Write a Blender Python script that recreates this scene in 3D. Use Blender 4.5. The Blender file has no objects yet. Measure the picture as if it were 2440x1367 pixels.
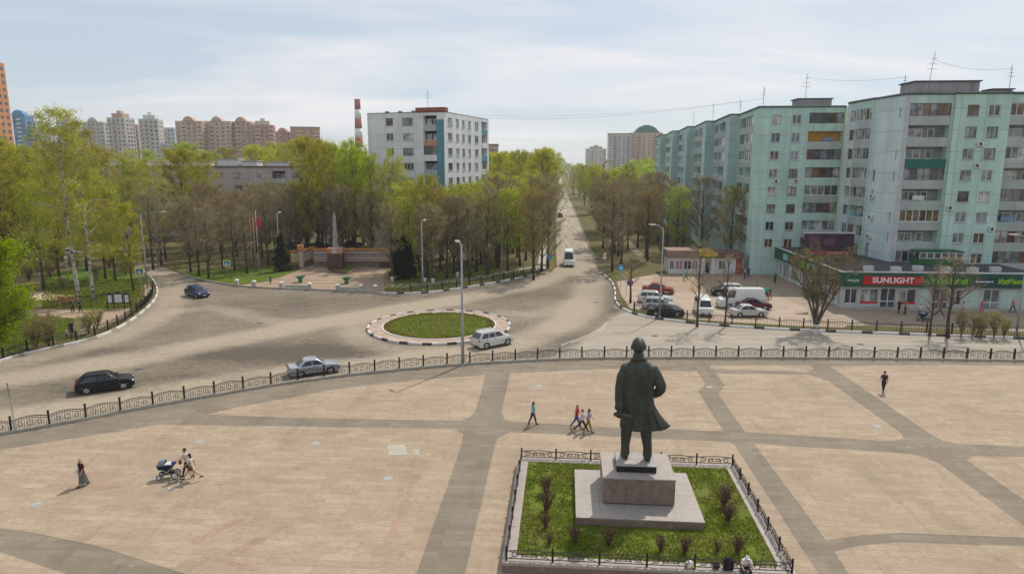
import bpy, bmesh, math, random
from mathutils import Vector, Matrix, noise
R = math.radians
rnd = random.Random(11)
HAZE_D = 0.0002
scn = bpy.context.scene
COL = scn.collection

# ---------------------------------------------------------------- camera
CAM_H, CAM_F, CAM_P = 18.0, 1600.0, math.atan(293/1600.0)
cd = bpy.data.cameras.new('camera'); cam = bpy.data.objects.new('camera', cd); COL.objects.link(cam)
cd.sensor_fit = 'HORIZONTAL'; cd.sensor_width = 36.0; cd.lens = 36.0*CAM_F/2440.0
cd.clip_start = 0.5; cd.clip_end = 20000
cam.location = (0, 0, CAM_H); cam.rotation_euler = (math.pi/2-CAM_P, 0, 0)
scn.camera = cam

# ---------------------------------------------------------------- sky and sun
SUN_AZ = math.atan2(0.54, 0.84)          # from +Y towards +X
SUN_EL = R(51)
w = bpy.data.worlds.new('World'); scn.world = w; w.use_nodes = True
nt = w.node_tree; nt.nodes.clear()
def wn(t, **k):
    n = nt.nodes.new(t)
    for a, b in k.items(): setattr(n, a, b)
    return n
sky = wn('ShaderNodeTexSky', sky_type='NISHITA', sun_disc=False, sun_elevation=SUN_EL, sun_rotation=SUN_AZ,
         air_density=1.0, dust_density=0.6, ozone_density=1.2, altitude=150)
tc = wn('ShaderNodeTexCoord'); sep = wn('ShaderNodeSeparateXYZ'); nt.links.new(tc.outputs['Generated'], sep.inputs[0])
def wm(op, a, b=None):
    n = wn('ShaderNodeMath', operation=op)
    for i, q in enumerate((a, b)):
        if q is None: continue
        if isinstance(q, (int, float)): n.inputs[i].default_value = q
        else: nt.links.new(q, n.inputs[i])
    return n.outputs[0]
zz = wm('ADD', wm('MAXIMUM', sep.outputs[2], 0.0), 0.11)
cmb = wn('ShaderNodeCombineXYZ')
nt.links.new(wm('DIVIDE', sep.outputs[0], zz), cmb.inputs[0]); nt.links.new(wm('DIVIDE', sep.outputs[1], zz), cmb.inputs[1])
mp = wn('ShaderNodeMapping'); mp.inputs['Rotation'].default_value = (0, 0, R(14)); mp.inputs['Scale'].default_value = (0.42, 0.8, 1)
mp.inputs['Location'].default_value = (8.3, 2.2, 0)
nt.links.new(cmb.outputs[0], mp.inputs[0])
n1 = wn('ShaderNodeTexNoise'); n1.inputs['Scale'].default_value = 0.85; n1.inputs['Detail'].default_value = 8; n1.inputs['Roughness'].default_value = 0.52
n1.inputs['Distortion'].default_value = 0.7; nt.links.new(mp.outputs[0], n1.inputs['Vector'])
def wmix(fac, A, B):
    m_ = wn('ShaderNodeMix', data_type='RGBA'); m_.clamp_factor = True
    for nm, q in (('Factor', fac), ('A', A), ('B', B)):
        i = [k for k in m_.inputs if k.name == nm and k.type == ('VALUE' if nm == 'Factor' else 'RGBA')][0]
        if isinstance(q, (int, float)): i.default_value = q
        elif isinstance(q, tuple): i.default_value = (*q, 1)
        else: nt.links.new(q, i)
    return [k for k in m_.outputs if k.type == 'RGBA'][0]
cr = wn('ShaderNodeMapRange'); cr.inputs['From Min'].default_value = .40; cr.inputs['From Max'].default_value = .66; cr.clamp = True
nt.links.new(n1.outputs['Fac'], cr.inputs['Value'])
veil = wmix(.72, sky.outputs[0], (4.9, 5.45, 6.15))          # high thin veil over the blue
mixo = wmix(cr.outputs['Result'], veil, (7.4, 7.3, 7.45))   # brighter cloud streaks
bg = wn('ShaderNodeBackground'); bg.inputs['Strength'].default_value = 0.11
nt.links.new(mixo, bg.inputs[0])
ow = wn('ShaderNodeOutputWorld'); nt.links.new(bg.outputs[0], ow.inputs[0])

sl = bpy.data.lights.new('sun', 'SUN'); so = bpy.data.objects.new('sun', sl); COL.objects.link(so)
sl.energy = 3.15; sl.angle = R(1.0); sl.color = (1.0, 0.93, 0.82)
sdir = Vector((math.sin(SUN_AZ)*math.cos(SUN_EL), math.cos(SUN_AZ)*math.cos(SUN_EL), math.sin(SUN_EL)))
so.rotation_euler = sdir.to_track_quat('Z', 'Y').to_euler(); so.location = (60, 90, 120)

# ---------------------------------------------------------------- exposure
vs = scn.view_settings; vs.view_transform = 'Standard'; vs.look = 'None'; vs.exposure = 0.14; vs.gamma = 1.0; vs.use_curve_mapping = False
cy = scn.cycles
cy.use_denoising = True; cy.max_bounces = 5; cy.diffuse_bounces = 3; cy.glossy_bounces = 2; cy.transmission_bounces = 3
cy.transparent_max_bounces = 6; cy.volume_bounces = 1; cy.caustics_reflective = False; cy.caustics_refractive = False
cy.sample_clamp_indirect = 6

# ---------------------------------------------------------------- survey helpers: where a sight line meets a plane
def P(u, v, z=0.0):
    xc = (u-1220)/CAM_F; yc = -(v-683.5)/CAM_F
    dy = math.cos(CAM_P)+yc*math.sin(CAM_P); dz = -math.sin(CAM_P)+yc*math.cos(CAM_P)
    t = (z-CAM_H)/dz
    return Vector((t*xc, t*dy, z))
def X(u, y, z=0.0):                      # x of picture column u at ground depth y
    return (u-1220)/CAM_F*(y*math.cos(CAM_P)-(z-CAM_H)*math.sin(CAM_P))
def PP(*pts, z=0.0): return [P(u, v, z) for u, v in pts]

# ---------------------------------------------------------------- mesh helpers
class MB:
    def __init__(s): s.v = []; s.f = []; s.m = []; s.T = None
    def add(s, vs, fs, mi=0):
        b = len(s.v)
        if s.T is not None: vs = [s.T @ Vector(q) for q in vs]
        s.v += [tuple(q) for q in vs]
        s.f += [tuple(b+i for i in f) for f in fs]; s.m += [mi]*len(fs)
        return s
    def box(s, x0, x1, y0, y1, z0, z1, mi=0):
        return s.add([(x0,y0,z0),(x1,y0,z0),(x1,y1,z0),(x0,y1,z0),(x0,y0,z1),(x1,y0,z1),(x1,y1,z1),(x0,y1,z1)],
                     [(0,3,2,1),(4,5,6,7),(0,1,5,4),(1,2,6,5),(2,3,7,6),(3,0,4,7)], mi)
    def cbox(s, c, d, mi=0): return s.box(c[0]-d[0]/2,c[0]+d[0]/2,c[1]-d[1]/2,c[1]+d[1]/2,c[2]-d[2]/2,c[2]+d[2]/2,mi)
    def quad(s, a, b, c, d, mi=0): return s.add([a,b,c,d], [(0,1,2,3)], mi)
    def prism(s, poly, z0, z1, mi=0, bottom=True):
        n = len(poly); vs = [(p[0],p[1],z0) for p in poly]+[(p[0],p[1],z1) for p in poly]
        fs = [tuple(range(n,2*n))]+[(i,(i+1)%n,n+(i+1)%n,n+i) for i in range(n)]
        if bottom: fs.append(tuple(range(n-1,-1,-1)))
        return s.add(vs, fs, mi)
    def rings(s, rings, cap=True, mi=0):
        n = len(rings[0]); vs = [q for r in rings for q in r]; fs = []
        for i in range(len(rings)-1):
            for j in range(n):
                k = (j+1) % n
                fs.append((i*n+j, i*n+k, (i+1)*n+k, (i+1)*n+j))
        if cap: fs.append(tuple(range(n-1,-1,-1))); fs.append(tuple(range((len(rings)-1)*n, len(rings)*n)))
        return s.add(vs, fs, mi)
    def tube(s, path, rad, n=6, mi=0, cap=True, sq=(1,1)):
        path = [Vector(p) for p in path]
        if not hasattr(rad, '__len__'): rad = [rad]*len(path)
        rs = []; ref = None
        for i, p in enumerate(path):
            d = (path[min(i+1,len(path)-1)]-path[max(i-1,0)])
            d = d.normalized() if d.length > 1e-9 else Vector((0,0,1))
            if ref is None:
                ref = Vector((1,0,0)) if abs(d.x) < .9 else Vector((0,1,0))
            a = (ref-d*ref.dot(d)).normalized(); b = d.cross(a); ref = a
            rs.append([p+(a*math.cos(2*math.pi*j/n)*sq[0]+b*math.sin(2*math.pi*j/n)*sq[1])*rad[i] for j in range(n)])
        return s.rings(rs, cap, mi)
    def lathe(s, prof, n=12, c=(0,0,0), mi=0):
        rs = [[(c[0]+r*math.cos(2*math.pi*j/n), c[1]+r*math.sin(2*math.pi*j/n), c[2]+z) for j in range(n)] for r, z in prof]
        return s.rings(rs, True, mi)
    def ell(s, c, r, nu=10, nv=7, mi=0, M=None):
        rs = []
        for i in range(nv+1):
            t = math.pi*i/nv; st = max(math.sin(t), .02); ring = []
            for j in range(nu):
                q = Vector((r[0]*st*math.cos(2*math.pi*j/nu), r[1]*st*math.sin(2*math.pi*j/nu), -r[2]*math.cos(t)))
                if M is not None: q = M @ q
                ring.append(q+Vector(c))
            rs.append(ring)
        return s.rings(rs, True, mi)
    def mesh(s, name, mats, smooth=False):
        me = bpy.data.meshes.new(name); me.from_pydata(s.v, [], s.f)
        for m in (mats if isinstance(mats, (list, tuple)) else [mats]): me.materials.append(m)
        if any(s.m): me.polygons.foreach_set('material_index', s.m)
        if smooth: me.polygons.foreach_set('use_smooth', [True]*len(s.f))
        me.update(); return me
    def build(s, name, mats, parent=None, smooth=False):
        return ob(name, s.mesh(name, mats, smooth), parent)
def ob(name, data, parent=None, loc=None, rz=None, scale=None):
    o = bpy.data.objects.new(name, data); COL.objects.link(o)
    if parent is not None: o.parent = parent
    if loc is not None: o.location = loc
    if rz is not None: o.rotation_euler = (0, 0, rz)
    if scale is not None: o.scale = scale
    return o
def tag(o, label=None, cat=None, group=None, kind=None):
    if label: o['label'] = label
    if cat: o['category'] = cat
    if group: o['group'] = group
    if kind: o['kind'] = kind
    return o
def thing(name, label, cat, loc=(0,0,0), rz=0.0, group=None):
    o = ob(name, None, None, loc, rz); o.empty_display_size = .3
    return tag(o, label, cat, group)
def struct(name, data, label=None):
    o = ob(name, data); o['kind'] = 'structure'
    if label: o['label'] = label
    return o
KIDS = {}
def copy_tree(src, loc=None, rz=None, scale=None, label=None, parent=None):
    c = src.copy(); COL.objects.link(c)
    if parent is not None: c.parent = parent
    if loc is not None: c.location = loc
    if rz is not None: c.rotation_euler = (0, 0, rz)
    if scale is not None: c.scale = scale
    if label: c['label'] = label
    kids = KIDS.get(src.name)
    if kids is None:
        kids = KIDS[src.name] = [k for k in src.children]
    for k in kids: copy_tree(k, parent=c)
    return c
TMP = bpy.data.scenes.new('workshop')
def evaluated(o):
    vl = TMP.view_layers[0]; vl.update(); return o.evaluated_get(vl.depsgraph)
def remeshed(mb, voxel, name, mats, smooth_it=0, dec=None):
    me = mb.mesh(name+'_src', mats); o = bpy.data.objects.new('tmp', me); TMP.collection.objects.link(o)
    m = o.modifiers.new('r', 'REMESH'); m.mode = 'VOXEL'; m.voxel_size = voxel; m.use_smooth_shade = True
    if smooth_it:
        q = o.modifiers.new('s', 'SMOOTH'); q.factor = .5; q.iterations = smooth_it
    if dec:
        q = o.modifiers.new('d', 'DECIMATE'); q.ratio = dec
    out = bpy.data.meshes.new_from_object(evaluated(o)); out.name = name
    bpy.data.objects.remove(o); bpy.data.meshes.remove(me)
    out.materials.clear()
    for mm in (mats if isinstance(mats, (list, tuple)) else [mats]): out.materials.append(mm)
    return out
def text_mesh(txt, size, depth, mat, name='lettering', shear=0.0, width=None, bold=0.0):
    cu = bpy.data.curves.new(name, 'FONT'); cu.body = txt; cu.size = size; cu.extrude = depth; cu.align_x = 'CENTER'; cu.align_y = 'CENTER'
    cu.shear = shear; cu.offset = bold; cu.resolution_u = 3
    o = bpy.data.objects.new('tmp', cu); TMP.collection.objects.link(o)
    me = bpy.data.meshes.new_from_object(evaluated(o)); me.name = name
    bpy.data.objects.remove(o); bpy.data.curves.remove(cu)
    M_ = Matrix.Rotation(math.pi/2, 4, 'X')
    if width:
        xs = [v.co.x for v in me.vertices]; k = width/max(max(xs)-min(xs), 1e-3); M_ = M_ @ Matrix.Diagonal((k,1,1,1))
    me.transform(M_); me.materials.clear(); me.materials.append(mat); return me
def resample(pts, step):
    pts = [Vector(p) for p in pts]; out = []; L = [0]
    for a, b in zip(pts, pts[1:]): L.append(L[-1]+(b-a).length)
    n = max(1, round(L[-1]/step))
    for i in range(n+1):
        d = L[-1]*i/n; k = max(j for j in range(len(L)) if L[j] <= d+1e-6); k = min(k, len(pts)-2)
        out.append(pts[k].lerp(pts[k+1], (d-L[k])/max(L[k+1]-L[k], 1e-9)))
    return out
def smooth_line(pts, it=2):
    pts = [Vector(p) for p in pts]
    for _ in range(it):
        q = [pts[0]]
        for a, b in zip(pts, pts[1:]): q += [a.lerp(b,.25), a.lerp(b,.75)]
        q.append(pts[-1]); pts = q
    return pts
def smooth_poly(pts, it=2):
    pts = [Vector(p) for p in pts]
    for _ in range(it):
        q = []
        for i, a in enumerate(pts):
            b = pts[(i+1) % len(pts)]; q += [a.lerp(b,.22), a.lerp(b,.78)]
        pts = q
    return pts
def ccw(poly):
    a = sum(p[0]*q[1]-q[0]*p[1] for p, q in zip(poly, poly[1:]+poly[:1]))
    return poly if a > 0 else poly[::-1]
def sheet(name, poly, z0, z1, mats, label=None):
    poly = ccw(list(poly)); n = len(poly)
    vs = [(p[0],p[1],z1) for p in poly]+[(p[0],p[1],z0) for p in poly]
    fs = [tuple(range(n))]+[(n+i, n+(i+1)%n, (i+1)%n, i) for i in range(n)]
    mb = MB(); mb.add(vs, fs)
    return struct(name, mb.mesh(name, mats), label)

# ---------------------------------------------------------------- materials
MATS = {}
def nodes_of(name):
    m = bpy.data.materials.new(name); m.use_nodes = True; t = m.node_tree; t.nodes.clear()
    return m, t
def L(t, a, b): t.links.new(a, b)
def nnoise(t, vec, scale, detail=4, rough=.55, dist=0.0):
    n = t.nodes.new('ShaderNodeTexNoise'); n.inputs['Scale'].default_value = scale; n.inputs['Detail'].default_value = detail
    n.inputs['Roughness'].default_value = rough; n.inputs['Distortion'].default_value = dist
    if vec is not None: L(t, vec, n.inputs['Vector'])
    return n.outputs['Fac']
def ramp(t, fac, lo, hi, a=0.0, b=1.0):
    n = t.nodes.new('ShaderNodeMapRange'); n.clamp = True
    n.inputs['From Min'].default_value = lo; n.inputs['From Max'].default_value = hi; n.inputs['To Min'].default_value = a; n.inputs['To Max'].default_value = b
    L(t, fac, n.inputs['Value']); return n.outputs['Result']
def cmix(t, fac, a, b, mode='MIX'):
    n = t.nodes.new('ShaderNodeMix'); n.data_type = 'RGBA'; n.blend_type = mode; n.clamp_factor = True
    for s, q in (('Factor', fac), ('A', a), ('B', b)):
        i = n.inputs[s] if s == 'Factor' else [k for k in n.inputs if k.name == s and k.type == 'RGBA'][0]
        if s == 'Factor': i = [k for k in n.inputs if k.name == 'Factor' and k.type == 'VALUE'][0]
        if isinstance(q, (int, float)): i.default_value = q
        elif isinstance(q, (tuple, list)): i.default_value = (*q[:3], 1)
        else: L(t, q, i)
    return [k for k in n.outputs if k.type == 'RGBA'][0]
def mul(t, a, b):
    n = t.nodes.new('ShaderNodeMath'); n.operation = 'MULTIPLY'
    for i, q in enumerate((a, b)):
        if isinstance(q, (int, float)): n.inputs[i].default_value = q
        else: L(t, q, n.inputs[i])
    return n.outputs[0]
def pos(t, scale=None, rot=None):
    g = t.nodes.new('ShaderNodeNewGeometry'); o = g.outputs['Position']
    if scale or rot:
        m = t.nodes.new('ShaderNodeMapping'); L(t, o, m.inputs[0])
        if scale: m.inputs['Scale'].default_value = scale
        if rot: m.inputs['Rotation'].default_value = rot
        o = m.outputs[0]
    return o
def finish(t, col, rough=.8, metal=0.0, spec=.3, bump=None, bstr=.3, bdist=.02, coat=0.0):
    b = t.nodes.new('ShaderNodeBsdfPrincipled')
    if isinstance(col, (tuple, list)): b.inputs['Base Color'].default_value = (*col[:3], 1)
    else: L(t, col, b.inputs['Base Color'])
    if isinstance(rough, (int, float)): b.inputs['Roughness'].default_value = rough
    else: L(t, rough, b.inputs['Roughness'])
    b.inputs['Metallic'].default_value = metal; b.inputs['Specular IOR Level'].default_value = spec; b.inputs['Coat Weight'].default_value = coat
    if bump is not None:
        n = t.nodes.new('ShaderNodeBump'); n.inputs['Strength'].default_value = bstr; n.inputs['Distance'].default_value = bdist
        L(t, bump, n.inputs['Height']); L(t, n.outputs[0], b.inputs['Normal'])
    o = t.nodes.new('ShaderNodeOutputMaterial'); L(t, b.outputs[0], o.inputs[0]); return b
def M(name, col, rough=.75, var=.18, scale=1.2, metal=0.0, spec=.3, bump=0.0, coat=0.0, dirt=None, dirtamt=.35):
    if name in MATS: return MATS[name]
    m, t = nodes_of(name); p = pos(t)
    f = nnoise(t, p, scale, 5, .6)
    lo = [max(0,c*(1-var)) for c in col]; hi = [min(1,c*(1+var)) for c in col]
    c = cmix(t, ramp(t, f, .3, .7), lo, hi)
    if dirt:
        pz = pos(t, (.9,.9,.16))
        c = cmix(t, ramp(t, nnoise(t, pz, 1.3, 6, .65), .5, .75, 0, dirtamt), c, dirt)
    finish(t, c, rough, metal, spec, nnoise(t, p, scale*14, 3) if bump else None, bump, coat=coat)
    MATS[name] = m; return m
def leafmat(name, a, b, trans=.4):
    m, t = nodes_of(name); p = pos(t)
    oi = t.nodes.new('ShaderNodeObjectInfo')
    c = cmix(t, ramp(t, nnoise(t, p, .55, 3, .6), .32, .68), a, b)
    c = cmix(t, ramp(t, nnoise(t, p, 7.0, 2), .35, .7, 0, .28), c, [q*.5 for q in a])
    h = t.nodes.new('ShaderNodeHueSaturation'); h.inputs['Saturation'].default_value = 1.05
    L(t, c, h.inputs['Color']); L(t, ramp(t, oi.outputs['Random'], 0, 1, .484, .52), h.inputs['Hue']); L(t, ramp(t, oi.outputs['Random'], 0, 1, .78, 1.2), h.inputs['Value'])
    d = t.nodes.new('ShaderNodeBsdfDiffuse'); tr = t.nodes.new('ShaderNodeBsdfTranslucent'); mx = t.nodes.new('ShaderNodeMixShader')
    mx.inputs[0].default_value = trans
    L(t, h.outputs[0], d.inputs[0]); L(t, h.outputs[0], tr.inputs[0]); L(t, d.outputs[0], mx.inputs[1]); L(t, tr.outputs[0], mx.inputs[2])
    o = t.nodes.new('ShaderNodeOutputMaterial'); L(t, mx.outputs[0], o.inputs[0]); return m

def glassmat(name, col, rough=.08):
    m, t = nodes_of(name); p = pos(t)
    c = cmix(t, ramp(t, nnoise(t, p, .7, 2), .4, .62), [q*.5 for q in col], [min(1,q*1.5) for q in col])
    finish(t, c, rough, 0.0, .6); return m
PANES = [glassmat('glass_dark', (.06,.072,.082)), glassmat('glass_grey', (.19,.21,.22)), glassmat('glass_curtain_pale', (.36,.36,.34), .25),
         glassmat('glass_curtain_brown', (.13,.085,.05), .2), glassmat('glass_curtain_red', (.13,.045,.035), .2)]
PANE_W = [2.6, 5, 3.6, 1.6, .6]
WHITE = M('white_paint', (.72,.72,.70), .55, .08)
BLACK = M('black_metal', (.018,.017,.017), .5, .3)
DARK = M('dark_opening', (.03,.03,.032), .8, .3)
GALV = M('galvanised_steel', (.34,.37,.38), .5, .15, metal=.25)
RUST = M('rusty_iron', (.13,.085,.055), .8, .35, 4)
CONC = M('concrete', (.42,.39,.34), .9, .2, .9, bump=.2, dirt=(.2,.17,.13))
# ================================================================ the setting: ground, road, square
def paver_mat(name, a, b, c3, bw=.26, bh=.13, mort=.55, contrast=.5):
    m, t = nodes_of(name); p = pos(t, rot=(0,0,R(4)))
    br = t.nodes.new('ShaderNodeTexBrick'); L(t, p, br.inputs['Vector']); br.inputs['Scale'].default_value = 1.0
    br.inputs['Brick Width'].default_value = bw; br.inputs['Row Height'].default_value = bh; br.inputs['Mortar Size'].default_value = .012
    br.inputs['Color1'].default_value = (.78,.78,.78,1); br.inputs['Color2'].default_value = (1.12,1.12,1.12,1); br.inputs['Mortar'].default_value = (mort,mort,mort,1)
    big = nnoise(t, p, .22, 6, .62)
    c = cmix(t, ramp(t, big, .36, .66), a, b)
    st = nnoise(t, pos(t, (.12,1.1,1), (0,0,R(4))), .9, 4, .6, .3)      # laying rows of a pinker batch
    c = cmix(t, ramp(t, st, .55, .68, 0, .6), c, c3)
    st2 = nnoise(t, pos(t, (1.0,.14,1), (0,0,R(4))), .7, 4, .6, .2)
    c = cmix(t, ramp(t, st2, .56, .68, 0, .45), c, [q*.8 for q in a])
    sp = nnoise(t, p, 2.6, 5, .7)
    c = cmix(t, ramp(t, sp, .56, .72, 0, .5), c, [q*.62 for q in a])
    b2 = t.nodes.new('ShaderNodeTexBrick'); L(t, p, b2.inputs['Vector']); b2.inputs['Scale'].default_value = 1.0; b2.inputs['Brick Width'].default_value = 1.56; b2.inputs['Row Height'].default_value = .52; b2.inputs['Mortar Size'].default_value = .03
    b2.inputs['Color1'].default_value = (.86,.835,.81,1); b2.inputs['Color2'].default_value = (1.08,1.08,1.07,1); b2.inputs['Mortar'].default_value = (.86,.84,.82,1)
    c = cmix(t, .8, c, cmix(t, 1.0, c, b2.outputs['Color'], 'MULTIPLY'))
    lt = nnoise(t, p, .9, 4, .7)
    c = cmix(t, ramp(t, lt, .66, .74, 0, .5), c, (.50,.44,.34))
    c = cmix(t, contrast, c, cmix(t, 1.0, c, br.outputs['Color'], 'MULTIPLY'))
    finish(t, c, .85, 0, .25, br.outputs['Fac'], .15, .01)
    return m
PAVE = paver_mat('sand_pavers', (.365,.286,.205), (.425,.334,.24), (.385,.265,.205))
BAND = paver_mat('grey_brown_pavers', (.215,.18,.138), (.265,.222,.17), (.21,.167,.13), contrast=.35)
PAVE2 = paver_mat('pink_pavers', (.36,.26,.185), (.41,.31,.22), (.38,.24,.18))
SHOPPAVE = paver_mat('shop_pavers', (.33,.265,.2), (.39,.315,.24), (.32,.24,.19))
def lawn_mat(name, g1, g2, soil, bal=.5):
    m, t = nodes_of(name); p = pos(t)
    c = cmix(t, ramp(t, nnoise(t, p, .8, 6, .65), .35, .65), g1, g2)
    c = cmix(t, ramp(t, nnoise(t, p, .16, 6, .65), bal-.08, bal+.12, 0, .92), c, soil)
    c = cmix(t, ramp(t, nnoise(t, p, 9, 3), .4, .7, 0, .45), c, [q*.5 for q in g1])
    finish(t, c, .95, 0, .1, nnoise(t, p, 12, 3), .6, .06); return m
LAWN = lawn_mat('spring_lawn', (.075,.105,.018), (.13,.15,.03), (.165,.125,.07), .43)
BEDG = lawn_mat('bed_grass', (.105,.15,.017), (.17,.205,.03), (.16,.125,.06), .54)
FIELD = lawn_mat('wild_ground', (.10,.12,.03), (.15,.15,.05), (.19,.15,.09), .45)
GRANITE = M('pink_granite', (.225,.165,.138), .5, .25, 3, bump=.1, dirt=(.12,.09,.07))
GRANTOP = M('pale_granite', (.35,.308,.275), .55, .12, 2.2, dirt=(.36,.3,.25), dirtamt=.3)
KERBW = M('kerb_white', (.66,.64,.62), .8, .15, 2, dirt=(.3,.26,.2))
KERBD = M('kerb_dark', (.075,.07,.07), .8, .3, 2)
KERBG = M('kerb_grey', (.36,.33,.28), .9, .2, 1.5, dirt=(.2,.17,.13))

def road_material():
    m, t = nodes_of('dusty_asphalt'); p = pos(t)
    at = t.nodes.new('ShaderNodeAttribute'); at.attribute_name = 'dust'; at.attribute_type = 'GEOMETRY'
    ac = t.nodes.new('ShaderNodeAttribute'); ac.attribute_name = 'clean'; ac.attribute_type = 'GEOMETRY'
    st = nnoise(t, pos(t, (.22,1.0,1), (0,0,R(-14))), 1.5, 8, .72, .4)
    nf = nnoise(t, p, 1.6, 9, .78, .3)
    lo_ = nnoise(t, p, .16, 4, .6)
    def add(a_, b_):
        q_ = t.nodes.new('ShaderNodeMath'); q_.operation = 'ADD'; L(t, a_, q_.inputs[0]); L(t, b_, q_.inputs[1]); return q_.outputs[0]
    s_ = add(add(mul(t, ramp(t, st, .25, .75), .24), mul(t, ramp(t, nf, .28, .72), .34)), mul(t, ramp(t, lo_, .3, .7), .16))
    c = cmix(t, ramp(t, add(s_, at.outputs['Fac']), .14, .78), (.10,.083,.062), (.37,.308,.23))
    c = cmix(t, ramp(t, nnoise(t, pos(t, (.45,1.0,1), (0,0,R(-14))), 3.6, 8, .85), .5, .66, 0, .62), c, (.088,.073,.055))
    c = cmix(t, ramp(t, nnoise(t, p, 8.5, 4, .7), .56, .7, 0, .4), c, (.42,.36,.27))
    c = cmix(t, ramp(t, nnoise(t, p, .7, 7, .7), .62, .7, 0, .4), c, (.09,.075,.056))
    cl = cmix(t, ramp(t, nnoise(t, pos(t, (.1,.9,1), (0,0,R(3))), .8, 6, .62), .35, .7), (.30,.262,.212), (.40,.35,.285))
    cl = cmix(t, ramp(t, nnoise(t, p, 4, 3, .7), .55, .75, 0, .25), cl, (.25,.22,.18))
    c = cmix(t, ac.outputs['Fac'], c, cl)
    finish(t, c, .9, 0, .2, nnoise(t, p, 6, 4), .25, .03); return m
ROAD = road_material()

def dist_line(x, y, line):
    b = 1e9
    for (ax, ay), (bx, by) in zip(line, line[1:]):
        dx, dy = bx-ax, by-ay; q = max(0, min(1, ((x-ax)*dx+(y-ay)*dy)/(dx*dx+dy*dy+1e-9)))
        b = min(b, (x-ax-q*dx)**2+(y-ay-q*dy)**2)
    return math.sqrt(b)
def xy(pts): return [(p[0], p[1]) for p in pts]
TR = [(xy(smooth_line(PP((-200,940),(0,905),(300,858),(600,800),(800,762),(1000,727),(1200,693),(1300,668),(1352,632),(1345,560)),1)), 2.6, .34),
      (xy(smooth_line(PP((1392,610),(1402,660),(1405,700),(1385,740),(1320,785),(1240,812),(1150,842),(900,866),(700,884),(400,932),(0,1000),(-200,1030)),1)), 2.3, .36),
      (xy(smooth_line(PP((1130,835),(900,835),(845,800),(850,765),(930,735),(1080,722)),1)), 1.6, .22),
      (xy(smooth_line(PP((300,632),(395,650),(415,690),(400,740),(300,800),(100,850),(-100,890)),1)), 2.0, .24),
      (xy(smooth_line(PP((430,740),(520,730),(640,770),(800,765)),1)), 1.5, .16),
      (xy(smooth_line(PP((1205,745),(1280,752),(1360,720)),1)), 1.6, .16)]
DK = [(P(640,845), 7, 2.3, -.26), (P(780,832), 6, 2.4, -.22), (P(1230,700), 7, 3.5, -.14), (P(700,725), 9, 3.2, -.12), (P(1435,700), 2.5, 9, -.18), (P(1300,800), 5, 2.2, -.2),
      (P(330,930), 9, 1.2, -.2), (P(240,840), 10, 1.5, -.12), (P(560,900), 9, 1.3, -.2)]
CB = xy(smooth_line(PP((1470,745),(1440,765),(1395,800),(1350,830),(1300,850)),1))
def road_attr(x, y):
    d = 0.0
    for line, w_, amt in TR:
        q = dist_line(x, y, line)/w_
        if q < 2.0: d += amt*1.3*math.exp(-(q**4)*.7)
    for c, rx, ry, amt in DK:
        q = ((x-c[0])/rx)**2+((y-c[1])/ry)**2
        if q < 6: d += amt*.95*math.exp(-q*.7)
    # right of the seam the carriageway is newer asphalt
    cl = 0.0
    if y < 84:
        bx = None
        for (ax, ay), (bx_, by) in zip(CB, CB[1:]):
            if min(ay,by) <= y <= max(ay,by): bx = ax+(bx_-ax)*(y-ay)/(by-ay+1e-9); break
        if bx is None: bx = CB[-1][0]-(CB[-1][1]-y)*.6 if y < CB[-1][1] else CB[0][0]
        cl = max(0, min(1, (x-bx+noise.noise(Vector((x*.7,y*.7,0)))*.5)/.9))
    return d, cl
def grid_sheet(name, x0, x1, y0, y1, s, z, mat, fn):
    nx = int((x1-x0)/s)+1; ny = int((y1-y0)/s)+1
    vs = [(x0+i*s, y0+j*s, z) for j in range(ny) for i in range(nx)]
    fs = [(j*nx+i, j*nx+i+1, (j+1)*nx+i+1, (j+1)*nx+i) for j in range(ny-1) for i in range(nx-1)]
    me = bpy.data.meshes.new(name); me.from_pydata(vs, [], fs); me.materials.append(mat)
    a = me.attributes.new('dust', 'FLOAT', 'POINT'); b = me.attributes.new('clean', 'FLOAT', 'POINT')
    va = [fn(v[0], v[1]) for v in vs]
    a.data.foreach_set('value', [q[0] for q in va]); b.data.foreach_set('value', [q[1] for q in va])
    return struct(name, me)
grid_sheet('road', -78, 84, 41, 126, .75, 0.0, ROAD, road_attr)
LB = lambda y: 8+.063*(y-116)
RB = lambda y: 15+.063*(y-116)
bl = MB()
for k in range(40):
    y0_ = 126+k*22; y1_ = y0_+22
    bl.quad((LB(y0_)-.3,y0_,0),(RB(y0_)+.3,y0_,0),(RB(y1_)+.3,y1_,0),(LB(y1_)-.3,y1_,0))
m, t = nodes_of('boulevard_asphalt'); p_ = pos(t)
c = cmix(t, ramp(t, nnoise(t, pos(t, (1.4,.07,1), (0,0,R(3.6))), .9, 5, .6), .35, .65), (.24,.20,.155), (.46,.39,.29))
finish(t, cmix(t, ramp(t, nnoise(t, p_, .6, 5, .7), .5, .8, 0, .5), c, (.2,.165,.125)), .9)
struct('boulevard', bl.mesh('boulevard', m))
struct('ground', MB().quad((-7000,-300,-.08),(7000,-300,-.08),(7000,9000,-.08),(-7000,9000,-.08)).mesh('ground', FIELD))

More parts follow.
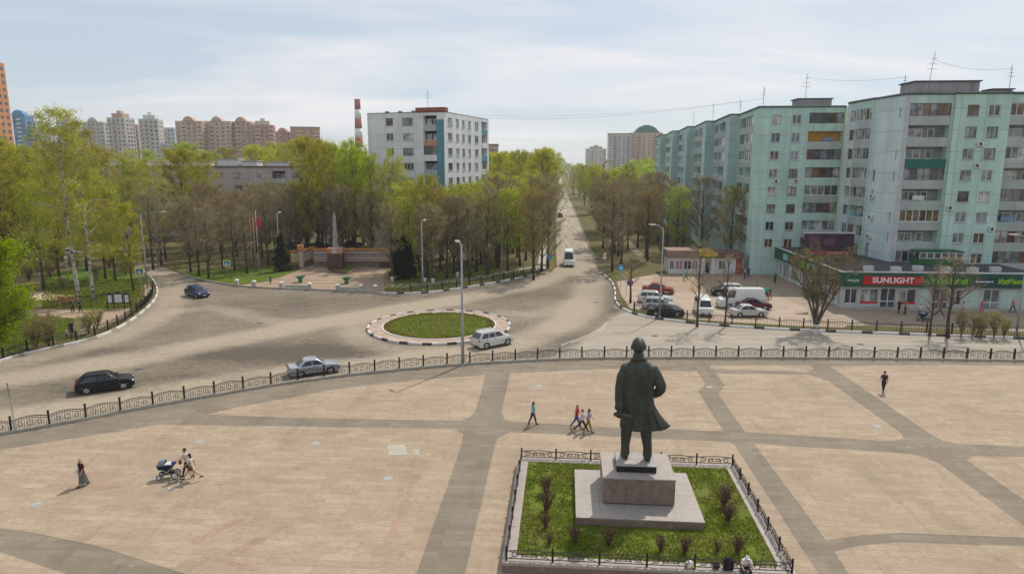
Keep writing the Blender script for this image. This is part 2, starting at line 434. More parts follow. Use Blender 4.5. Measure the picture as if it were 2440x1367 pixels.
# ---- the square on the near side of the railing
FL = smooth_line([P(u,v) for u,v in ((-330,1095),(-120,1058),(0,1035),(160,1008),(330,974),(500,944),(650,918),(800,897),(950,881),(1103,868),(1300,857),(1480,853),(1800,853),(2100,855),(2440,860),(2800,868))], 1)
SQ = sheet('square', [(p.x,p.y) for p in FL]+[(95,4),(-80,4)], -.05, .02, BAND)
panels = [
 [(492,988),(560,972),(800,927),(1000,905),(1157,893),(1145,940),(1132,980),(1118,996),(1092,1003),(700,996)],
 [(1216,889),(1450,879),(1660,885),(1681,915),(1663,933),(1724,1028),(1450,1018),(1222,1005),(1203,1000),(1195,984),(1202,950)],
 [(1693,872),(1929,870),(1940,879),(1921,887),(1693,879)],
 [(1705,890),(1929,893),(1973,908),(2060,970),(2150,1034),(2152,1044),(2130,1052),(1776,1030),(1712,940),(1727,918)],
 [(1978,873),(2210,870),(2600,872),(2600,1072),(2440,1065),(2288,1058),(2248,1051),(2219,1036),(2150,989)],
 [(2302,1095),(2322,1087),(2440,1088),(2600,1092),(2600,1290),(2440,1191)],
 [(1798,1058),(2125,1078),(2175,1083),(2204,1090),(2238,1105),(2440,1253),(2480,1284),(2440,1281),(2300,1276),(2140,1270),(2050,1276),(1968,1287)],
 [(1988,1314),(2056,1299),(2140,1292),(2440,1302),(2600,1308),(2600,1620),(2180,1620)],
 [(1186,1044),(1215,1030),(1738,1053),(1750,1060),(1950,1367),(2100,1620),(1040,1620),(1108,1367),(1180,1058)],
 [(-250,1115),(0,1072),(380,1012),(700,1016),(1082,1023),(1104,1034),(1100,1060),(992,1367),(930,1560),(600,1440),(440,1367),(230,1300),(60,1266),(-250,1235)],
 [(-250,1290),(-10,1312),(165,1370),(330,1430),(500,1600),(-250,1600)]]
for i, pl in enumerate(panels):
    q = PP(*pl)
    o = sheet('paving_panel', [(a.x,a.y) for a in q], .015, .027, PAVE); o.parent = SQ; del o['kind']
# ---- pavements and lawns across the road
LK = smooth_line(PP((-260,945),(-120,902),(0,862),(75,840),(150,826),(240,803),(300,774),(340,745),(368,718),(377,697),(370,674),(350,653),(318,637),(250,622),(100,605)), 1)
sheet('park_ground', [(p.x,p.y) for p in LK]+[(-300,150),(-300,40)], -.05, .10, LAWN)
FK = smooth_line(PP((40,590),(250,607),(345,619),(392,634),(424,650),(470,667),(560,682),(640,688),(760,692),(890,697),(915,700),(1000,700),(1060,694),(1130,683),(1200,671),(1265,657),(1310,649)), 1)
FKp = [(p.x,p.y) for p in FK]+[(LB(119),119),(LB(160),160),(LB(300),300),(LB(1000),1000),(-700,1000),(-700,170)]
sheet('park_ground', FKp, -.05, .10, LAWN)
RK = smooth_line(PP((2800,822),(2440,808),(2150,797),(1900,788),(1760,780),(1640,770),(1540,757),(1485,740),(1464,718),(1467,693),(1455,668),(1430,650)), 1)
sheet('east_ground', [(p.x,p.y) for p in RK]+[(RB(122),122),(RB(300),300),(RB(1000),1000),(700,1000),(700,60)], -.05, .10, LAWN)
ASPH2 = M('parking_asphalt', (.40,.31,.235), .9, .18, .5, bump=.1, dirt=(.24,.19,.15))
sheet('parking_area', [(a.x,a.y) for a in PP((1500,735),(1640,762),(1760,770),(1900,778),(2010,782),(2050,760),(1890,750),(1990,736),(1840,650),(1560,655),(1470,672),(1478,700))], .05, .108, ASPH2)
_rk = [(p.x-.15, p.y+3.2) for p in RK if p.x > 33]
sheet('shop_pavement', _rk+[(37.0,82),(37,110),(39.5,110),(42.5,84.5),(80,84)], .05, .116, SHOPPAVE)
sheet('kiosk_pavement', [(a.x,a.y) for a in PP((1560,655),(1840,655),(1905,690),(1700,700),(1540,695))], .05, .112, PAVE2)
# pavement on the park side (left), with the lawn behind it
sheet('park_path', [(a.x,a.y) for a in PP((180,804),(235,786),(300,755),(345,722),(366,698),(356,678),(340,680),(322,735),(255,742),(50,738),(60,752),(190,760),(235,762),(190,790))], .05, .106, PAVE2)
sheet('path', [(a.x,a.y) for a in PP((930,679),(1010,676),(1130,660),(1190,648),(1290,634),(1315,640),(1190,655),(1130,668),(1010,684),(930,688))], .05, .106, CONC)
sheet('path', [(LB(121)-3.6,121),(LB(121)-2.2,121),(LB(420)-2.2,420),(LB(420)-3.6,420)], .05, .106, CONC)
sheet('path', [(RB(121)+8.6,121),(RB(121)+10.2,121),(RB(420)+10.2,420),(RB(420)+8.6,420)], .05, .106, M('trodden_path',(.24,.19,.13),.95,.25,.8))

# ---- kerbs
def unit_kerb(name, mats, w_=.2, h_=.24):
    b = .02; mb = MB()
    mb.rings([[(x,-w_/2,-.05),(x,w_/2,-.05),(x,w_/2,h_-b),(x,w_/2-b,h_),(x,-w_/2+b,h_),(x,-w_/2,h_-b)] for x in (-.5,.5)])
    return mb.mesh(name, mats)
KW, KD, KG = unit_kerb('kerb_stone', KERBW), unit_kerb('kerb_stone', KERBD), unit_kerb('kerb_stone', KERBG)
def kerb(pts, plan, label, gap=.012):
    """plan: repeating (length, mesh)"""
    root = ob('kerb', None); root['kind'] = 'structure'; root['label'] = label
    pts = [Vector((p[0],p[1],0)) for p in pts]; Ls = [0]
    for a, b in zip(pts, pts[1:]): Ls.append(Ls[-1]+(b-a).length)
    def at_(d):
        k = 0
        while k < len(Ls)-2 and Ls[k+1] < d: k += 1
        return pts[k].lerp(pts[k+1], (d-Ls[k])/max(Ls[k+1]-Ls[k],1e-6))
    d = 0; i = 0
    while d < Ls[-1]-.3:
        ln, me = plan[i % len(plan)]; i += 1
        n = max(1, round(ln/1.2)); sl_ = ln/n
        for _ in range(n):
            e = min(d+sl_, Ls[-1])
            if e-d < .1: break
            a, b = at_(d), at_(e); c_ = (a+b)/2
            o = ob('kerb_stone', me, root, (c_.x, c_.y, rnd.uniform(-.012,.012)), math.atan2(b.y-a.y, b.x-a.x)+rnd.uniform(-.006,.006), ((b-a).length-gap, 1, 1))
            d = e
    return root
bw = [(2.3,KW),(1.05,KD)]
i0 = min(range(len(FK)), key=lambda i: (FK[i]-P(905,699)).length)
i1 = min(range(len(FK)), key=lambda i: (FK[i]-P(424,650)).length)
kerb(FK[i0:], bw, 'black and white kerb of the tree-lined corner lawn')
kerb(FK[i1:i0+1], [(2.4,KG)], 'plain grey kerb in front of the memorial')
kerb(RK, [(2.6,KW),(1.1,KD)], 'black and white kerb along the car park')
kerb(LK[4:-6], [(2.4,KW),(1.2,KG)], 'white dashed kerb along the birch park')
kerb([(LB(y)-.1,y) for y in range(119,330,14)], [(2.4,KG)], 'grey kerb on the lime tree side of the boulevard')
kerb([(RB(y)+.1,y) for y in range(122,330,14)], [(2.4,KG)], 'grey kerb on the apartment side of the boulevard')
def ring(c, r, n=90, a0=0.0): return [(c[0]+r*math.cos(a0+2*math.pi*i/n), c[1]+r*math.sin(a0+2*math.pi*i/n)) for i in range(n)]
RC = (-8.15, 73.6)
kerb(ring(RC,7.95)+[ring(RC,7.95)[0]], [(1.55,KW),(.95,KD)], 'black and white outer kerb of the roundabout')
kerb(ring(RC,6.35)+[ring(RC,6.35)[0]], [(1.2,KW)], 'white inner kerb of the roundabout')
sheet('roundabout_paving', ring(RC,7.86), 0.0, .15, M('red_pavers', (.40,.30,.235), .9, .2, 1.0, bump=.1, dirt=(.3,.22,.16)))
sheet('roundabout_lawn', ring(RC,6.27), .1, .20, BEDG)

# ---- painted lines
LINE = M('worn_line_paint', (.52,.49,.43), .9, .25, 2.5, dirt=(.36,.31,.24), dirtamt=.9)
def line(pts, w_=.14, z=.006):
    pts = [Vector((p[0],p[1])) for p in pts]; mb = MB(); a = []
    for i, p in enumerate(pts):
        d = (pts[min(i+1,len(pts)-1)]-pts[max(i-1,0)]).normalized(); n = Vector((-d.y,d.x))
        a.append((p+n*w_/2, p-n*w_/2))
    for (q, s), (u_, v_) in zip(a, a[1:]): mb.quad((s.x,s.y,z),(v_.x,v_.y,z),(u_.x,u_.y,z),(q.x,q.y,z))
    return struct('road_line', mb.mesh('road_line', LINE))
line(smooth_line(PP((1615,792),(1700,801),(1800,813)),1), .16)
line(smooth_line(PP((1700,797),(1820,809),(2000,814),(2440,826)),1), .12)
line(smooth_line(PP((1338,822),(1390,803),(1432,783),(1447,768)),1), .14)
line(smooth_line(PP((1362,817),(1412,800),(1443,780)),1), .12)
LINE = M('faint_line_paint', (.36,.315,.245), .9, .25, 2.5, dirt=(.26,.215,.16), dirtamt=.9)
for k in range(5): line(PP((1222-k*3,744+k*5),(1316-k*4,748+k*5)), .2)

GLAWN = lawn_mat('park_green_lawn', (.08,.135,.014), (.13,.18,.024), (.13,.10,.045), .62)
sheet('park_lawn', [(a.x,a.y) for a in PP((200,742),(318,734),(336,690),(345,668),(300,650),(200,636),(110,655),(100,695),(170,702))], .05, .112, GLAWN)
sheet('park_lawn', [(a.x,a.y) for a in PP((-90,872),(10,846),(150,806),(178,790),(160,764),(40,756),(-60,760))], .05, .112, GLAWN)
sheet('verge_lawn', [(a.x,a.y) for a in PP((430,652),(475,669),(560,680),(655,664),(690,652),(700,646),(640,640),(520,642))], .05, .112, GLAWN)

# repaired strips of pinker pavers, pale patches and hatch covers in the square
PINKS = paver_mat('pink_repair_pavers', (.36,.255,.195), (.41,.29,.22), (.36,.235,.185))
def strip(name, pts, mat, z):
    q = [(a.x,a.y) for a in PP(*pts)]; o = sheet(name, q, z-.006, z, mat); o.parent = SQ; del o['kind']; return o
for pts in (((452,1288),(465,1297),(602,1228),(592,1221)),((542,1318),(556,1328),(692,1252),(680,1244)),((915,1292),(932,1295),(1003,1132),(988,1130)),((685,1112),(700,1120),(765,1108),(755,1098)),((215,1150),(225,1168),(290,1160),(280,1146)),
            ((540,1345),(600,1360),(625,1352),(565,1338)),((640,1045),(690,1056),(696,1050),(650,1040)),((2130,1180),(2160,1195),(2175,1188),(2145,1172))):
    strip('repaired_paving', pts, PINKS, .033)
PALEP = M('pale_repair_slab', (.40,.365,.30), .9, .12, 1.5, dirt=(.36,.32,.25))
for pts in (((923,1060),(965,1060),(972,1084),(926,1085)),((984,1070),(998,1070),(1000,1083),(986,1084)),((398,1160),(425,1163),(432,1167),(400,1168))):
    strip('pale_paving_patch', pts, PALEP, .034)
HATCH_M = MB().lathe([(.29,-.004),(.29,.006),(.26,.009),(.05,.009)], 18).mesh('hatch_cover', M('hatch_grey', (.36,.345,.31), .8, .15, 4)); HATCH_D = MB().lathe([(.36,-.004),(.36,.006),(.33,.009),(.05,.009)], 18).mesh('manhole_cover', M('manhole_iron', (.09,.08,.07), .7, .25, 6))
for u, v in ((475,1052),(752,1057),(85,1202),(925,1140),(1690,922),(2088,1015),(1285,920)):
    q = P(u,v); tag(ob('hatch_cover', HATCH_M, None, (q.x,q.y,.03)), 'round pale hatch cover set in the paving of the square', 'hatch cover', 'hatch covers in the square')
for u, v in ((330,880),(620,770),(1240,720),(1420,720),(860,850),(1560,800),(2050,820)):
    q = P(u,v); tag(ob('manhole_cover', HATCH_D, None, (q.x,q.y,.002)), 'round dark manhole cover in the carriageway', 'manhole cover', 'manhole covers in the road')
# ================================================================ buildings
def wallmat(name, col, seam=(3.0,2.8), var=.1, dirt=None, seamc=.72):
    m, t = nodes_of(name); g = t.nodes.new('ShaderNodeNewGeometry'); sp = t.nodes.new('ShaderNodeSeparateXYZ'); L(t, g.outputs['Position'], sp.inputs[0])
    a = t.nodes.new('ShaderNodeMath'); a.operation = 'ADD'; L(t, sp.outputs[0], a.inputs[0]); L(t, sp.outputs[1], a.inputs[1])
    cb = t.nodes.new('ShaderNodeCombineXYZ'); L(t, a.outputs[0], cb.inputs[0]); L(t, sp.outputs[2], cb.inputs[1])
    br = t.nodes.new('ShaderNodeTexBrick'); L(t, cb.outputs[0], br.inputs['Vector']); br.offset = 0.0
    br.inputs['Scale'].default_value = 1; br.inputs['Brick Width'].default_value = seam[0]; br.inputs['Row Height'].default_value = seam[1]; br.inputs['Mortar Size'].default_value = .05
    br.inputs['Color1'].default_value = (.95,.95,.95,1); br.inputs['Color2'].default_value = (1.05,1.05,1.05,1); br.inputs['Mortar'].default_value = (seamc,seamc,seamc,1)
    p = g.outputs['Position']
    c = cmix(t, ramp(t, nnoise(t, p, .35, 5, .6), .3, .7), [q*(1-var) for q in col], [min(1,q*(1+var)) for q in col])
    if dirt: c = cmix(t, ramp(t, nnoise(t, pos(t, (.8,.8,.1)), 1.0, 6, .65), .45, .72, 0, .75), c, dirt)
    c = cmix(t, 1.0, c, br.outputs['Color'], 'MULTIPLY')
    finish(t, c, .85, 0, .2, nnoise(t, p, 5, 4), .12, .02); return m
MINT = wallmat('mint_panel_wall', (.47,.655,.585), dirt=(.38,.50,.465))
TEALW = wallmat('blue_green_wall', (.42,.575,.545), dirt=(.34,.46,.45))
PALEMINT = wallmat('pale_mint_wall', (.56,.67,.67), dirt=(.46,.55,.57))
GREYP = wallmat('grey_balcony_panel', (.42,.465,.445), (9,9), dirt=(.31,.34,.33))
LILAC = M('lilac_grey_trim', (.50,.48,.51), .8, .1)
CWHITE = wallmat('white_panel_wall', (.77,.78,.79), (3.2,3.0), dirt=(.6,.61,.63), seamc=.8)
ROOFT = M('bitumen_roof', (.075,.072,.075), .9, .25, .8)
TRIM = M('dark_roof_edge', (.07,.10,.095), .7, .2)
CREAM = M('cream_pilaster', (.74,.72,.58), .7, .06)
GDARK = M('deep_green_panel', (.015,.13,.095), .6, .15)
BRICKR = wallmat('red_brick_wall', (.50,.27,.20), (4,2.9), dirt=(.43,.27,.21))  # brick lightened so its colour carries some of the distance haze
CONCW = wallmat('concrete_shed_wall', (.36,.35,.35), (2.0,1.2), dirt=(.2,.2,.2))

def uvec(a): return Vector((math.cos(a), math.sin(a), 0))
class Facade:
    """one wall plane: O at its foot, e along it, n outwards; openings are cut through it"""
    def __init__(s, mb, O, e, W, H, z0=0.0, mi=0):
        s.mb, s.O, s.e, s.W, s.H, s.z0, s.mi = mb, Vector(O), Vector(e).normalized(), W, H, z0, mi
        s.n = Vector((s.e.y, -s.e.x, 0)); s.ops = []; s.rz = math.atan2(s.e.y, s.e.x)
    def pt(s, x, z, d=0.0): q = s.O+s.e*x+s.n*d; return (q.x, q.y, s.z0+z)
    def cut(s, x, z, w, h, depth=.22, back=1): s.ops.append((x,z,w,h,depth,back))
    def emit(s):
        xs = sorted({0, s.W, *[round(o[0],4) for o in s.ops], *[round(o[0]+o[2],4) for o in s.ops]})
        zs = sorted({0, s.H, *[round(o[1],4) for o in s.ops], *[round(o[1]+o[3],4) for o in s.ops]})
        def hole(x, z): return any(o[0] < x < o[0]+o[2] and o[1] < z < o[1]+o[3] for o in s.ops)
        for j in range(len(zs)-1):
            run = None
            for i in range(len(xs)):
                solid = i < len(xs)-1 and not hole((xs[i]+xs[i+1])/2, (zs[j]+zs[j+1])/2)
                if solid and run is None: run = xs[i]
                if not solid and run is not None:
                    s.mb.quad(s.pt(run,zs[j]), s.pt(xs[i],zs[j]), s.pt(xs[i],zs[j+1]), s.pt(run,zs[j+1]), s.mi); run = None
        for x,z,w_,h,d,b in s.ops:
            A = [s.pt(x,z),s.pt(x+w_,z),s.pt(x+w_,z+h),s.pt(x,z+h)]; B = [s.pt(x,z,-d),s.pt(x+w_,z,-d),s.pt(x+w_,z+h,-d),s.pt(x,z+h,-d)]
            for k in range(4):
                l = (k+1) % 4; s.mb.quad(A[l],A[k],B[k],B[l], s.mi)
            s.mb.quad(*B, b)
WCACHE = {}
def win_mesh(w_, h, sashes, fr, frame=True):
    key = ('f', round(w_,2), round(h,2), sashes, fr.name)
    if key not in WCACHE:
        mb = MB(); b = .07; d0, d1 = -.03, .05
        mb.box(0,w_,d0,d1,0,b); mb.box(0,w_,d0,d1,h-b,h); mb.box(0,b,d0,d1,b,h-b); mb.box(w_-b,w_,d0,d1,b,h-b)
        for k in range(1, sashes): x = w_*k/sashes; mb.box(x-b*.6,x+b*.6,d0,d1-.01,b,h-b)
        WCACHE[key] = mb.mesh('window', fr)
    return WCACHE[key]
def pane_mesh(w_, h, mat):
    key = ('p', round(w_,2), round(h,2), mat.name)
    if key not in WCACHE: WCACHE[key] = MB().box(0.04,w_-.04,.005,.025,.04,h-.04).mesh('pane', mat)
    return WCACHE[key]
def pane_mat(r_=rnd): return r_.choices(PANES, PANE_W)[0]
def window(F, par, x, z, w_, h, sashes=2, inset=.14, sill=True, fr=None, split=False, cut=True):
    if cut: F.cut(x, z, w_, h, .3)
    fr = fr or rnd.choice([WHITE,WHITE,M('brown_window_frame',(.16,.09,.055),.6),M('grey_window_frame',(.5,.5,.48),.6)])
    o = ob('window', win_mesh(w_,h,sashes,fr), par, F.pt(x,z,-inset), F.rz)
    if split:
        for k in range(sashes):
            ob('pane', pane_mesh(w_/sashes, h, pane_mat()), o, (w_*k/sashes, 0, 0))
    else: ob('pane', pane_mesh(w_,h,pane_mat()), o)
    if sill:
        key = ('s', round(w_,2))
        if key not in WCACHE: WCACHE[key] = MB().box(-.06,w_+.06,-.26,-.02,-.06,-.005).mesh('sill', GALV)
        ob('sill', WCACHE[key], o)
    return o
def loggia(F, par, x, z, w_, h, glazed, panelmat, n=6, ph=1.05, depth=1.2, fr=None):
    """one balcony bay: opening above a parapet panel, glazed or open"""
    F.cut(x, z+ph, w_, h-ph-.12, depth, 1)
    pn = ob('balcony_panel', None, par)
    mb = MB(); mb.box(.02,w_-.02,-.07,-.008,-.14,ph-.02)
    pn.data = None
    key = ('bp', round(w_,2), round(ph,2), panelmat.name)
    if key not in WCACHE: WCACHE[key] = mb.mesh('balcony_panel', panelmat)
    bpy.data.objects.remove(pn)
    pn = ob('balcony_panel', WCACHE[key], par, F.pt(x,z), F.rz)
    if glazed:
        window(F, par, x+.03, z+ph, w_-.06, h-ph-.15, n, .1, False, fr or (WHITE if rnd.random() < .6 else M('brown_window_frame',(.16,.09,.055),.6)), True, False)
    else:                                    # back wall with a window and a door
        o = ob('window', win_mesh(w_*.36,1.15,2,WHITE), par, F.pt(x+w_*.1,z+ph+.05,-depth+.06), F.rz); ob('pane', pane_mesh(w_*.36,1.15,pane_mat()), o)
        d = ob('door', win_mesh(.85,1.2,1,WHITE), par, F.pt(x+w_*.58,z+ph,-depth+.06), F.rz); ob('pane', pane_mesh(.85,1.2,pane_mat()), d)
        if rnd.random() < .3:
            lb = ob('laundry', MB().box(0,w_*.3,-.02,.02,0,.6).mesh('laundry', M('cloth_%d'%rnd.randrange(4), [(.6,.6,.62),(.45,.12,.1),(.2,.3,.45),(.5,.42,.3)][rnd.randrange(4)], .9)), par, F.pt(x+w_*rnd.uniform(.05,.6),z+ph+.1,-.6), F.rz)
def antenna(par, loc, h, lean=0.0, big=True):
    mb = MB(); top = (lean*h, 0, h); mb.tube([(0,0,0),top], .035, 5)
    for k, f in enumerate((.6,.72,.85)):
        z = h*f; l = (.7,.5,.35)[k]*(1 if big else .5)
        mb.tube([(lean*z-l,0,z),(lean*z+l,0,z)], .018, 4)
        for q in (-.8,-.3,.3,.8): mb.tube([(lean*z+l*q,-.35,z),(lean*z+l*q,.35,z)], .01, 3)
    return ob('antenna', mb.mesh('antenna', M('antenna_metal',(.16,.15,.15),.6)), par, loc)
def ac_unit(par, F, x, z):
    mb = MB(); mb.box(0,.8,-.38,-.02,0,.55); mb.lathe([(.2,0),(.2,.03)], 12, (0,0,0), 1) if False else None
    o = ob('air_conditioner', WCACHE.setdefault('ac', mb.mesh('air_conditioner', M('ac_white',(.6,.6,.58),.5))), par, F.pt(x,z), F.rz)
    fan = WCACHE.get('fan')
    if fan is None:
        fb = MB(); fb.rings([[(.3+.2*math.cos(2*math.pi*j/14),y_,.28+.2*math.sin(2*math.pi*j/14)) for j in range(14)] for y_ in (-.39,-.4)]); fan = WCACHE['fan'] = fb.mesh('fan_grille', BLACK)
    ob('fan_grille', fan, o)

A4 = R(-4); E1 = uvec(A4); E2 = Vector((-E1.y, E1.x, 0))
FH = 2.8
def quadwall(mb, a, b, z0, z1, mi=0): mb.quad((a[0],a[1],z0),(b[0],b[1],z0),(b[0],b[1],z1),(a[0],a[1],z1), mi)

# ---------------- block A: mint apartment block over the shops
def block_A():
    r = thing('apartment_block', 'mint green nine-storey apartment block rising directly behind the SUNLIGHT shop row', 'building')
    H = 27.0; O = Vector((52.2, 92.0, 0)); mb = MB(); EF = Vector((-.055,.998,0)).normalized()
    mats = [MINT, M('loggia_shade',(.25,.25,.24),.9,.3,.6), PALEMINT, LILAC, ROOFT]  # second slot: grey that holds the shade at the back of the loggias
    c0 = O; sec = []
    # camera-facing: loggia bay, window wall (0.5 m proud), loggia bay, window wall
    F1 = Facade(mb, O+E1*.55, E1, 5.6, H, 0, 0); F2 = Facade(mb, O+E1*6.15-E2*.55, E1, 7.0, H, 0, 0)
    F3 = Facade(mb, O+E1*13.15, E1, 6.0, H, 0, 0); F4 = Facade(mb, O+E1*19.15-E2*.55, E1, 14.0, H, 0, 0)
    for a, b in ((O+E1*6.15, O+E1*6.15-E2*.55),(O+E1*13.15-E2*.55, O+E1*13.15),(O+E1*19.15, O+E1*19.15-E2*.55)): quadwall(mb, a, b, 0, H)
    quadwall(mb, O, O+E1*.55, 0, H, 3)
    pal = [GREYP,GREYP,MINT,GREYP,GDARK,GREYP,GREYP,GREYP]
    for k in range(1, 9):
        z = 3.6+(k-1)*FH
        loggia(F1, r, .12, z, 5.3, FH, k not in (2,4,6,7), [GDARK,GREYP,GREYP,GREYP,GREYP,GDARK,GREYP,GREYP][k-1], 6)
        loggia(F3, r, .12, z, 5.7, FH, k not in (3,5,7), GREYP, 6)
        for x in (1.55, 4.25): window(F2, r, x, z+1.0, 1.45, 1.4, 2)
        for x in (1.3, 4.2, 8.2, 11): window(F4, r, x, z+1.0, 1.45, 1.4, 2)
    for F in (F1, F2, F3, F4):
        n = 2
        for q in range(n): F.cut(F.W*(q+.5)/n-.12, H-2.0, .2, .42, .3)      # attic vents
        F.emit()
    # flank along the car park
    Fp = Facade(mb, O+EF*13.2, -EF, 2.0, H, 0, 2); Fq = Facade(mb, O+EF*11.2-E1*.25, -EF, 4.4, H, 0, 0); Fr = Facade(mb, O+EF*6.8, -EF, 2.5, H, 0, 2); Fs = Facade(mb, O+EF*4.3, -EF, 4.3, H, 0, 2)
    for a, b in ((O+EF*11.2, O+EF*11.2-E1*.25),(O+EF*6.8-E1*.25, O+EF*6.8)): quadwall(mb, a, b, 0, H)
    for k in range(1, 9):
        z = 3.6+(k-1)*FH
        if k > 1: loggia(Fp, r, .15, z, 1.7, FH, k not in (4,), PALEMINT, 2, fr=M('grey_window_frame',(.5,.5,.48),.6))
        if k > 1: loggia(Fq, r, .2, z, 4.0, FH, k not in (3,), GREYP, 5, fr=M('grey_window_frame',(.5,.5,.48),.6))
        if k in (2,3,5,6,8): Fs.cut(3.2, z+.9, .28, 1.3, .3)
        if k in (4,5): window(Fr, r, .9, z+.9, .5, 1.5, 1)
    for z in (9.8, 12.8, 7.0): ac_unit(r, Fr, 1.3, z+.4)
    for x, k in ((.3,3),(3.2,6),(6.0,2),(3.1,5)): ac_unit(r, F2, x, 3.6+k*FH-.1)
    for x, k in ((.2,2),(2.9,5),(9.9,4),(6.0,1)): ac_unit(r, F4, x, 3.6+k*FH-.1)
    Fr.cut(.8, 4.7, .7, 2.0, .4); Fq.cut(2.6, 4.7, 1.1, 2.1, .5)
    for F in (Fp, Fq, Fr, Fs): F.emit()
    far = O+EF*13.2
    quadwall(mb, O+E1*33.15-E2*.55, O+E1*33.15+E2*14, 0, H); quadwall(mb, O+E1*33.15+E2*14, far+EF*.8, 0, H); quadwall(mb, far+EF*.8, far, 0, H, 2)
    mb.build('wall', mats, r)
    rf = MB(); poly = [O-E1*.0, O+E1*6.15, O+E1*6.15-E2*.55, O+E1*13.15-E2*.55, O+E1*13.15, O+E1*19.15, O+E1*19.15-E2*.55, O+E1*33.15-E2*.55, O+E1*33.15+E2*14, O+EF*14]
    rf.prism(ccw([(p.x,p.y) for p in poly]), H, H+.14); roof = rf.build('roof', ROOFT, r)
    # dark metal roof edge
    ed = MB(); loop = [O+EF*14, O+EF*11.2-E1*.3, O+EF*6.8-E1*.3, O+EF*6.7, O-E2*.1-E1*.1, O+E1*6.1-E2*.1, O+E1*6.1-E2*.65, O+E1*13.2-E2*.65, O+E1*13.2-E2*.1, O+E1*19.1-E2*.1, O+E1*19.1-E2*.65, O+E1*33.2-E2*.65]
    ed.tube([(p.x,p.y,H+.12) for p in loop], .16, 4); ed.build('roof_edge', TRIM, r)
    def onroof(s, d, z=H+.14): q = O+E1*s+E2*d; return (q.x,q.y,z)
    sh = MB(); sh.box(0,8.4,0,4,0,1.75); sh.box(-.2,8.6,-.2,4.2,1.75,1.9,1)
    s_ = ob('roof_house', sh.mesh('roof_house', [CONCW, ROOFT]), r, onroof(2.2,2.5), A4)
    sh = MB(); sh.box(0,2.6,0,2,0,.7); sh.box(-.2,2.8,-.3,2.2,.7,.85,1)
    for s0, d0 in ((12.6,3),(20.5,2.5)): ob('roof_vent', sh.mesh('roof_vent', [CONCW, ROOFT]), r, onroof(s0,d0), A4)
    antenna(r, onroof(3.2,1.2), 5.4, .1); antenna(r, onroof(.6,2), 2.6, 0, False); antenna(r, onroof(13.4,.8), 3.6, 0, False)
    return r
block_A()

# ---------------- block B: the long mint block stepping back along the boulevard
def block_B():
    r = thing('apartment_block', 'long mint green apartment block stepping back along the tree-lined boulevard', 'building')
    H = 26.7; O = Vector((39.05, 109.2, 0)); mb = MB(); mats = [MINT, M('loggia_shade',(.25,.25,.24),.9,.3,.6), TEALW, CREAM, ROOFT, GREYP]  # same grey for the loggia backs, with their shade in the colour
    F1 = Facade(mb, O, E1, 7.6, H, 0, 0); F2 = Facade(mb, O+E1*7.6, E1, 5.6, H, 0, 0)
    for k in range(1, 9):
        z = 3.6+(k-1)*FH
        for x in (2.1, 5.2): window(F1, r, x, z+1.0, 1.35, 1.4, 2)
        loggia(F2, r, .15, z, 5.3, FH, k not in (1,7), [MINT,GREYP,MINT,GREYP,MINT,MINT,GREYP,MINT][k-1], 5)
    orange = ob('balcony_lining', MB().box(.2,5.3,.9,1.0,0,1.55).mesh('balcony_lining', M('orange_lining',(.55,.25,.04),.7)), r, F2.pt(.1,3.6+6*FH+1.1), F2.rz)
    for x in (2.9, 6.0): ac_unit(r, F1, x, 3.6+4*FH+.2)
    F1.emit(); F2.emit()
    pil = MB(); pil.T = Matrix.Translation(O) @ Matrix.Rotation(A4,4,'Z'); pil.box(13.2,17.0,-.35,3.5,0,H+.1); pil.build('corner_pilaster', CREAM, r)
    quadwall(mb, O+E1*13.2, O+E1*13.2+E2*12, 0, H)
    # stepping flank sections
    p = O.copy(); ef = Vector((.150,.989,0)).normalized(); top = []; prev = None
    secs = [17,20,21,22,24,27]
    for i, ln in enumerate(secs):
        q = p+ef*ln
        F = Facade(mb, q, -ef, ln, H, 0, 2 if i % 2 else 0)
        x0 = ln*.04
        wn_ = ln*.34
        for k in range(1, 9):
            z = 3.6+(k-1)*FH
            for j in range(2):
                x = x0+j*(wn_+.35)
                if i < 3: loggia(F, r, x, z, wn_, FH, rnd.random() < .8, GREYP, 3)
                else: window(F, r, x+.3, z+1.0, wn_-.6, 1.4, 3)
        F.emit()
        top.append((p.copy(), q.copy()))
        if i < len(secs)-1:
            nx = q-E1*1.75; quadwall(mb, nx, q, 0, H, 2); p = nx
    last = top[-1][1]; quadwall(mb, last+E1*12, last, 0, H)
    quadwall(mb, O+E1*13.2+E2*12, last+E1*12, 0, H)
    mb.build('wall', mats, r)
    outline = [O+E1*13.2+E2*12, O+E1*13.2, O]
    for i, (a, b) in enumerate(top): outline += ([a] if i else [])+[b]
    outline.append(last+E1*12)
    rf = MB(); rf.prism(ccw([(q.x,q.y) for q in outline]), H, H+.14); rf.build('roof', ROOFT, r)
    ed = MB(); lp = [O+E1*13.2-E2*.1, O-E2*.1-E1*.1]
    for a, b in top: lp += [a-E1*.1, b-E1*.1]
    ed.tube([(q.x,q.y,H+.13) for q in lp], .15, 4); ed.build('roof_edge', TRIM, r)
    def onroof(s, d): q = O+E1*s+E2*d; return (q.x,q.y,H+.14)
    sh = MB(); sh.box(0,5.2,0,3,0,1.3); sh.box(-.2,5.4,-.2,3.2,1.3,1.45,1); ob('roof_house', sh.mesh('roof_house', [CONCW,ROOFT]), r, onroof(6.6,2.2), A4)
    antenna(r, onroof(7.4,1.4), 5.2); antenna(r, onroof(.8,1.0), 3.2, 0, False); antenna(r, onroof(3.6,26), 3.5, 0, False); antenna(r, onroof(3.2,48), 4.5, 0, False); antenna(r, onroof(5,80), 5.5, 0, False)
    return r
block_B()

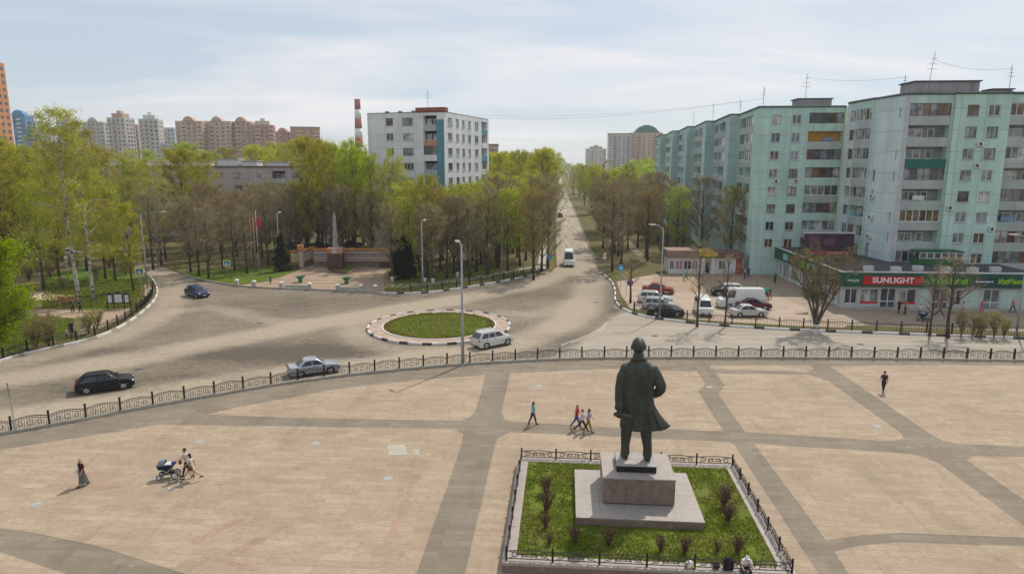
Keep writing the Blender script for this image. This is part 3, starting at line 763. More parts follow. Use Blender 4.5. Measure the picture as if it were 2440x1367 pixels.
# ---------------- block C: white tower among the trees
def block_C():
    r = thing('apartment_tower', 'white nine-storey tower with a rust-red roof parapet and teal stripe among the trees', 'building')
    H = 28.0; O = Vector((-13.4,136,0)); et = Vector((.305,.952,0)).normalized(); es = Vector((-.952,.305,0)).normalized(); mb = MB()
    TEALP = M('teal_panel', (.10,.27,.33), .7, .12, dirt=(.1,.2,.24)); mats = [CWHITE, DARK, TEALP]
    FR = Facade(mb, O, et, 26, H, 0, 0); FLf = Facade(mb, O+es*17, -es, 17, H, 0, 0)
    for k in range(9):
        z = 1.0+k*2.95
        for x, w_ in ((1.9,2.2),(6.2,1.5),(9.5,1.5),(13.0,1.5),(17.0,2.2)): window(FR, r, x, z+1.0, w_, 1.45, 2)
        loggia(FR, r, 21.4, z, 3.6, 2.95, k in (2,3,5), CWHITE if k % 2 else TEALP, 3)
        for x, w_ in ((4.2,1.6),(7.9,2.3)): window(FLf, r, x, z+1.0, w_, 1.45, 2 if w_ < 2 else 3)
        loggia(FLf, r, 12.5, z, 2.9, 2.95, k in (1,3,4,6), [CWHITE,BRICKR,GREYP][k % 3], 3)
    for x in (2.9,6.9,10.2,13.7,18): FR.cut(x, H-1.2, .22, .4, .3)
    for x in (5,9): FLf.cut(x, H-1.4, .22, .4, .3)
    FR.emit(); FLf.emit()
    b = O+es*17; c = b+et*26; d = O+et*26
    quadwall(mb, c, b, 0, H); quadwall(mb, d, c, 0, H)
    mb.build('wall', mats, r)
    rf = MB(); rf.prism(ccw([(p.x,p.y) for p in (O,b,c,d)]), H, H+.15); rf.build('roof', ROOFT, r)
    tp = MB(); tp.T = Matrix.Translation(O) @ Matrix.Rotation(math.atan2(-es.y,-es.x),4,'Z'); tp.box(-1.55,-.05,-.14,-.006,2,H-1.4); tp.build('teal_stripe', TEALP, r)
    rp = MB(); rp.T = tp.T; rp.box(-6.0,.22,-.3,.1,H+.15,H+.95); rp.box(-.1,.22,.1,1.6,H+.15,H+.95); rp.build('parapet', M('rust_red_metal',(.30,.085,.05),.6,.15), r)
    antenna(r, (O+es*4.3+et*2).to_tuple()[:2]+(H+.9,), 3.6)
    for k in range(5):
        q = O+es*(2+k*3)+et*3; ob('roof_vent', MB().box(-.4,.4,-.3,.3,0,.5).mesh('roof_vent', CONCW), r, (q.x,q.y,H+.15))
    return r
block_C()

# ---------------- block D: long low block behind the bare limes
def block_D():
    r = thing('apartment_block', 'low long pinkish-grey block with roof sheds showing over the bare lime trees', 'building')
    mb = MB(); H = 17.2; O = Vector((-104,170,0)); e = Vector((1,-.09,0)).normalized(); n = Vector((-e.y,e.x,0)); W = 55
    D1 = wallmat('pinkish_grey_wall', (.50,.41,.41), (6,2.9), dirt=(.38,.32,.33)); D2 = wallmat('aqua_wall', (.30,.42,.42), (6,2.9))
    F = Facade(mb, O, e, W, H, 0, 0)
    for k in range(5):
        z = 1.4+k*3.0
        for i in range(11):
            x = 1.6+i*4.9
            if i % 4 == 1: loggia(F, r, x, z, 3.4, 3.0, rnd.random() < .6, [D2,D1,GREYP][rnd.randrange(3)], 4)
            else: window(F, r, x, z+1.0, 2.0, 1.5, 3, sill=False)
    F.emit(); b = O+e*W; mb.quad((b.x,b.y,0),((b+n*12).x,(b+n*12).y,0),((b+n*12).x,(b+n*12).y,H),(b.x,b.y,H))
    c = O+n*12; quadwall(mb, c, O, 0, H); quadwall(mb, b+n*12, c, 0, H)
    mb.build('wall', [D1, DARK], r)
    rf = MB(); q = [O-n*.3, b-n*.3, b+n*12, c]; rf.prism(ccw([(p.x,p.y) for p in q]), H, H+.3); rf.build('roof', M('brown_roof_edge',(.13,.095,.09),.8), r)
    for s0, w_, h in ((2,5,1.2),(8,4.5,1.0),(14,3.5,1.1),(20.5,8.0,1.0),(31,5.5,1.6),(37,4.2,1.1),(43.5,5.4,.9)):
        m_ = MB(); m_.box(0,w_,0,3,0,h); m_.box(-.2,w_+.2,-.3,3.2,h,h+.16,1)
        p = O+e*s0+n*2; ob('roof_shed', m_.mesh('roof_shed', [WHITE, M('shed_roof',(.5,.48,.46),.8)]), r, (p.x,p.y,H+.3), math.atan2(e.y,e.x))
    return r
block_D()

# ---------------- far towers
def tower(label, u0, u1, depth, h, wallm, floors, cols, cap=None, bay=None, rz=0.0, name='tower_block', thick=12, group=None, balc=True, zone=None):
    x0, x1 = X(u0,depth,38), X(u1,depth,38); W = abs(x1-x0)
    r = thing(name, label, 'building', (x0,depth,0), rz, group); mb = MB()
    F = Facade(mb, (0,0,0), (1,0,0), W, h, 0, 0); fh = (h-2)/floors
    wm_ = WCACHE.setdefault(('fw',round(fh,2)), MB().box(0,1.5,-.05,.06,0,fh*.5).mesh('window', PANES[1])); wm2 = WCACHE.setdefault(('fw2',round(fh,2)), MB().box(0,1.5,-.05,.06,0,fh*.5).mesh('window', PANES[0]))
    bm = WCACHE.setdefault(('fb',wallm.name,round(W/cols,1)), MB().box(0,W/cols*.86,-1.1,-.0,0,1.05).mesh('balcony', WHITE if bay is None else bay))
    f0 = 0 if zone is None else zone
    for k in range(f0, floors):
        for c_ in range(cols):
            x = W*(c_+.5)/cols
            F.cut(x-.75, 1.2+k*fh+fh*.25, 1.5, fh*.5, .3)
            ob('window', wm_ if rnd.random() < .6 else wm2, r, (x-.75,.2,1.2+k*fh+fh*.25))
            if balc and c_ % 3 == 1: ob('balcony', bm, r, (W*c_/cols+W/cols*.07, -.004, 1.2+k*fh-.1))
    F.emit(); mb.quad((W,0,0),(W,thick,0),(W,thick,h),(W,0,h)); mb.quad((0,thick,0),(0,0,0),(0,0,h),(0,thick,h)); mb.quad((W,thick,0),(0,thick,0),(0,thick,h),(W,thick,h)); mb.quad((0,0,h),(W,0,h),(W,thick,h),(0,thick,h), 2)
    # windows on the side that shows
    mb.build('wall', [wallm, DARK, ROOFT], r)
    sidem = WCACHE.setdefault(('fs',round(fh,2)), MB().box(-.06,.06,0,1.6,0,fh*.5).mesh('window', PANES[0]))
    for k in range(f0, floors):
        for q in range(3):
            ob('window', sidem, r, (W if x0 < 0 else 0, thick*(q+.6)/3.4, 1.2+k*fh+fh*.25))
    if cap == 'dome':
        c_ = MB(); n = 9
        for xc in [W*(i+.5)/max(1,round(W/16)) for i in range(max(1,round(W/16)))]:
            pr = [(xc-4.2+8.4*j/n, 3.4*math.sin(math.pi*j/n)**.7) for j in range(n+1)]
            c_.add([(x,-.6,h+z) for x,z in pr]+[(x,6,h+z) for x,z in pr], [tuple(range(n+1))]+[tuple(range(2*n+1,n,-1))]+[(j,n+1+j,n+2+j,j+1) for j in range(n)])
        c_.build('roof_gable', wallm, r)
    elif cap == 'step':
        MB().box(W*.2,W*.8,2,thick-2,h,h+3).box(W*.4,W*.6,4,thick-4,h+3,h+5).build('roof_house', [bay or wallm], r)
    elif cap == 'green':
        g = M('green_roof',(.04,.16,.10),.6); c_ = MB()
        c_.rings([[(W*.1,-.3,h),(W*.9,-.3,h),(W*.9,thick,h),(W*.1,thick,h)],[(W*.25,2,h+5),(W*.75,2,h+5),(W*.75,thick-2,h+5),(W*.25,thick-2,h+5)],[(W*.42,3,h+7),(W*.58,3,h+7),(W*.58,thick-3,h+7),(W*.42,thick-3,h+7)]])
        c_.build('mansard_roof', g, r)
    elif cap == 'para': MB().box(-.3,W+.3,-.3,thick,h,h+.9).build('parapet', M('dark_parapet',(.25,.18,.16),.8), r)
    return r
WB = wallmat('white_brick_wall', (.56,.52,.50), (4,2.9)); BLUEW = wallmat('blue_wall', (.13,.30,.50), (4,2.9)); ORANGE = wallmat('orange_brick_wall', (.55,.25,.12), (3,2.9))
PINKB = wallmat('pink_brick_wall', (.58,.42,.37), (4,2.9)); TANB = wallmat('tan_brick_wall', (.55,.39,.29), (4,2.9)); CREAMB = M('cream_balcony', (.62,.55,.45), .8)  # pink and tan brick paled in colour for haze over the far towers
# orange tower at the edge of the park
tower('tall orange brick tower with pale window columns beyond the birch park', -150, -26, 285, 60, ORANGE, 20, 7, 'step', CREAMB, R(4), zone=6)
tower('blue-clad tower with a rounded top beyond the birches', 34, 62, 500, 53, BLUEW, 17, 3, 'dome', WHITE, R(8), zone=7)
tower('pale blue tower attached beside the rounded blue one', 64, 88, 506, 49, M('pale_blue_wall',(.42,.52,.6),.8), 16, 3, None, WHITE, zone=7)
tower('narrow white slab between the blue tower and the arched white block', 90, 122, 540, 46, WB, 15, 3, None, WHITE, zone=7)
tower('white brick block with an arched roof gable seen through bare crowns', 138, 178, 520, 50, WB, 16, 4, 'dome', CREAMB, R(-6), zone=7)
tower('white brick block with brown roof houses and balconies', 200, 252, 520, 49, WB, 16, 5, 'dome', CREAMB, R(-4), zone=7)
tower('white block with dark roof gable beside the pinkish end wall', 258, 302, 500, 51, WB, 17, 4, 'step', TANB, R(-4), zone=7)
tower('pink brick end wall block next to a white stair tower', 303, 330, 515, 47, PINKB, 15, 3, None, CREAMB, zone=7)
tower('slender white tower with tall balcony stack', 333, 376, 500, 50, WB, 16, 4, 'step', WHITE, R(10), zone=7)
tower('low grey slab between the white towers and the red brick row', 380, 417, 560, 47, M('pale_grey_wall',(.5,.53,.56),.8), 14, 4, None, WHITE, zone=7)
tower('red brick tower with arched gable at the pale end of its row', 420, 482, 515, 49.5, TANB, 16, 5, 'dome', CREAMB, R(3), zone=7)
tower('red brick tower with arched gable in the middle of its row', 486, 550, 525, 50, PINKB, 16, 5, 'dome', CREAMB, R(3), zone=7)
tower('red brick tower with arched gable beside the stepped brick end', 553, 598, 530, 50, TANB, 16, 4, 'dome', CREAMB, R(3), zone=7)
tower('stepped red brick end tower with light corner balconies', 598, 650, 520, 47, BRICKR, 15, 5, 'step', CREAMB, R(12), zone=7)
tower('lower red brick block with dark roof gables', 655, 692, 610, 46, BRICKR, 15, 4, 'dome', TANB, R(3), zone=6)
tower('red brick block with a toothed parapet near the striped chimney', 693, 760, 600, 49, BRICKR, 16, 5, 'para', CREAMB, R(14), zone=6)
tower('pale grey slab tower with blue balcony stack beside the green-roofed one', 1450, 1502, 640, 45, WB, 16, 5, 'para', M('blue_grey_balcony',(.3,.36,.42),.7), R(-3), zone=4)
tower('pink tower with a stepped green roof behind the long mint block', 1503, 1578, 650, 47, PINKB, 16, 6, 'green', TANB, R(-3), zone=4)
tower('cream rounded tower far along the boulevard', 1397, 1445, 1000, 40, WB, 13, 5, 'step', TANB, zone=4)
tower('small dark red building on the far horizon at the boulevard end', 1324, 1346, 1350, 28, BRICKR, 9, 3, None, TANB, zone=4)
tower('pinkish slab roof showing behind the white tower among trees', 1160, 1186, 330, 26.5, PINKB, 9, 3, 'para', TANB, zone=5)
# striped chimney
r = thing('chimney', 'tall red and white striped factory chimney', 'chimney', (X(853,640,60),640,0))
RED = M('chimney_red', (.38,.07,.06), .8); hh = 76; k_ = 0; z = hh
for i in range(7):
    dz = 8.6 if i < 6 else z
    q0, q1 = z-dz, z
    rr = lambda zz: 2.6+2.2*(1-zz/hh)
    mb = MB(); mb.lathe([(rr(q0),q0),(rr(q1),q1)], 16); mb.build('band', RED if i % 2 == 0 else WHITE, r, True); z = q0
    if z <= 0: break
MB().lathe([(2.3,hh-.3),(2.9,hh-.2),(2.9,hh+.5),(2.2,hh+.5)],16).build('rim', RED, r)

# ---------------- shops
def shops():
    r = thing('shop_row', 'single-storey L-shaped shop row with dark green fascia at the foot of the mint blocks', 'building')
    H = 4.7; C = Vector((41.6,83.0,0)); SH = M('shop_white_wall',(.47,.48,.47),.7,.1,dirt=(.4,.4,.38)); MINTP = M('mint_shop_panel',(.45,.60,.53),.6,.1)
    FASC = M('green_fascia',(.012,.085,.05),.5,.2); mb = MB()
    W1, W2 = 23.5, 26.5
    F = Facade(mb, C, E1, W1, H, 0, 0); S = Facade(mb, C+E2*W2, -E2, W2, H, 0, 0)
    # front wing: glazing bays
    bays = [(.3,1.5,0),(2.2,2.2,2),(4.65,1.85,3),(6.75,2.2,2),(9.5,1.2,1),(10.9,1.9,3),(13.1,1.3,0),(14.7,1.9,1),(17.0,1.9,3),(19.2,1.9,1),(21.4,1.6,1)]
    fr = WHITE
    for x, w_, k in bays:
        if k == 3:
            F.cut(x, .1, w_, 2.6, .3)
            d = ob('shop_door', win_mesh(w_,2.6,2,fr), r, F.pt(x,.1,-.12), F.rz)
            for j in range(2): ob('pane', pane_mesh(w_/2,2.6,PANES[0] if x < 14 else PANES[1]), d, (w_/2*j,0,0))
            ob('rail', MB().box(.06,w_-.06,-.05,.03,.9,1.0).mesh('rail', WHITE), d)
        else:
            z0_, h_ = (.7,1.9) if k != 1 else (.2,2.4)
            F.cut(x, z0_, w_, h_, .3)
            o = ob('shop_window', win_mesh(w_,h_,2,fr), r, F.pt(x,z0_,-.12), F.rz)
            for j in range(2): ob('pane', pane_mesh(w_/2,h_,[PANES[0],PANES[1],PANES[2]][rnd.randrange(3)] if k != 1 else MINTP), o, (w_/2*j,0,0))
            if k == 2: ob('red_strip', MB().box(0,w_,-.06,-.035,0,.28).mesh('red_strip', M('shop_red',(.55,.02,.03),.5)), o)
    F.emit()
    for k in range(9):
        x = 1.0+k*2.8; S.cut(x, .3, 2.3, 2.3, .3)
        o = ob('shop_window', win_mesh(2.3,2.3,3,fr), r, S.pt(x,.3,-.12), S.rz)
        for j in range(3): ob('pane', pane_mesh(2.3/3,2.3,[PANES[0],PANES[1],PANES[2],MINTP][rnd.randrange(4)]), o, (2.3/3*j,0,0))
    S.emit(); a = C+E1*W1; quadwall(mb, a, a+E2*8.4, 0, H); mb.build('wall', [SH, DARK], r)
    # roof deck (dark) with gravel, and white parapet cap
    rf = MB(); poly = [C, C+E1*W1, C+E1*W1+E2*8.4, C+E1*11.9+E2*8.4, C+E1*11.9+E2*W2, C+E2*W2]
    rf.prism(ccw([(p.x,p.y) for p in poly]), H-.3, H); rf.build('roof', ROOFT, r)
    cap = MB(); cap.tube([(p.x,p.y,H+.08) for p in (C+E2*W2-E1*.45, C-E1*.45-E2*.45, C+E1*W1-E2*.45)], .14, 4); cap.build('parapet_cap', M('parapet_grey',(.5,.52,.5),.7), r)
    fb = MB(); fb.T = Matrix.Translation(C) @ Matrix.Rotation(A4,4,'Z')
    fb.box(-.5,W1,-.5,-.01,2.95,H); fb.box(-.5,-.01,-.01,W2,2.95,H); fb.build('fascia', FASC, r)
    def sign(x0, x1, z0_, z1_, mat): return ob('sign_board', MB().box(x0,x1,-.58,-.504,z0_,z1_).mesh('sign_board', mat), r, C, A4)
    def letters(txt, xc, zc, size, mat, par, width=None, shear=0, bold=0): return ob('lettering', text_mesh(txt,size,.03,mat,width=width,shear=shear,bold=bold), par, (xc,-.62,zc))
    LIME = M('lime_letters',(.30,.62,.02),.5); LW = M('letter_white',(.8,.8,.8),.5); LR = M('sign_red',(.50,.012,.018),.5,.05)
    s = sign(2.1,9.2,3.25,4.3,LR); letters('SUNLIGHT', 5.7, 3.78, .95, LW, s, 5.0, bold=.02)
    for q in range(3): ob('chevron', MB().box(-.05,.05,-.63,-.6,-.3,.3).mesh('chevron', M('sign_orange_red',(.6,.1,.05),.5)), s, (8.45+q*.25,0,3.78))
    s = sign(9.6,14.9,3.3,4.25,M('sign_dark_green',(.01,.12,.04),.5)); letters('ВкусВилл', 12.4, 3.76, .95, LIME, s, 4.2, bold=.015)
    s = sign(15.2,22.4,3.25,4.25,M('sign_teal_black',(.01,.06,.05),.5)); letters('Избёнка', 19.6, 3.76, .9, LIME, s, 3.1, shear=.25, bold=.015)
    for j in range(8): ob('small_letter', WCACHE.setdefault('sml', MB().box(0,.17,-.6,-.582,0,.19).mesh('small_letter', LW)), s, (15.5+j*.27,0,3.66))
    s = sign(.0,1.8,3.25,4.3,M('sign_dark_green',(.01,.12,.04),.5))
    cur = MB(); cur.tube([(.2+.062*i,-.62,3.76+.2*math.sin(i*1.15)*(1.2 if i%5==0 else .6)) for i in range(24)], .04, 5); ob('script_lettering', cur.mesh('script_lettering', LW), s)
    # signs of the side wing
    for y0_, y1_, m_ in ((3,6.5,M('sign_dark_green',(.01,.12,.04),.5)),(7.5,9.2,M('sign_aqua',(.25,.5,.45),.5)),(10,11.2,M('sign_mint',(.4,.65,.5),.5)),(12.2,14.2,LIME),(15,16.2,M('sign_blue',(.03,.15,.25),.5)),(17,18.6,M('sign_brown',(.25,.12,.06),.5)),(19.5,21.5,M('sign_aqua',(.25,.5,.45),.5))):
        ob('sign_board', MB().box(-.57,-.504,y0_,y1_,3.3,4.2).mesh('sign_board', m_), r, C, A4)
    for k in range(6):
        ob('roof_unit', MB().box(0,1.1,0,.7,0,.6).mesh('roof_unit', M('ac_white',(.6,.6,.58),.5)), r, C+E1*(3+k*3.1)+E2*rnd.uniform(.6,1.6)+Vector((0,0,H)), A4)
    # glazed conservatory with green roof on the shop roof
    q = C+E1*12.0+E2*6.2; cv = MB(); cv.box(0,5.6,0,2.3,0,.95); cv.box(-.05,5.65,-.05,2.3,1.75,1.95)
    c_ = ob('conservatory', cv.mesh('conservatory', [M('conservatory_green',(.02,.12,.05),.6)]), r, q+Vector((0,0,H)), A4)
    for j in range(6):
        wq = ob('window', win_mesh(.9,.8,1,WHITE), c_, (.05+j*.93,0,.95)); ob('pane', pane_mesh(.9,.8,PANES[0]), wq)
    st = MB(); st.box(0,23.5,-.9,-.0,-.02,.22); ob('step', st.mesh('step', CONC), r, C+Vector((0,0,.116)), A4)
    return r
shops()
# billboard above the shop corner
r = thing('billboard', 'dark purple billboard with a red strip standing on the shop roof corner', 'billboard', (42.5,97.0,4.7), A4)
MB().box(0,6.9,0,.5,.25,3.4).build('panel', M('billboard_print',(.055,.022,.045),.6,.5,.8), r)
MB().box(-.12,7.02,-.06,.56,3.4,3.6).build('frame', M('billboard_frame',(.5,.47,.5),.6), r)
MB().box(.3,6.7,-.03,-.004,.35,.85).build('red_strip', M('billboard_red',(.42,.02,.06),.6,.3), r)
for x in (.6,3.4,6.3): MB().box(x-.1,x+.1,.52,.72,0,3.3).build('post', GALV, r)
for i in range(7): ob('letter_mark', MB().box(0,.28,-.05,-.034,0,.3).mesh('letter_mark', M('billboard_pink',(.5,.3,.36),.6)), r, (3.4+i*.42,0,.46))
for i in range(3): ob('printed_patch', MB().box(0,1.5,-.02,-.004,0,.9).mesh('printed_patch', M('billboard_patch_%d'%i, [(.10,.04,.08),(.13,.06,.12),(.03,.035,.03)][i], .6,.4,1.5)), r, (.5+i*2.1,0,2.2-.45*i))

# kiosk row
def kiosk():
    r = thing('kiosk', 'white glazed kiosk row with brown roof and yellow arched canopy beyond the parked cars', 'kiosk', (X(1592,110),110,.1), R(-2))
    W = 12.0; mb = MB(); F = Facade(mb, (0,0,0), (1,0,0), W, 2.7, 0, 0); KW_ = M('kiosk_white',(.62,.60,.58),.6,.1)
    for x, w_ in ((.2,.75),(1.1,1.3),(2.5,1.3),(3.9,.9),(8.2,1.2),(9.6,1.2)):
        F.cut(x,.7,w_,1.5,.25); o = ob('window', win_mesh(w_,1.5,2,WHITE), r, F.pt(x,.7,-.1)); ob('pane', pane_mesh(w_,1.5,[PANES[0],PANES[1],M('kiosk_poster',(.4,.22,.22),.5,.6,3)][rnd.randrange(3)]), o)
    F.cut(6.1,.05,.75,2.0,.8); F.emit(); mb.quad((W,0,0),(W,4,0),(W,4,2.7),(W,0,2.7)); mb.quad((0,4,0),(0,0,0),(0,0,2.7),(0,4,2.7)); mb.quad((W,4,0),(0,4,0),(0,4,2.7),(W,4,2.7))
    mb.build('wall', [KW_, DARK], r)
    MB().box(-.3,5.0,-.4,4.2,2.7,3.9).build('roof', M('kiosk_brown_roof',(.26,.17,.13),.8,.2,1,dirt=(.16,.1,.08)), r)
    MB().box(7.6,W+.2,-.3,4.2,2.7,3.6).build('roof', M('kiosk_dark_roof',(.15,.085,.075),.8,.2), r)
    MB().box(5.0,7.6,-.5,4.0,2.7,2.95).build('canopy', M('kiosk_green',(.05,.2,.05),.6), r)
    n = 10; pr = [(6.3+1.55*math.cos(math.pi*j/n), 2.95+1.15*math.sin(math.pi*j/n)) for j in range(n+1)]
    d = MB(); d.add([(x,-.6,z) for x,z in pr]+[(x,2,z) for x,z in pr], [tuple(range(n,-1,-1)), tuple(range(n+1,2*n+2))]+[(j,j+1,n+2+j,n+1+j) for j in range(n)]); d.build('arched_canopy', M('kiosk_yellow',(.55,.36,.03),.6), r)
    for x in (5.35,7.0): MB().box(x,x+.5,-.3,-.02,0,2.68).build('pilaster', WHITE, r)
    MB().box(11.0,W+.02,-.1,-.012,.05,2.6).build('end_panel', M('kiosk_red',(.30,.06,.045),.7), r)
    MB().box(9.4,11.0,-.07,-.012,.4,2.3).build('shutter', M('shutter_white',(.62,.62,.66),.6), r)
kiosk()
# ================================================================ railings
def rail_panel(name, w_=1.96, h=.95, arch=.16, bars=13, ring_=True, mat=BLACK, low=.1):
    mb = MB(); n = 10
    top = [(w_*i/n-w_/2, 0, h-arch+arch*math.sin(math.pi*i/n)) for i in range(n+1)]
    mb.tube(top, .03, 4); mb.tube([(-w_/2,0,low),(w_/2,0,low)], .022, 4)
    mid = [(p[0],0,p[2]-.13) for p in top]; mb.tube(mid, .02, 3)
    for i in range(bars):
        x = -w_/2+w_*(i+.5)/bars; zt = h-arch+arch*math.sin(math.pi*(x/w_+.5))
        mb.tube([(x,0,low),(x,0,zt)], .016, 3, cap=False)
    if ring_:
        for cx in (-w_*.27, 0, w_*.27):
            rr = .17 if cx == 0 else .13
            mb.tube([(cx+rr*math.cos(2*math.pi*j/10),0,h*.5+rr*math.sin(2*math.pi*j/10)) for j in range(11)], .022, 3)
    return mb.mesh(name, mat)
def post_mesh(h=1.12, s=.065, mat=BLACK):
    mb = MB(); mb.box(-s,s,-s,s,-.05,h); mb.rings([[(-s-.02,-s-.02,h),(s+.02,-s-.02,h),(s+.02,s+.02,h),(-s-.02,s+.02,h)],[(-s*.3,-s*.3,h+.07),(s*.3,-s*.3,h+.07),(s*.3,s*.3,h+.07),(-s*.3,s*.3,h+.07)]])
    return mb.mesh('post', mat)
RP = rail_panel('railing_panel'); PM = post_mesh(); RP2 = rail_panel('railing_panel', bars=9, ring_=False, mat=M('dull_iron',(.045,.04,.035),.7))
def railing(label, pts, step, z=.02, panel=RP, post=PM, base=True, group='railings round the square', nopanel=False, pw=1.96):
    pts = resample(pts, step); r = thing('railing', label, 'railing', (pts[0].x,pts[0].y,z), group=group); o0 = pts[0]
    for i, p in enumerate(pts):
        q = p-o0
        d = (pts[min(i+1,len(pts)-1)]-pts[max(i-1,0)]); a = math.atan2(d.y,d.x)
        ob('post', post, r, (q.x,q.y,0), a).rotation_euler = (rnd.gauss(0,.012), rnd.gauss(0,.012), a)
        if i < len(pts)-1:
            e = pts[i+1]-p; m_ = q+e*.5; a = math.atan2(e.y,e.x)
            if not nopanel: ob('railing_panel', panel, r, (m_.x,m_.y,rnd.uniform(-.02,.012)), a, ((e.length-.14)/pw,1,rnd.uniform(.97,1.03))).rotation_euler = (rnd.gauss(0,.02), rnd.gauss(0,.006), a)
            if base: ob('base_stone', BASE, r, (m_.x,m_.y,0), a, (e.length-.015,1,1))
    return r
BASE = (lambda mb: mb.rings([[(x,-.24,-.05),(x,.2,-.05),(x,.2,.15),(x,.16,.18),(x,-.2,.18),(x,-.24,.15)] for x in (-.5,.5)]))(MB()).mesh('base_stone', M('parapet_stone',(.36,.32,.255),.9,.2,1.2,bump=.2,dirt=(.22,.185,.14)))
iL = min(range(len(FL)), key=lambda i: (FL[i]-P(1103,868)).length)
offs = lambda p: Vector((p.x,p.y,0))
railing('black wrought railing on a stone base from the sign pole up to the tall lamp', [offs(p) for p in FL[2:iL+1]], 2.12)
railing('black wrought railing on a stone base running behind the bronze statue', [offs(p) for p in FL[iL:-2]], 2.12)
# inside edges of the other pavements
def inset(pts, d):
    out = []
    for i, p in enumerate(pts):
        t_ = (pts[min(i+1,len(pts)-1)]-pts[max(i-1,0)]).normalized(); out.append(Vector((p.x-t_.y*d, p.y+t_.x*d, 0)))
    return out
jl = min(range(len(LK)), key=lambda i: (LK[i]-P(374,690)).length)
railing('dark railing with arched panels along the birch park kerb', inset(LK[3:jl+1], .55), 2.3, .1, base=False)
railing('thin dark railing along the corner lawn under the lime trees', inset(FK[i0+2:-1], .7), 2.5, .1, RP2, base=False)
jr = min(range(len(RK)), key=lambda i: (RK[i]-P(1490,741)).length)
railing('thin railing with black posts between the car park and the kerb', inset(RK[2:jr+1], -.8), 2.45, .1, RP2, base=False)

# ================================================================ monument with bed, pedestal and bronze figure
MO = Vector((6.4,33.0,0)); AM = R(-4.5)
def MW(x, y, z=0.0): return MO+uvec(AM)*x+Vector((-uvec(AM).y,uvec(AM).x,0))*y+Vector((0,0,z))
BX0,BX1,BY0,BY1,BZ = -6.4,6.45,-6.28,4.75,.54
bed = thing('flower_bed', 'raised granite-edged grass bed around the statue pedestal', 'flower bed', MO, AM)
mb = MB(); bw_ = .62
for x0,x1,y0,y1 in ((BX0,BX1,BY0,BY0+bw_),(BX0,BX1,BY1-bw_,BY1),(BX0,BX0+bw_,BY0+bw_,BY1-bw_),(BX1-bw_,BX1,BY0+bw_,BY1-bw_)):
    L_ = max(x1-x0, y1-y0); n = max(1, round(L_/1.25))
    for i in range(n):
        if x1-x0 > y1-y0: a, b = x0+(x1-x0)*i/n, x0+(x1-x0)*(i+1)/n; ob('border_slab', MB().box(a+.006,b-.006,y0,y1,BZ-.13,BZ+rnd.uniform(-.004,.004)).mesh('border_slab', GRANTOP), bed)
        else: a, b = y0+(y1-y0)*i/n, y0+(y1-y0)*(i+1)/n; ob('border_slab', MB().box(x0,x1,a+.006,b-.006,BZ-.13,BZ+rnd.uniform(-.004,.004)).mesh('border_slab', GRANTOP), bed)
MB().box(BX0+.06,BX1-.06,BY0+.06,BY1-.06,0,BZ-.13).build('bed_wall', GRANITE, bed)
MB().box(BX0+bw_,BX1-bw_,BY0+bw_,BY1-bw_,BZ-.13,BZ-.03).build('soil', BEDG, bed)
def tufts(name, n, fn, h0, h1, mats, label, w_=.035, lean=.5):
    vs, fs, mi = [], [], []
    for _ in range(n):
        x, y, z = fn(); h = rnd.uniform(h0,h1); a = rnd.uniform(0,6.28); l = rnd.uniform(0,lean)*h; ca, sa = math.cos(a), math.sin(a); b = len(vs)
        a2 = rnd.uniform(0,6.28)
        vs += [(x-sa*w_,y+ca*w_,z),(x+sa*w_,y-ca*w_,z),(x+ca*l,y+sa*l,z+h)]; fs.append((b,b+1,b+2)); mi.append(rnd.choices(range(len(mats)),[5,3,1.8][:len(mats)])[0])
    me = bpy.data.meshes.new(name); me.from_pydata(vs,[],fs)
    for m_ in mats: me.materials.append(m_)
    me.polygons.foreach_set('material_index', mi)
    o = ob(name, me); o['kind'] = 'stuff'; o['label'] = label; o['category'] = 'grass'; return o
G1 = leafmat('grass_green', (.13,.20,.018), (.21,.27,.036), .4); G2 = leafmat('grass_light', (.28,.32,.045), (.38,.38,.08), .4); G3 = leafmat('grass_dry', (.24,.18,.09), (.30,.23,.13), .2)
def bedpt():
    while 1:
        x, y = rnd.uniform(BX0+bw_+.02,BX1-bw_-.02), rnd.uniform(BY0+bw_+.02,BY1-bw_-.02)
        if noise.noise(Vector((x*.9,y*.9,3.3)))+.5*noise.noise(Vector((x*2.3,y*2.3,1))) < -.3+rnd.uniform(-.25,.25): continue
        if not (-3.1 < x < 3.25 and -2.85 < y < 2.55): 
            q = MW(x,y,BZ-.03); return q.x,q.y,q.z
tufts('grass', 19000, bedpt, .04, .13, [G1,G2,G3], 'green grass filling the statue bed')
def rbpt():
    a = rnd.uniform(0,6.283); q = 6.2*math.sqrt(rnd.random()); return RC[0]+q*math.cos(a), RC[1]+q*math.sin(a), .19
tufts('grass', 12000, rbpt, .04, .13, [G1,G2,G3], 'green grass on the round traffic island', .06)
GR = M('reddish_plants', (.20,.10,.06), .9, .3)
def rbedge():
    a = rnd.uniform(0,6.283); q = rnd.uniform(5.5,6.2); return RC[0]+q*math.cos(a), RC[1]+q*math.sin(a), .19
tufts('grass', 2200, rbedge, .1, .26, [leafmat('edge_plants',(.20,.12,.05),(.28,.15,.08),.3), G2], 'reddish edging plants round the traffic island', .07)
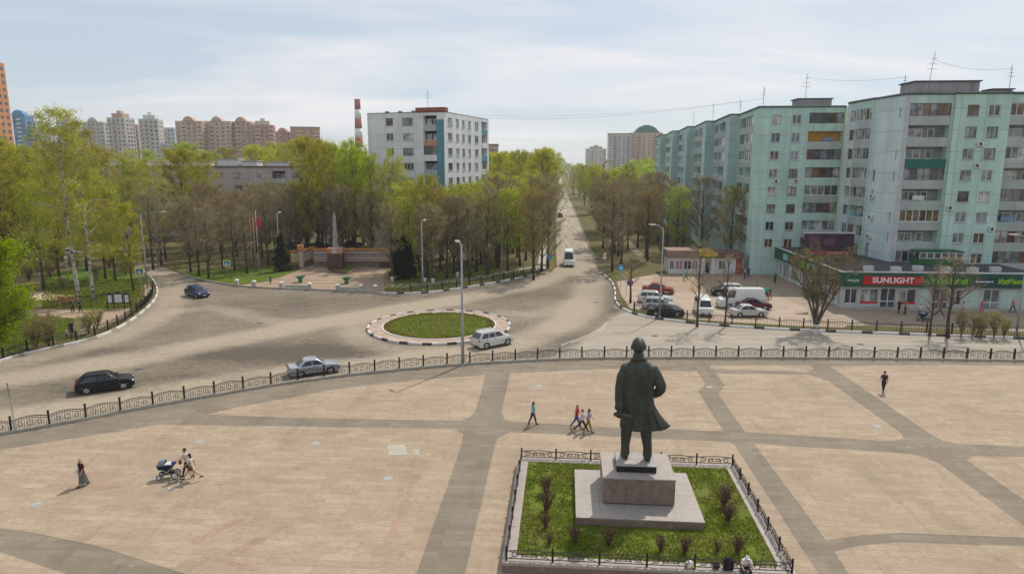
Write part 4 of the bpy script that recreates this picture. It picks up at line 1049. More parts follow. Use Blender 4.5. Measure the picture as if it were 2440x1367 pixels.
# ornamental low fence of the bed
def bed_panel():
    mb = MB(); w_ = 1.9
    mb.tube([(-w_/2,0,.46),(-w_*.2,0,.5),(0,0,.54),(w_*.2,0,.5),(w_/2,0,.46)], .026, 4); mb.tube([(-w_/2,0,.1),(w_/2,0,.1)], .026, 4)
    mb.tube([(-w_*.36,0,.46),(-.3,0,.3),(0,0,.42),(.3,0,.3),(w_*.36,0,.46)], .02, 3)
    for s_ in (-1,1):
        for cx, rr in ((.62,.13),(.2,.1)):
            mb.tube([(s_*(cx+rr*math.cos(2*math.pi*j/9)),0,.3+rr*math.sin(2*math.pi*j/9)) for j in range(10)], .02, 3)
        mb.tube([(s_*.33,0,.1),(s_*.33,0,.36)], .02, 3); mb.tube([(s_*w_*.46,0,.1),(s_*.5,0,.3),(s_*w_*.46,0,.46)], .02, 3)
    mb.box(-.33,.33,-.012,.012,.2,.226); mb.box(-.33,.33,-.012,.012,.33,.35)
    return mb.mesh('railing_panel', M('wrought_iron',(.06,.05,.042),.6))
BPN = bed_panel(); BPO = (lambda mb: (mb.tube([(0,0,-.02),(0,0,.6)], .05, 8), mb.ell((0,0,.65),(.05,.05,.055),8,5)) and mb)(MB()).mesh('post', BLACK)
cx0,cx1,cy0,cy1 = BX0+.2,BX1-.2,BY0+.2,BY1-.2
r = thing('ornamental_fence', 'low wrought-iron fence around the statue bed', 'fence', MO+Vector((0,0,BZ)), AM)
for a, b, n in (((cx0,cy0),(cx1,cy0),6),((cx1,cy0),(cx1,cy1),6),((cx1,cy1),(cx0,cy1),6),((cx0,cy1),(cx0,cy0),6)):
    a, b = Vector(a), Vector(b); e = (b-a)/n; ang = math.atan2(e.y,e.x)
    for i in range(n):
        p = a+e*i; ob('post', BPO, r, (p.x,p.y,0)); m_ = p+e*.5
        ob('railing_panel', BPN, r, (m_.x,m_.y,0), ang, ((e.length-.1)/1.9,1,1))
# pedestal
ped = thing('pedestal', 'stepped pink granite pedestal with black plinth under the bronze figure', 'pedestal', MO, AM)
def bevbox(name, x0,x1,y0,y1,z0,z1,mats,par,b=.03, top=None):
    mb = MB(); mb.rings([[(x0,y0,z0),(x1,y0,z0),(x1,y1,z0),(x0,y1,z0)],[(x0,y0,z1-b),(x1,y0,z1-b),(x1,y1,z1-b),(x0,y1,z1-b)]], False)
    k = len(mb.f); mb.rings([[(x0,y0,z1-b),(x1,y0,z1-b),(x1,y1,z1-b),(x0,y1,z1-b)],[(x0+b,y0+b,z1),(x1-b,y0+b,z1),(x1-b,y1-b,z1),(x0+b,y1-b,z1)]], False, 1 if top else 0)
    mb.add([(x0+b,y0+b,z1),(x1-b,y0+b,z1),(x1-b,y1-b,z1),(x0+b,y1-b,z1)], [(0,1,2,3)], 1 if top else 0)
    return mb.build(name, [mats, top] if top else [mats], par)
bevbox('base_block', -3.05,3.2,-2.8,2.5,.45,.88,GRANITE,ped)
# top slabs of the base, laid with joints
for i in range(5):
    for j in range(4):
        x0 = -3.05+6.25*i/5; y0 = -2.8+5.3*j/4
        ob('top_slab', MB().box(x0+.004,x0+1.25-.004,y0+.004,y0+1.325-.004,.881,.925+rnd.uniform(-.002,.002)).mesh('top_slab', GRANTOP), ped)
MB().box(-1.5,1.8,-1.2,1.6,.926,1.0).build('recess', DARK, ped)  # gap under the die, coloured near-black to stand for its shade
for k in range(3):
    x0 = -1.65+3.6*k/3; bevbox('facing_slab', x0+.003,x0+1.2-.003,-1.36,-1.3,1.0,2.28,GRANITE,ped,.004)
bevbox('die_block', -1.65,1.95,-1.3,1.7,1.0,2.3,GRANITE,ped,.02)
bevbox('cap_slab', -1.68,1.98,-1.38,1.72,2.302,2.37,GRANTOP,ped,.01)
bevbox('plinth', -.95,1.08,-.68,1.0,2.371,2.72,M('black_granite',(.022,.02,.02),.35,.3,3),ped,.02, M('pale_plinth_top',(.36,.33,.31),.7,.2,3))  # black sides, pale grey top face

def bronze():
    m, t = nodes_of('patinated_bronze'); p = pos(t)
    c = cmix(t, ramp(t, nnoise(t, pos(t,(1.6,1.6,.5)), 1.6, 6, .65), .35, .7), (.035,.036,.03), (.07,.078,.062))
    c = cmix(t, ramp(t, nnoise(t, p, 3.5, 5, .7), .55, .75, 0, .5), c, (.075,.10,.08))
    finish(t, c, .5, .4, .5, nnoise(t, p, 6, 4), .35, .05); return m
def statue():
    z0 = 2.72; mb = MB(); cx, cy = .07, .22
    def rg(z, xl, xr, yb, yf, pw=2.4, n=28, sx=0, wob=0):
        out = []; c_ = (xl+xr)/2; a = (xr-xl)/2; cyy = (yb+yf)/2; b = (yf-yb)/2
        for j in range(n):
            th = 2*math.pi*j/n; q = math.cos(th); s_ = math.sin(th)
            x = c_+a*math.copysign(abs(q)**(2/pw), q); y = cyy+b*math.copysign(abs(s_)**(2/pw), s_)
            k = 1+wob*math.sin(5*th+z*2.2)+wob*.6*math.sin(9*th-z)
            out.append((cx+c_+(x-c_)*k, cy+cyy+(y-cyy)*k, z0+z))
        return out
    # coat: flared on the right (+x), closed and remeshed with the rest.  z is measured from the plinth
    coat = [rg(1.70,-.84,1.2,-.52,.62,2.4,wob=.03), rg(1.76,-.86,1.66,-.56,.66,2.2,wob=.035), rg(1.92,-.86,1.92,-.56,.64,2.0,wob=.035), rg(2.12,-.85,1.68,-.54,.6,2.1,wob=.03), rg(2.5,-.84,1.32,-.5,.56,2.2,wob=.025),
            rg(3.0,-.83,.98,-.46,.52,2.2,wob=.02), rg(3.4,-.82,.90,-.44,.5,2.3,wob=.012), rg(3.9,-.82,.90,-.46,.52,2.4,wob=.01), rg(4.4,-.86,.94,-.5,.54,2.5), rg(4.8,-.88,.96,-.5,.5,2.5), rg(5.05,-.82,.9,-.46,.44,2.3), rg(5.22,-.62,.70,-.4,.36,2.1), rg(5.4,-.36,.42,-.32,.32,2.0), rg(5.5,-.28,.34,-.28,.3,2)]
    mb.rings(coat)
    # back pleat and shoulder mass
    mb.tube([(cx+.06,cy-.46,z0+1.75),(cx+.05,cy-.5,z0+2.6),(cx+.04,cy-.47,z0+3.5)], [.07,.06,.03], 8)
    V = lambda x,y,z: (cx+x,cy+y,z0+z)
    # collar, neck, head
    mb.tube([V(.0,.02,5.3),V(.0,.05,5.55),V(.0,.08,5.72)], [.38,.33,.28], 14)
    mb.tube([V(-.34,.0,5.38),V(-.28,-.2,5.5),V(0,-.32,5.54),V(.28,-.2,5.5),V(.36,0,5.36)], .11, 8)
    mb.tube([V(.0,.06,5.5),V(.0,.1,5.95)], [.25,.25], 12)
    mb.ell(V(.0,.14,6.12),(.375,.43,.44),16,12); mb.ell(V(0,.30,5.95),(.24,.26,.26),12,8); mb.ell(V(0,-.02,6.12),(.35,.33,.36),12,8)
    mb.tube([V(0,.52,6.12),V(0,.6,6.02),V(0,.5,5.98)], [.05,.07,.05], 6)           # nose
    mb.ell(V(0,.5,5.78),(.12,.12,.13),8,6)                                          # beard
    for s_ in (-1,1): mb.ell(V(s_*.385,.1,6.06),(.055,.1,.13),8,6); mb.ell(V(s_*.13,.5,6.2),(.09,.05,.05),8,5)
    # straight arm (-x side) with a hand holding a cap
    mb.tube([V(-.62,.0,4.95),V(-.86,-.02,4.5),V(-.97,-.06,3.9),V(-.99,-.16,3.3),V(-.96,-.28,2.92)], [.3,.31,.28,.26,.25], 12)
    mb.tube([V(-.97,-.26,3.0),V(-.97,-.33,2.8)], [.29,.27], 12)                     # cuff
    mb.tube([V(-.97,-.34,2.86),V(-.97,-.42,2.62)], [.16,.18], 10, sq=(1,.8))       # palm
    for k in range(4): mb.tube([V(-1.1+.08*k,-.44,2.64),V(-1.14+.08*k,-.54,2.52),V(-1.05+.08*k,-.6,2.46-.02*(k%2))], [.06,.055,.045], 6)
    mb.tube([V(-.86,-.4,2.74),V(-.75,-.5,2.64),V(-.77,-.58,2.55)], [.06,.055,.045], 6)
    mb.ell(V(-.62,-.62,2.6),(.36,.2,.17),12,8, M=Matrix.Rotation(R(8),3,'Y')); mb.ell(V(-1.12,-.5,2.62),(.24,.18,.12),10,6)
    for s_ in (-1,1): mb.ell(V(s_*.66+.02,.0,4.96),(.34,.36,.26),12,8)             # shoulder pads
    # bent arm (+x side), hand in the coat
    mb.tube([V(.74,.0,5.0),V(1.0,.0,4.6),V(1.27,-.04,4.1),V(1.34,.0,3.9)], [.28,.31,.29,.27], 12)
    mb.tube([V(1.34,-.02,3.95),V(1.16,.14,3.66),V(.94,.28,3.48)], [.28,.26,.22], 12)
    mb.tube([V(1.02,.2,3.55),V(.86,.34,3.42)], [.17,.16], 10)
    for k in range(4): mb.tube([V(.86,.34+.0,3.5-.07*k),V(.72,.46,3.46-.07*k),V(.6,.5,3.42-.07*k)], [.055,.05,.04], 6)
    mb.tube([V(.92,.36,3.5),V(.84,.5,3.6),V(.76,.55,3.62)], [.06,.05,.04], 6)
    # coat folds
    for x, y0_, a in ((.5,-.5,.28),(-.35,-.5,-.03),(.85,-.42,.5)): mb.tube([V(x,y0_+.03,2.9),V(x+a*.5,y0_-.03,2.3),V(x+a,y0_,1.78)], [.03,.08,.09], 8)
    # trousers and shoes
    for s_, x0, x1, yf in ((-1,-.52,-.56,.12),(1,.52,.66,-.12)):
        mb.tube([V(x0,0,2.1),V(x0+(x1-x0)*.35,yf*.4,1.35),V(x1,yf,.7),V(x1,yf,.22)], [.36,.31,.245,.265], 14)
        mb.tube([V(x1,yf-.22,.14),V(x1,yf+.05,.17),V(x1+s_*.06,yf+.36,.11),V(x1+s_*.08,yf+.56,.08)], [.17,.2,.18,.12], 10, sq=(1,1))
    me = remeshed(mb, .034, 'bronze_statue', bronze(), 3)
    for v in me.vertices: v.co.z = max(v.co.z, z0+.001)
    me.transform(Matrix.Translation((.07,0,0)) @ Matrix.Diagonal((.93,.95,1,1)) @ Matrix.Translation((-.07,0,0)))
    o = ob('bronze_statue', me, None, MO, AM); tag(o, 'dark bronze statue of a standing man in a long coat, cap in hand', 'statue')
statue()
# bare shrubs in the bed
def shrub_mesh(seed, n=46, h=1.0, mats=None, spread=.55, leaves=60):
    q = random.Random(seed); mb = MB()
    for i in range(n):
        a = q.uniform(0,6.28); s_ = q.uniform(.1,1)*spread; hh = h*q.uniform(.5,1)
        p = [(0.06*math.cos(a),.06*math.sin(a),0),(s_*.5*math.cos(a),s_*.5*math.sin(a),hh*.55),(s_*math.cos(a+.2),s_*math.sin(a+.2),hh)]
        mb.tube(p, [.022,.016,.008], 3, cap=False)
        for k in range(3):
            b = Vector(p[1]).lerp(Vector(p[2]), q.random()); d = Vector((q.uniform(-1,1),q.uniform(-1,1),q.uniform(.2,1))).normalized()*h*.22
            mb.tube([b,b+d], [.014,.005], 3, cap=False)
    for i in range(leaves):
        a = q.uniform(0,6.28); s_ = spread*math.sqrt(q.random()); z = h*q.uniform(.3,1); c_ = Vector((s_*math.cos(a),s_*math.sin(a),z)); d = Vector((q.uniform(-1,1),q.uniform(-1,1),q.uniform(-1,1))).normalized()*.04; e = d.orthogonal().normalized()*.03
        mb.add([c_-d,c_+e,c_+d,c_-e], [(0,1,2,3)], 1)
    return mb.mesh('twigs', mats)
TW = M('red_brown_twigs', (.15,.085,.06), .9, .3, 3); BUD = leafmat('shrub_buds', (.12,.12,.03), (.2,.17,.05), .3)
SM = [shrub_mesh(3+i, 46, 1, [TW,BUD]) for i in range(3)]
for i, (u,v,h) in enumerate(((1300,1175,1.1),(1302,1215,1.2),(1300,1255,.8),(1725,1205,1.25),(1735,1240,1.1),(1370,1290,1.0),(1450,1297,.9),(1575,1310,.8),(1632,1315,.9),(1708,1312,.6),(1757,1316,.9),(1310,1295,.6))):
    q = P(u,v,BZ); tag(ob('shrub', SM[i%3], None, (q.x,q.y,BZ-.03), rnd.uniform(0,6), (h*.8,h*.8,h)), 'leafless reddish shrub growing in the grass of the statue bed', 'shrub', 'bare shrubs in the statue bed')

# ================================================================ lamps, signs, flags
POLE = M('pole_grey', (.30,.33,.33), .5, .12, metal=.2); LAMPW = M('lamp_head_grey', (.62,.62,.60), .5)
def street_lamp(label, loc, h, arm=1.8, aim=0.0, r0=.12, arms=1, curve=True, group=None, base=.02, head=True):
    r = thing('street_lamp', label, 'street lamp', (loc[0],loc[1],base), aim, group)
    MB().tube([(0,0,-.05),(0,0,h*.35),(0,0,h*.36),(0,0,h)], [r0,r0*.95,r0*.72,r0*.5], 10).build('pole', POLE, r, True)
    MB().lathe([(r0*1.8,-.04),(r0*1.8,.12),(r0*1.1,.2)], 10).build('base', POLE, r)
    for s_ in ((1,) if arms == 1 else (1,-1)):
        if curve: MB().tube([(0,0,h-.9),(s_*.12,0,h-.2),(s_*.5*arm,0,h+.25),(s_*arm,0,h+.35)], [.05,.05,.045,.04], 6).build('arm', POLE, r, True)
        else: MB().tube([(0,0,h-.05),(s_*arm,0,h+.22)], [.05,.04], 6).build('arm', POLE, r, True)
        z = h+(.35 if curve else .22)
        MB().rings([[(s_*(arm-.15),-.05,z-.05),(s_*(arm-.15),.05,z-.05),(s_*(arm-.15),.05,z+.06),(s_*(arm-.15),-.05,z+.06)],[(s_*(arm+.15),-.14,z-.07),(s_*(arm+.15),.14,z-.07),(s_*(arm+.15),.1,z+.09),(s_*(arm+.15),-.1,z+.09)],[(s_*(arm+.7),-.09,z-.01),(s_*(arm+.7),.09,z-.01),(s_*(arm+.7),.06,z+.07),(s_*(arm+.7),-.06,z+.07)]]).build('lamp_head', LAMPW, r)
    return r
def LP(u, v): q = P(u,v); return (q.x,q.y)
street_lamp('tall grey lamp post standing in the railing in front of the traffic island', LP(1103,870), 11.0, .5, R(120), .15, curve=False)
street_lamp('grey lamp post with a long arm beside the crossing sign at the birch park corner', LP(352,690), 11.0, 2.8, R(10), .12, curve=False)
street_lamp('thin lamp post next to the dark spruce at the memorial', LP(668,645), 9.6, .6, R(80), .1, curve=False, base=.1)
street_lamp('pale lamp post standing in the corner lawn behind the railing', LP(1008,693), 9.8, .7, R(70), .11, curve=False, base=.1)
street_lamp('slim lamp post among the limes near the boulevard mouth', LP(1196,652), 9.0, .6, R(90), .09, curve=False, base=.1)
street_lamp('lamp post with a curved arm at the car park corner', LP(1572,757), 10.6, 1.0, R(170), .12, base=.1)
street_lamp('grey lamp post at the end of the shop row railing', LP(2422,795), 10.2, 1.2, R(160), .12, base=.1)
street_lamp('lamp with a slanting arm in front of the long mint block', (X(1790,112),112.0), 9.5, 2.2, R(160), .09, base=.1, curve=False)
def park_lamp(label, loc, h=4.2):
    r = thing('park_lamp', label, 'park lamp', (loc[0],loc[1],.1), 0, 'globe lamps in the birch park')
    MB().tube([(0,0,0),(0,0,h)], [.07,.05], 8).build('pole', POLE, r, True); MB().ell((0,0,h+.2),(.24,.24,.24),10,8).build('globe', M('globe_white',(.72,.72,.68),.4), r, True)
park_lamp('white globe lamp on a thin post near the timber benches', LP(99,692)); park_lamp('white globe lamp on a thin post by the leaning dark trunks', LP(165,686))
def flat_sign(r, mat, z, w_, h, shape='rect', y=-.06, inner=None, x=0):
    mb = MB()
    if shape == 'rect': pts = [(-w_/2,-h/2),(w_/2,-h/2),(w_/2,h/2),(-w_/2,h/2)]
    elif shape == 'round': pts = [(w_/2*math.cos(2*math.pi*j/20),w_/2*math.sin(2*math.pi*j/20)) for j in range(20)]
    elif shape == 'tri': pts = [(-w_/2,-h/2),(w_/2,-h/2),(0,h/2)]
    elif shape == 'dia': pts = [(0,-h/2),(w_/2,0),(0,h/2),(-w_/2,0)]
    n = len(pts); mb.add([(x+a,y,z+b) for a,b in pts]+[(x+a,y+.02,z+b) for a,b in pts], [tuple(range(n)),tuple(range(2*n-1,n-1,-1))]+[(n+j,n+(j+1)%n,(j+1)%n,j) for j in range(n)])
    return mb.build('sign_plate', mat, r)
YEL = M('sign_yellow_green', (.62,.68,.02), .5); BLU = M('sign_blue_plate', (.02,.13,.42), .5); SW = M('sign_white', (.75,.75,.75), .5); SR = M('sign_red_rim', (.5,.02,.03), .5); SY = M('sign_yellow', (.65,.45,.02), .5)
def crossing_sign(label, u, v, h, size=.95, aim=0.0, both=False):
    q = P(u,v); r = thing('crossing_sign', label, 'road sign', (q.x,q.y,.06), aim)
    MB().tube([(0,0,0),(0,0,h+size/2)], .04, 8).build('pole', GALV, r)
    flat_sign(r, YEL, h, size, size, y=-.08); b = flat_sign(r, BLU, h, size*.72, size*.72, y=-.105); tri = flat_sign(r, SW, h, size*.56, size*.5, 'tri', y=-.13)
    f = MB(); f.T = Matrix.Translation((0,-.14,h-.02)) @ Matrix.Scale(size,4)
    f.ell((0,0,.12),(.035,.01,.035),8,5); f.tube([(0,0,.09),(-.01,0,-.02)],.03,5); f.tube([(-.01,0,-.02),(-.09,0,-.18)],.02,4); f.tube([(-.01,0,-.02),(.08,0,-.18)],.02,4); f.tube([(0,0,.06),(.08,0,-.01)],.015,4); f.tube([(0,0,.06),(-.07,0,.0)],.015,4)
    f.build('walking_figure', BLACK, r); return r
crossing_sign('yellow-framed blue pedestrian crossing sign at the birch park corner', 338, 700, 3.1, 1.15, R(6))
crossing_sign('yellow-framed blue pedestrian crossing sign on the verge beside the memorial lawn', 543, 662, 2.3, 1.05, R(6))
q = P(357,695); r = thing('round_sign', 'grey back of a round road sign fixed beside the lamp post', 'road sign', (q.x,q.y,.06)); MB().tube([(0,0,0),(0,0,3.4)],.035,8).build('pole', GALV, r); flat_sign(r, M('sign_back',(.22,.23,.24),.6), 3.2, .7, .7, 'round')
q = P(1478,690); r = thing('blue_sign', 'blue and white crossing sign on a post at the car park corner', 'road sign', (q.x,q.y,.1)); MB().tube([(0,0,0),(0,0,3.5)],.035,8).build('pole', GALV, r); flat_sign(r, M('sign_cyan',(.03,.3,.5),.5), 3.1, .8, .8); flat_sign(r, SW, 3.15, .45, .4, 'tri', -.09)
q = P(1491,712); r = thing('priority_sign', 'yellow diamond priority sign above a white plate by the car park', 'road sign', (q.x,q.y,.1)); MB().tube([(0,0,0),(0,0,3.5)],.035,8).build('pole', GALV, r); flat_sign(r, SW, 3.2, 1.05, 1.05, 'dia'); flat_sign(r, SY, 3.2, .78, .78, 'dia', -.085); flat_sign(r, SW, 2.4, .5, .35)
q = P(1500,716); r = thing('round_sign', 'round blue sign with a red rim beside the bare young tree', 'road sign', (q.x,q.y,.1)); MB().tube([(0,0,0),(0,0,2.6)],.035,8).build('pole', GALV, r); flat_sign(r, SR, 2.3, .85, .85, 'round'); flat_sign(r, BLU, 2.3, .68, .68, 'round', -.085)
q = P(1440,648); r = thing('warning_sign', 'triangular white warning sign with red rim on the boulevard verge', 'road sign', (q.x,q.y,.1)); MB().tube([(0,0,0),(0,0,3.6)],.035,8).build('pole', GALV, r); flat_sign(r, SR, 3.1, .95, .85, 'tri'); flat_sign(r, SW, 3.06, .66, .58, 'tri', -.085); flat_sign(r, SW, 2.4, .5, .5)
q = P(1316,650); r = thing('sign_post', 'yellow striped post with blue signs at the mouth of the boulevard', 'road sign', (q.x,q.y,.1)); MB().tube([(0,0,0),(0,0,3.6)],.06,8).build('pole', SY, r); flat_sign(r, M('sign_cyan',(.03,.3,.5),.5), 2.7, .8, .8, x=-.5); flat_sign(r, SR, 3.0, .35, .35, 'round', x=.25)
# lone pole at the railing
q = P(38,1030); r = thing('sign_pole', 'thin grey pole with a narrow sign seen edge-on at the railing', 'pole', (q.x,q.y,.02)); MB().tube([(0,0,0),(-.12,0,3.55)],[.035,.03],8).build('pole', GALV, r); MB().tube([(-.08,-.03,2.5),(-.115,-.03,3.5)],.05,4).build('sign_plate', M('sign_back',(.22,.23,.24),.6), r)
# flagpoles
FLAG = M('flag_red', (.55,.02,.06), .8, .2)
for i, (u,v,fh,lab) in enumerate(((603,643,9.4,'short steel flagpole with a hanging red flag by the memorial lawn'),(611,648,9.0,'middle steel flagpole of the trio by the memorial, its flag furled'),(619,660,10.4,'tallest flagpole of the trio by the memorial with a drooping red flag'))):
    q = P(u,v); r = thing('flagpole', lab, 'flagpole', (q.x,q.y,.1), 0, 'flagpoles by the memorial')
    MB().tube([(0,0,0),(0,0,fh)], [.09,.05], 8).build('pole', GALV, r, True); MB().ell((0,0,fh+.06),(.09,.09,.09),8,6).build('finial', LAMPW, r)
    if i != 1:
        fb = MB(); n = 9
        for s_ in range(n): pass
        fb.rings([[(.08+.75*j/5*(1-.35*k/4)+.05*math.sin(j*2+k), .12*math.sin(j*1.7+k*.6), fh-.5-k*.42-j*.16+(.01 if side else 0)) for j in range(6)] + [(.08+.75*j/5*(1-.35*k/4)+.05*math.sin(j*2+k), .12*math.sin(j*1.7+k*.6)+.02, fh-.5-k*.42-j*.16) for j in range(5,-1,-1)] for k in range(5) for side in (0,)])
        fb.build('flag', FLAG, r, True)
# notice boards
q = P(285,738); r = thing('notice_board', 'dark-framed notice board with three gabled panels on the park lawn', 'notice board', (q.x,q.y,.1), R(8))
for x, w_, h in ((-.98,.62,1.15),(0,1.05,1.25),(.98,.62,1.15)):
    p_ = MB().box(x-w_/2,x+w_/2,-.05,.05,.75,.75+h).build('panel', BLACK, r)
    MB().box(x-w_/2+.09,x+w_/2-.09,-.07,-.053,.86,.65+h).build('poster', M('poster_pale',(.55,.55,.58),.7,.2,6), p_)
    MB().add([(x-w_/2-.05,-.08,.75+h),(x+w_/2+.05,-.08,.75+h),(x,-.08,1.0+h),(x-w_/2-.05,.08,.75+h),(x+w_/2+.05,.08,.75+h),(x,.08,1.0+h)],[(0,1,2),(5,4,3),(0,3,4,1),(1,4,5,2),(2,5,3,0)]).build('gable', BLACK, p_)
for x in (-1.33,-.6,.6,1.33): MB().box(x-.05,x+.05,-.05,.05,0,.9).build('leg', BLACK, r)

# ================================================================ memorial
def memorial():
    BR = paver_mat('memorial_brick', (.34,.16,.10), (.42,.22,.13), (.38,.2,.1), .25, .075, .6, .6); CAP = M('orange_coping',(.48,.20,.07),.8,.15); PAN = M('memorial_panel',(.46,.40,.36),.8,.15,2,dirt=(.3,.2,.15)); GRB = M('brown_granite',(.10,.05,.042),.5,.25,2)
    m_ = sheet('memorial_paving', [(a.x,a.y) for a in PP((560,683),(640,686),(760,690),(890,695),(912,697),(948,668),(935,642),(800,632),(745,634),(700,650),(640,672))], .05, .118, PAVE2)
    for k, (va, vb) in enumerate(((666,672),(673,679))):
        q = PP((640,va),(925,va+5)); a, b = q; sheet('memorial_step', [(a.x,a.y),(b.x,b.y),(b.x-.1,b.y-.35),(a.x-.1,a.y-.35)], .1, .16, M('red_pavers',(.42,.27,.20),.9))
    # wall behind
    y = 117.5; r = thing('memorial_wall', 'brick memorial wall with pale relief panels and orange coping', 'wall', (0,y,.1))
    x0, x1 = X(748,y), X(932,y)
    z0, z1 = .9, 2.95
    MB().box(x0,x1,0,.5,.0,z0).build('wall_foot', M('wall_foot_grey',(.2,.16,.13),.9), r)
    MB().box(x0,x1,-.12,.62,z0,z1).build('wall', BR, r); MB().box(x0-.1,x1+.1,-.22,.72,z1,z1+.28).build('coping', CAP, r)
    n = 14
    for i in range(n):
        a = x0+.2+(x1-x0-.4)*i/n; b = x0+.2+(x1-x0-.4)*(i+1)/n
        p = MB().box(a+.05,b-.05,-.17,-.125,z0+.12,z1-.15).build('relief_panel', PAN, r)
        cxx = (a+b)/2; MB().tube([(cxx+.28*math.cos(2*math.pi*j/8),-.19,2.15+.28*math.sin(2*math.pi*j/8)*(1 if i%2 else .8)) for j in range(9)], .07, 5).build('relief', M('relief_dark',(.16,.12,.10),.8), p)
        MB().box(cxx-.3,cxx+.3,-.185,-.171,1.15,1.45).build('inscription', M('relief_red',(.4,.24,.2),.8,.3,6), p)
    MB().box(X(905,y),x1-.3,-.4,-.02,0,.85).build('base_box', GRB, r); MB().box(x1-.02,x1+.2,-.1,.3,0,z1).build('end_post', PAN, r)
    # angled side wall with pillar
    qa, qb = P(715,640), P(750,626); d = (qb-qa); r = thing('memorial_side_wall', 'short angled brick wall with white panels beside the memorial pillar', 'wall', (qa.x,qa.y,.1), math.atan2(d.y,d.x)); Lw = d.length
    MB().box(0,Lw,-.15,.3,.7,2.7).build('wall', BR, r); MB().box(-.1,Lw+.1,-.25,.4,2.7,2.95).build('coping', CAP, r); MB().box(0,Lw,-.1,.25,0,.7).build('wall_foot', M('wall_foot_grey',(.2,.16,.13),.9), r)
    for i in range(3): MB().box(.2+Lw*i/3,Lw*(i+1)/3-.15,-.2,-.155,.95,2.5).build('relief_panel', PAN, r)
    q = P(719,641); r = thing('memorial_pillar', 'square pinkish pillar with orange top at the corner of the memorial', 'pillar', (q.x,q.y,.1), R(15)); MB().box(-.45,.45,-.45,.45,0,3.3).build('shaft', M('pillar_pink',(.36,.22,.2),.8,.15), r); MB().box(-.55,.55,-.55,.55,3.3,4.1).build('cap', CAP, r); MB().box(-.3,.3,-.48,-.455,.4,2.9).build('relief_panel', PAN, r)
    q = P(704,640); r = thing('memorial_sign', 'orange and cream information stand next to the memorial pillar', 'sign', (q.x,q.y,.1), R(15)); MB().box(-.75,.75,-.12,.12,.7,3.1).build('board', CAP, r); MB().box(-.6,.6,-.15,-.125,1.1,2.6).build('panel', M('cream_panel',(.6,.52,.36),.8), r)
    for x in (-.5,.5): MB().box(x-.08,x+.08,-.08,.08,0,.7).build('leg', BLACK, r)
    # pedestal and stele
    y = 114.5; xc = X(802,y); r = thing('memorial_stele', 'grey tapering stele on a brown granite block in front of the brick wall', 'monument', (xc,y,.1))
    MB().box(-1.25,1.25,-1,1,0,2.9).build('block', GRB, r); MB().box(-1.3,-.5,-1.05,1,2.9,3.75).build('side_block', CAP, r); MB().box(.4,1.3,-1.05,1,2.9,3.75).build('side_block', M('pink_block',(.46,.26,.2),.8), r)
    MB().box(-.5,.4,-.95,.9,2.9,3.8).build('emblem_block', M('emblem_pink',(.55,.42,.45),.7), r)
    MB().rings([[(-.32,-.3,3.8),(.32,-.3,3.8),(.32,.3,3.8),(-.32,.3,3.8)],[(-.2,-.2,9.0),(.2,-.2,9.0),(.2,.2,9.0),(-.2,.2,9.0)],[(-.03,-.03,9.9),(.03,-.03,9.9),(.03,.03,9.9),(-.03,.03,9.9)]]).build('stele', M('stele_grey',(.28,.295,.32),.5), r)
    # lawn plot with slab
    pl = PP((779,653),(828,656),(866,634),(822,632)); r = thing('memorial_plot', 'low stone-edged grass plot with a dark slab in front of the stele', 'flower bed', (0,0,0))
    MB().prism(ccw([(p.x,p.y) for p in pl]), .12, .3).build('edging', M('edging_stone',(.30,.24,.2),.8), r)
    c_ = sum(pl, Vector())/4; MB().prism(ccw([(c_.x+(p.x-c_.x)*.8,c_.y+(p.y-c_.y)*.85) for p in pl]), .29, .34).build('grass_plot', BEDG, r)
    a, b = pl[0], pl[1]; MB().prism(ccw([(a.x+.2,a.y+.2),(b.x-.2,b.y+.2),(b.x-.6,b.y+1.6),(a.x+.8,a.y+1.6)]), .3, .48).build('slab', GRB, r)
    GV = M('green_planter',(.01,.22,.09),.5,.1); Vm = MB().lathe([(.3,0),(.34,.2),(.24,.38),(.45,.62),(.82,.92),(.8,.97),(.45,.8)],8).mesh('bowl', GV)
    for u, v in ((716,674),(826,677)):
        q = P(u,v); r = thing('planter', 'green flared flower vase on the memorial steps', 'planter', (q.x,q.y,.12), 0, 'green flower vases at the memorial'); ob('bowl', Vm, r); MB().lathe([(.66,.84),(.68,.9)],8).build('soil', M('planter_soil',(.06,.045,.03),.9), r)
    # stub pillars and low parapets along the kerb
    for u, v in ((562,683),(603,686),(668,689),(736,692),(803,695),(858,696),(893,697)):
        q = P(u,v)+Vector((0,.45,0)); r = thing('stub_pillar', 'short white-grey concrete stub on the memorial kerb', 'bollard', (q.x,q.y,.1), 0, 'concrete stubs along the memorial kerb')
        MB().box(-.24,.24,-.24,.24,0,.75).build('shaft', CONC, r); MB().rings([[(-.28,-.28,.75),(.28,-.28,.75),(.28,.28,.75),(-.28,.28,.75)],[(-.28,-.28,.85),(.28,-.28,.85),(.28,.28,.85),(-.28,.28,.85)],[(-.1,-.1,.98),(.1,-.1,.98),(.1,.1,.98),(-.1,.1,.98)]]).build('cap', WHITE, r)
    PG = M('pale_green_parapet',(.44,.47,.38),.85,.2,1.2,dirt=(.32,.3,.24))
    for u0,u1,v,lb in ((676,731,688,'pale green-white low parapet below the first green vase'),(808,853,693,'pale green-white low parapet below the second green vase')):
        a, b = P(u0,v), P(u1,v+1); d = b-a; o = ob('low_parapet', MB().rings([[(x,-.12,0),(x,.12,0),(x,.12,.42),(x,.08,.46),(x,-.08,.46),(x,-.12,.42)] for x in (0,d.length)]).mesh('low_parapet', PG), None, (a.x,a.y+.45,.1), math.atan2(d.y,d.x)); tag(o, lb, 'parapet')
memorial()
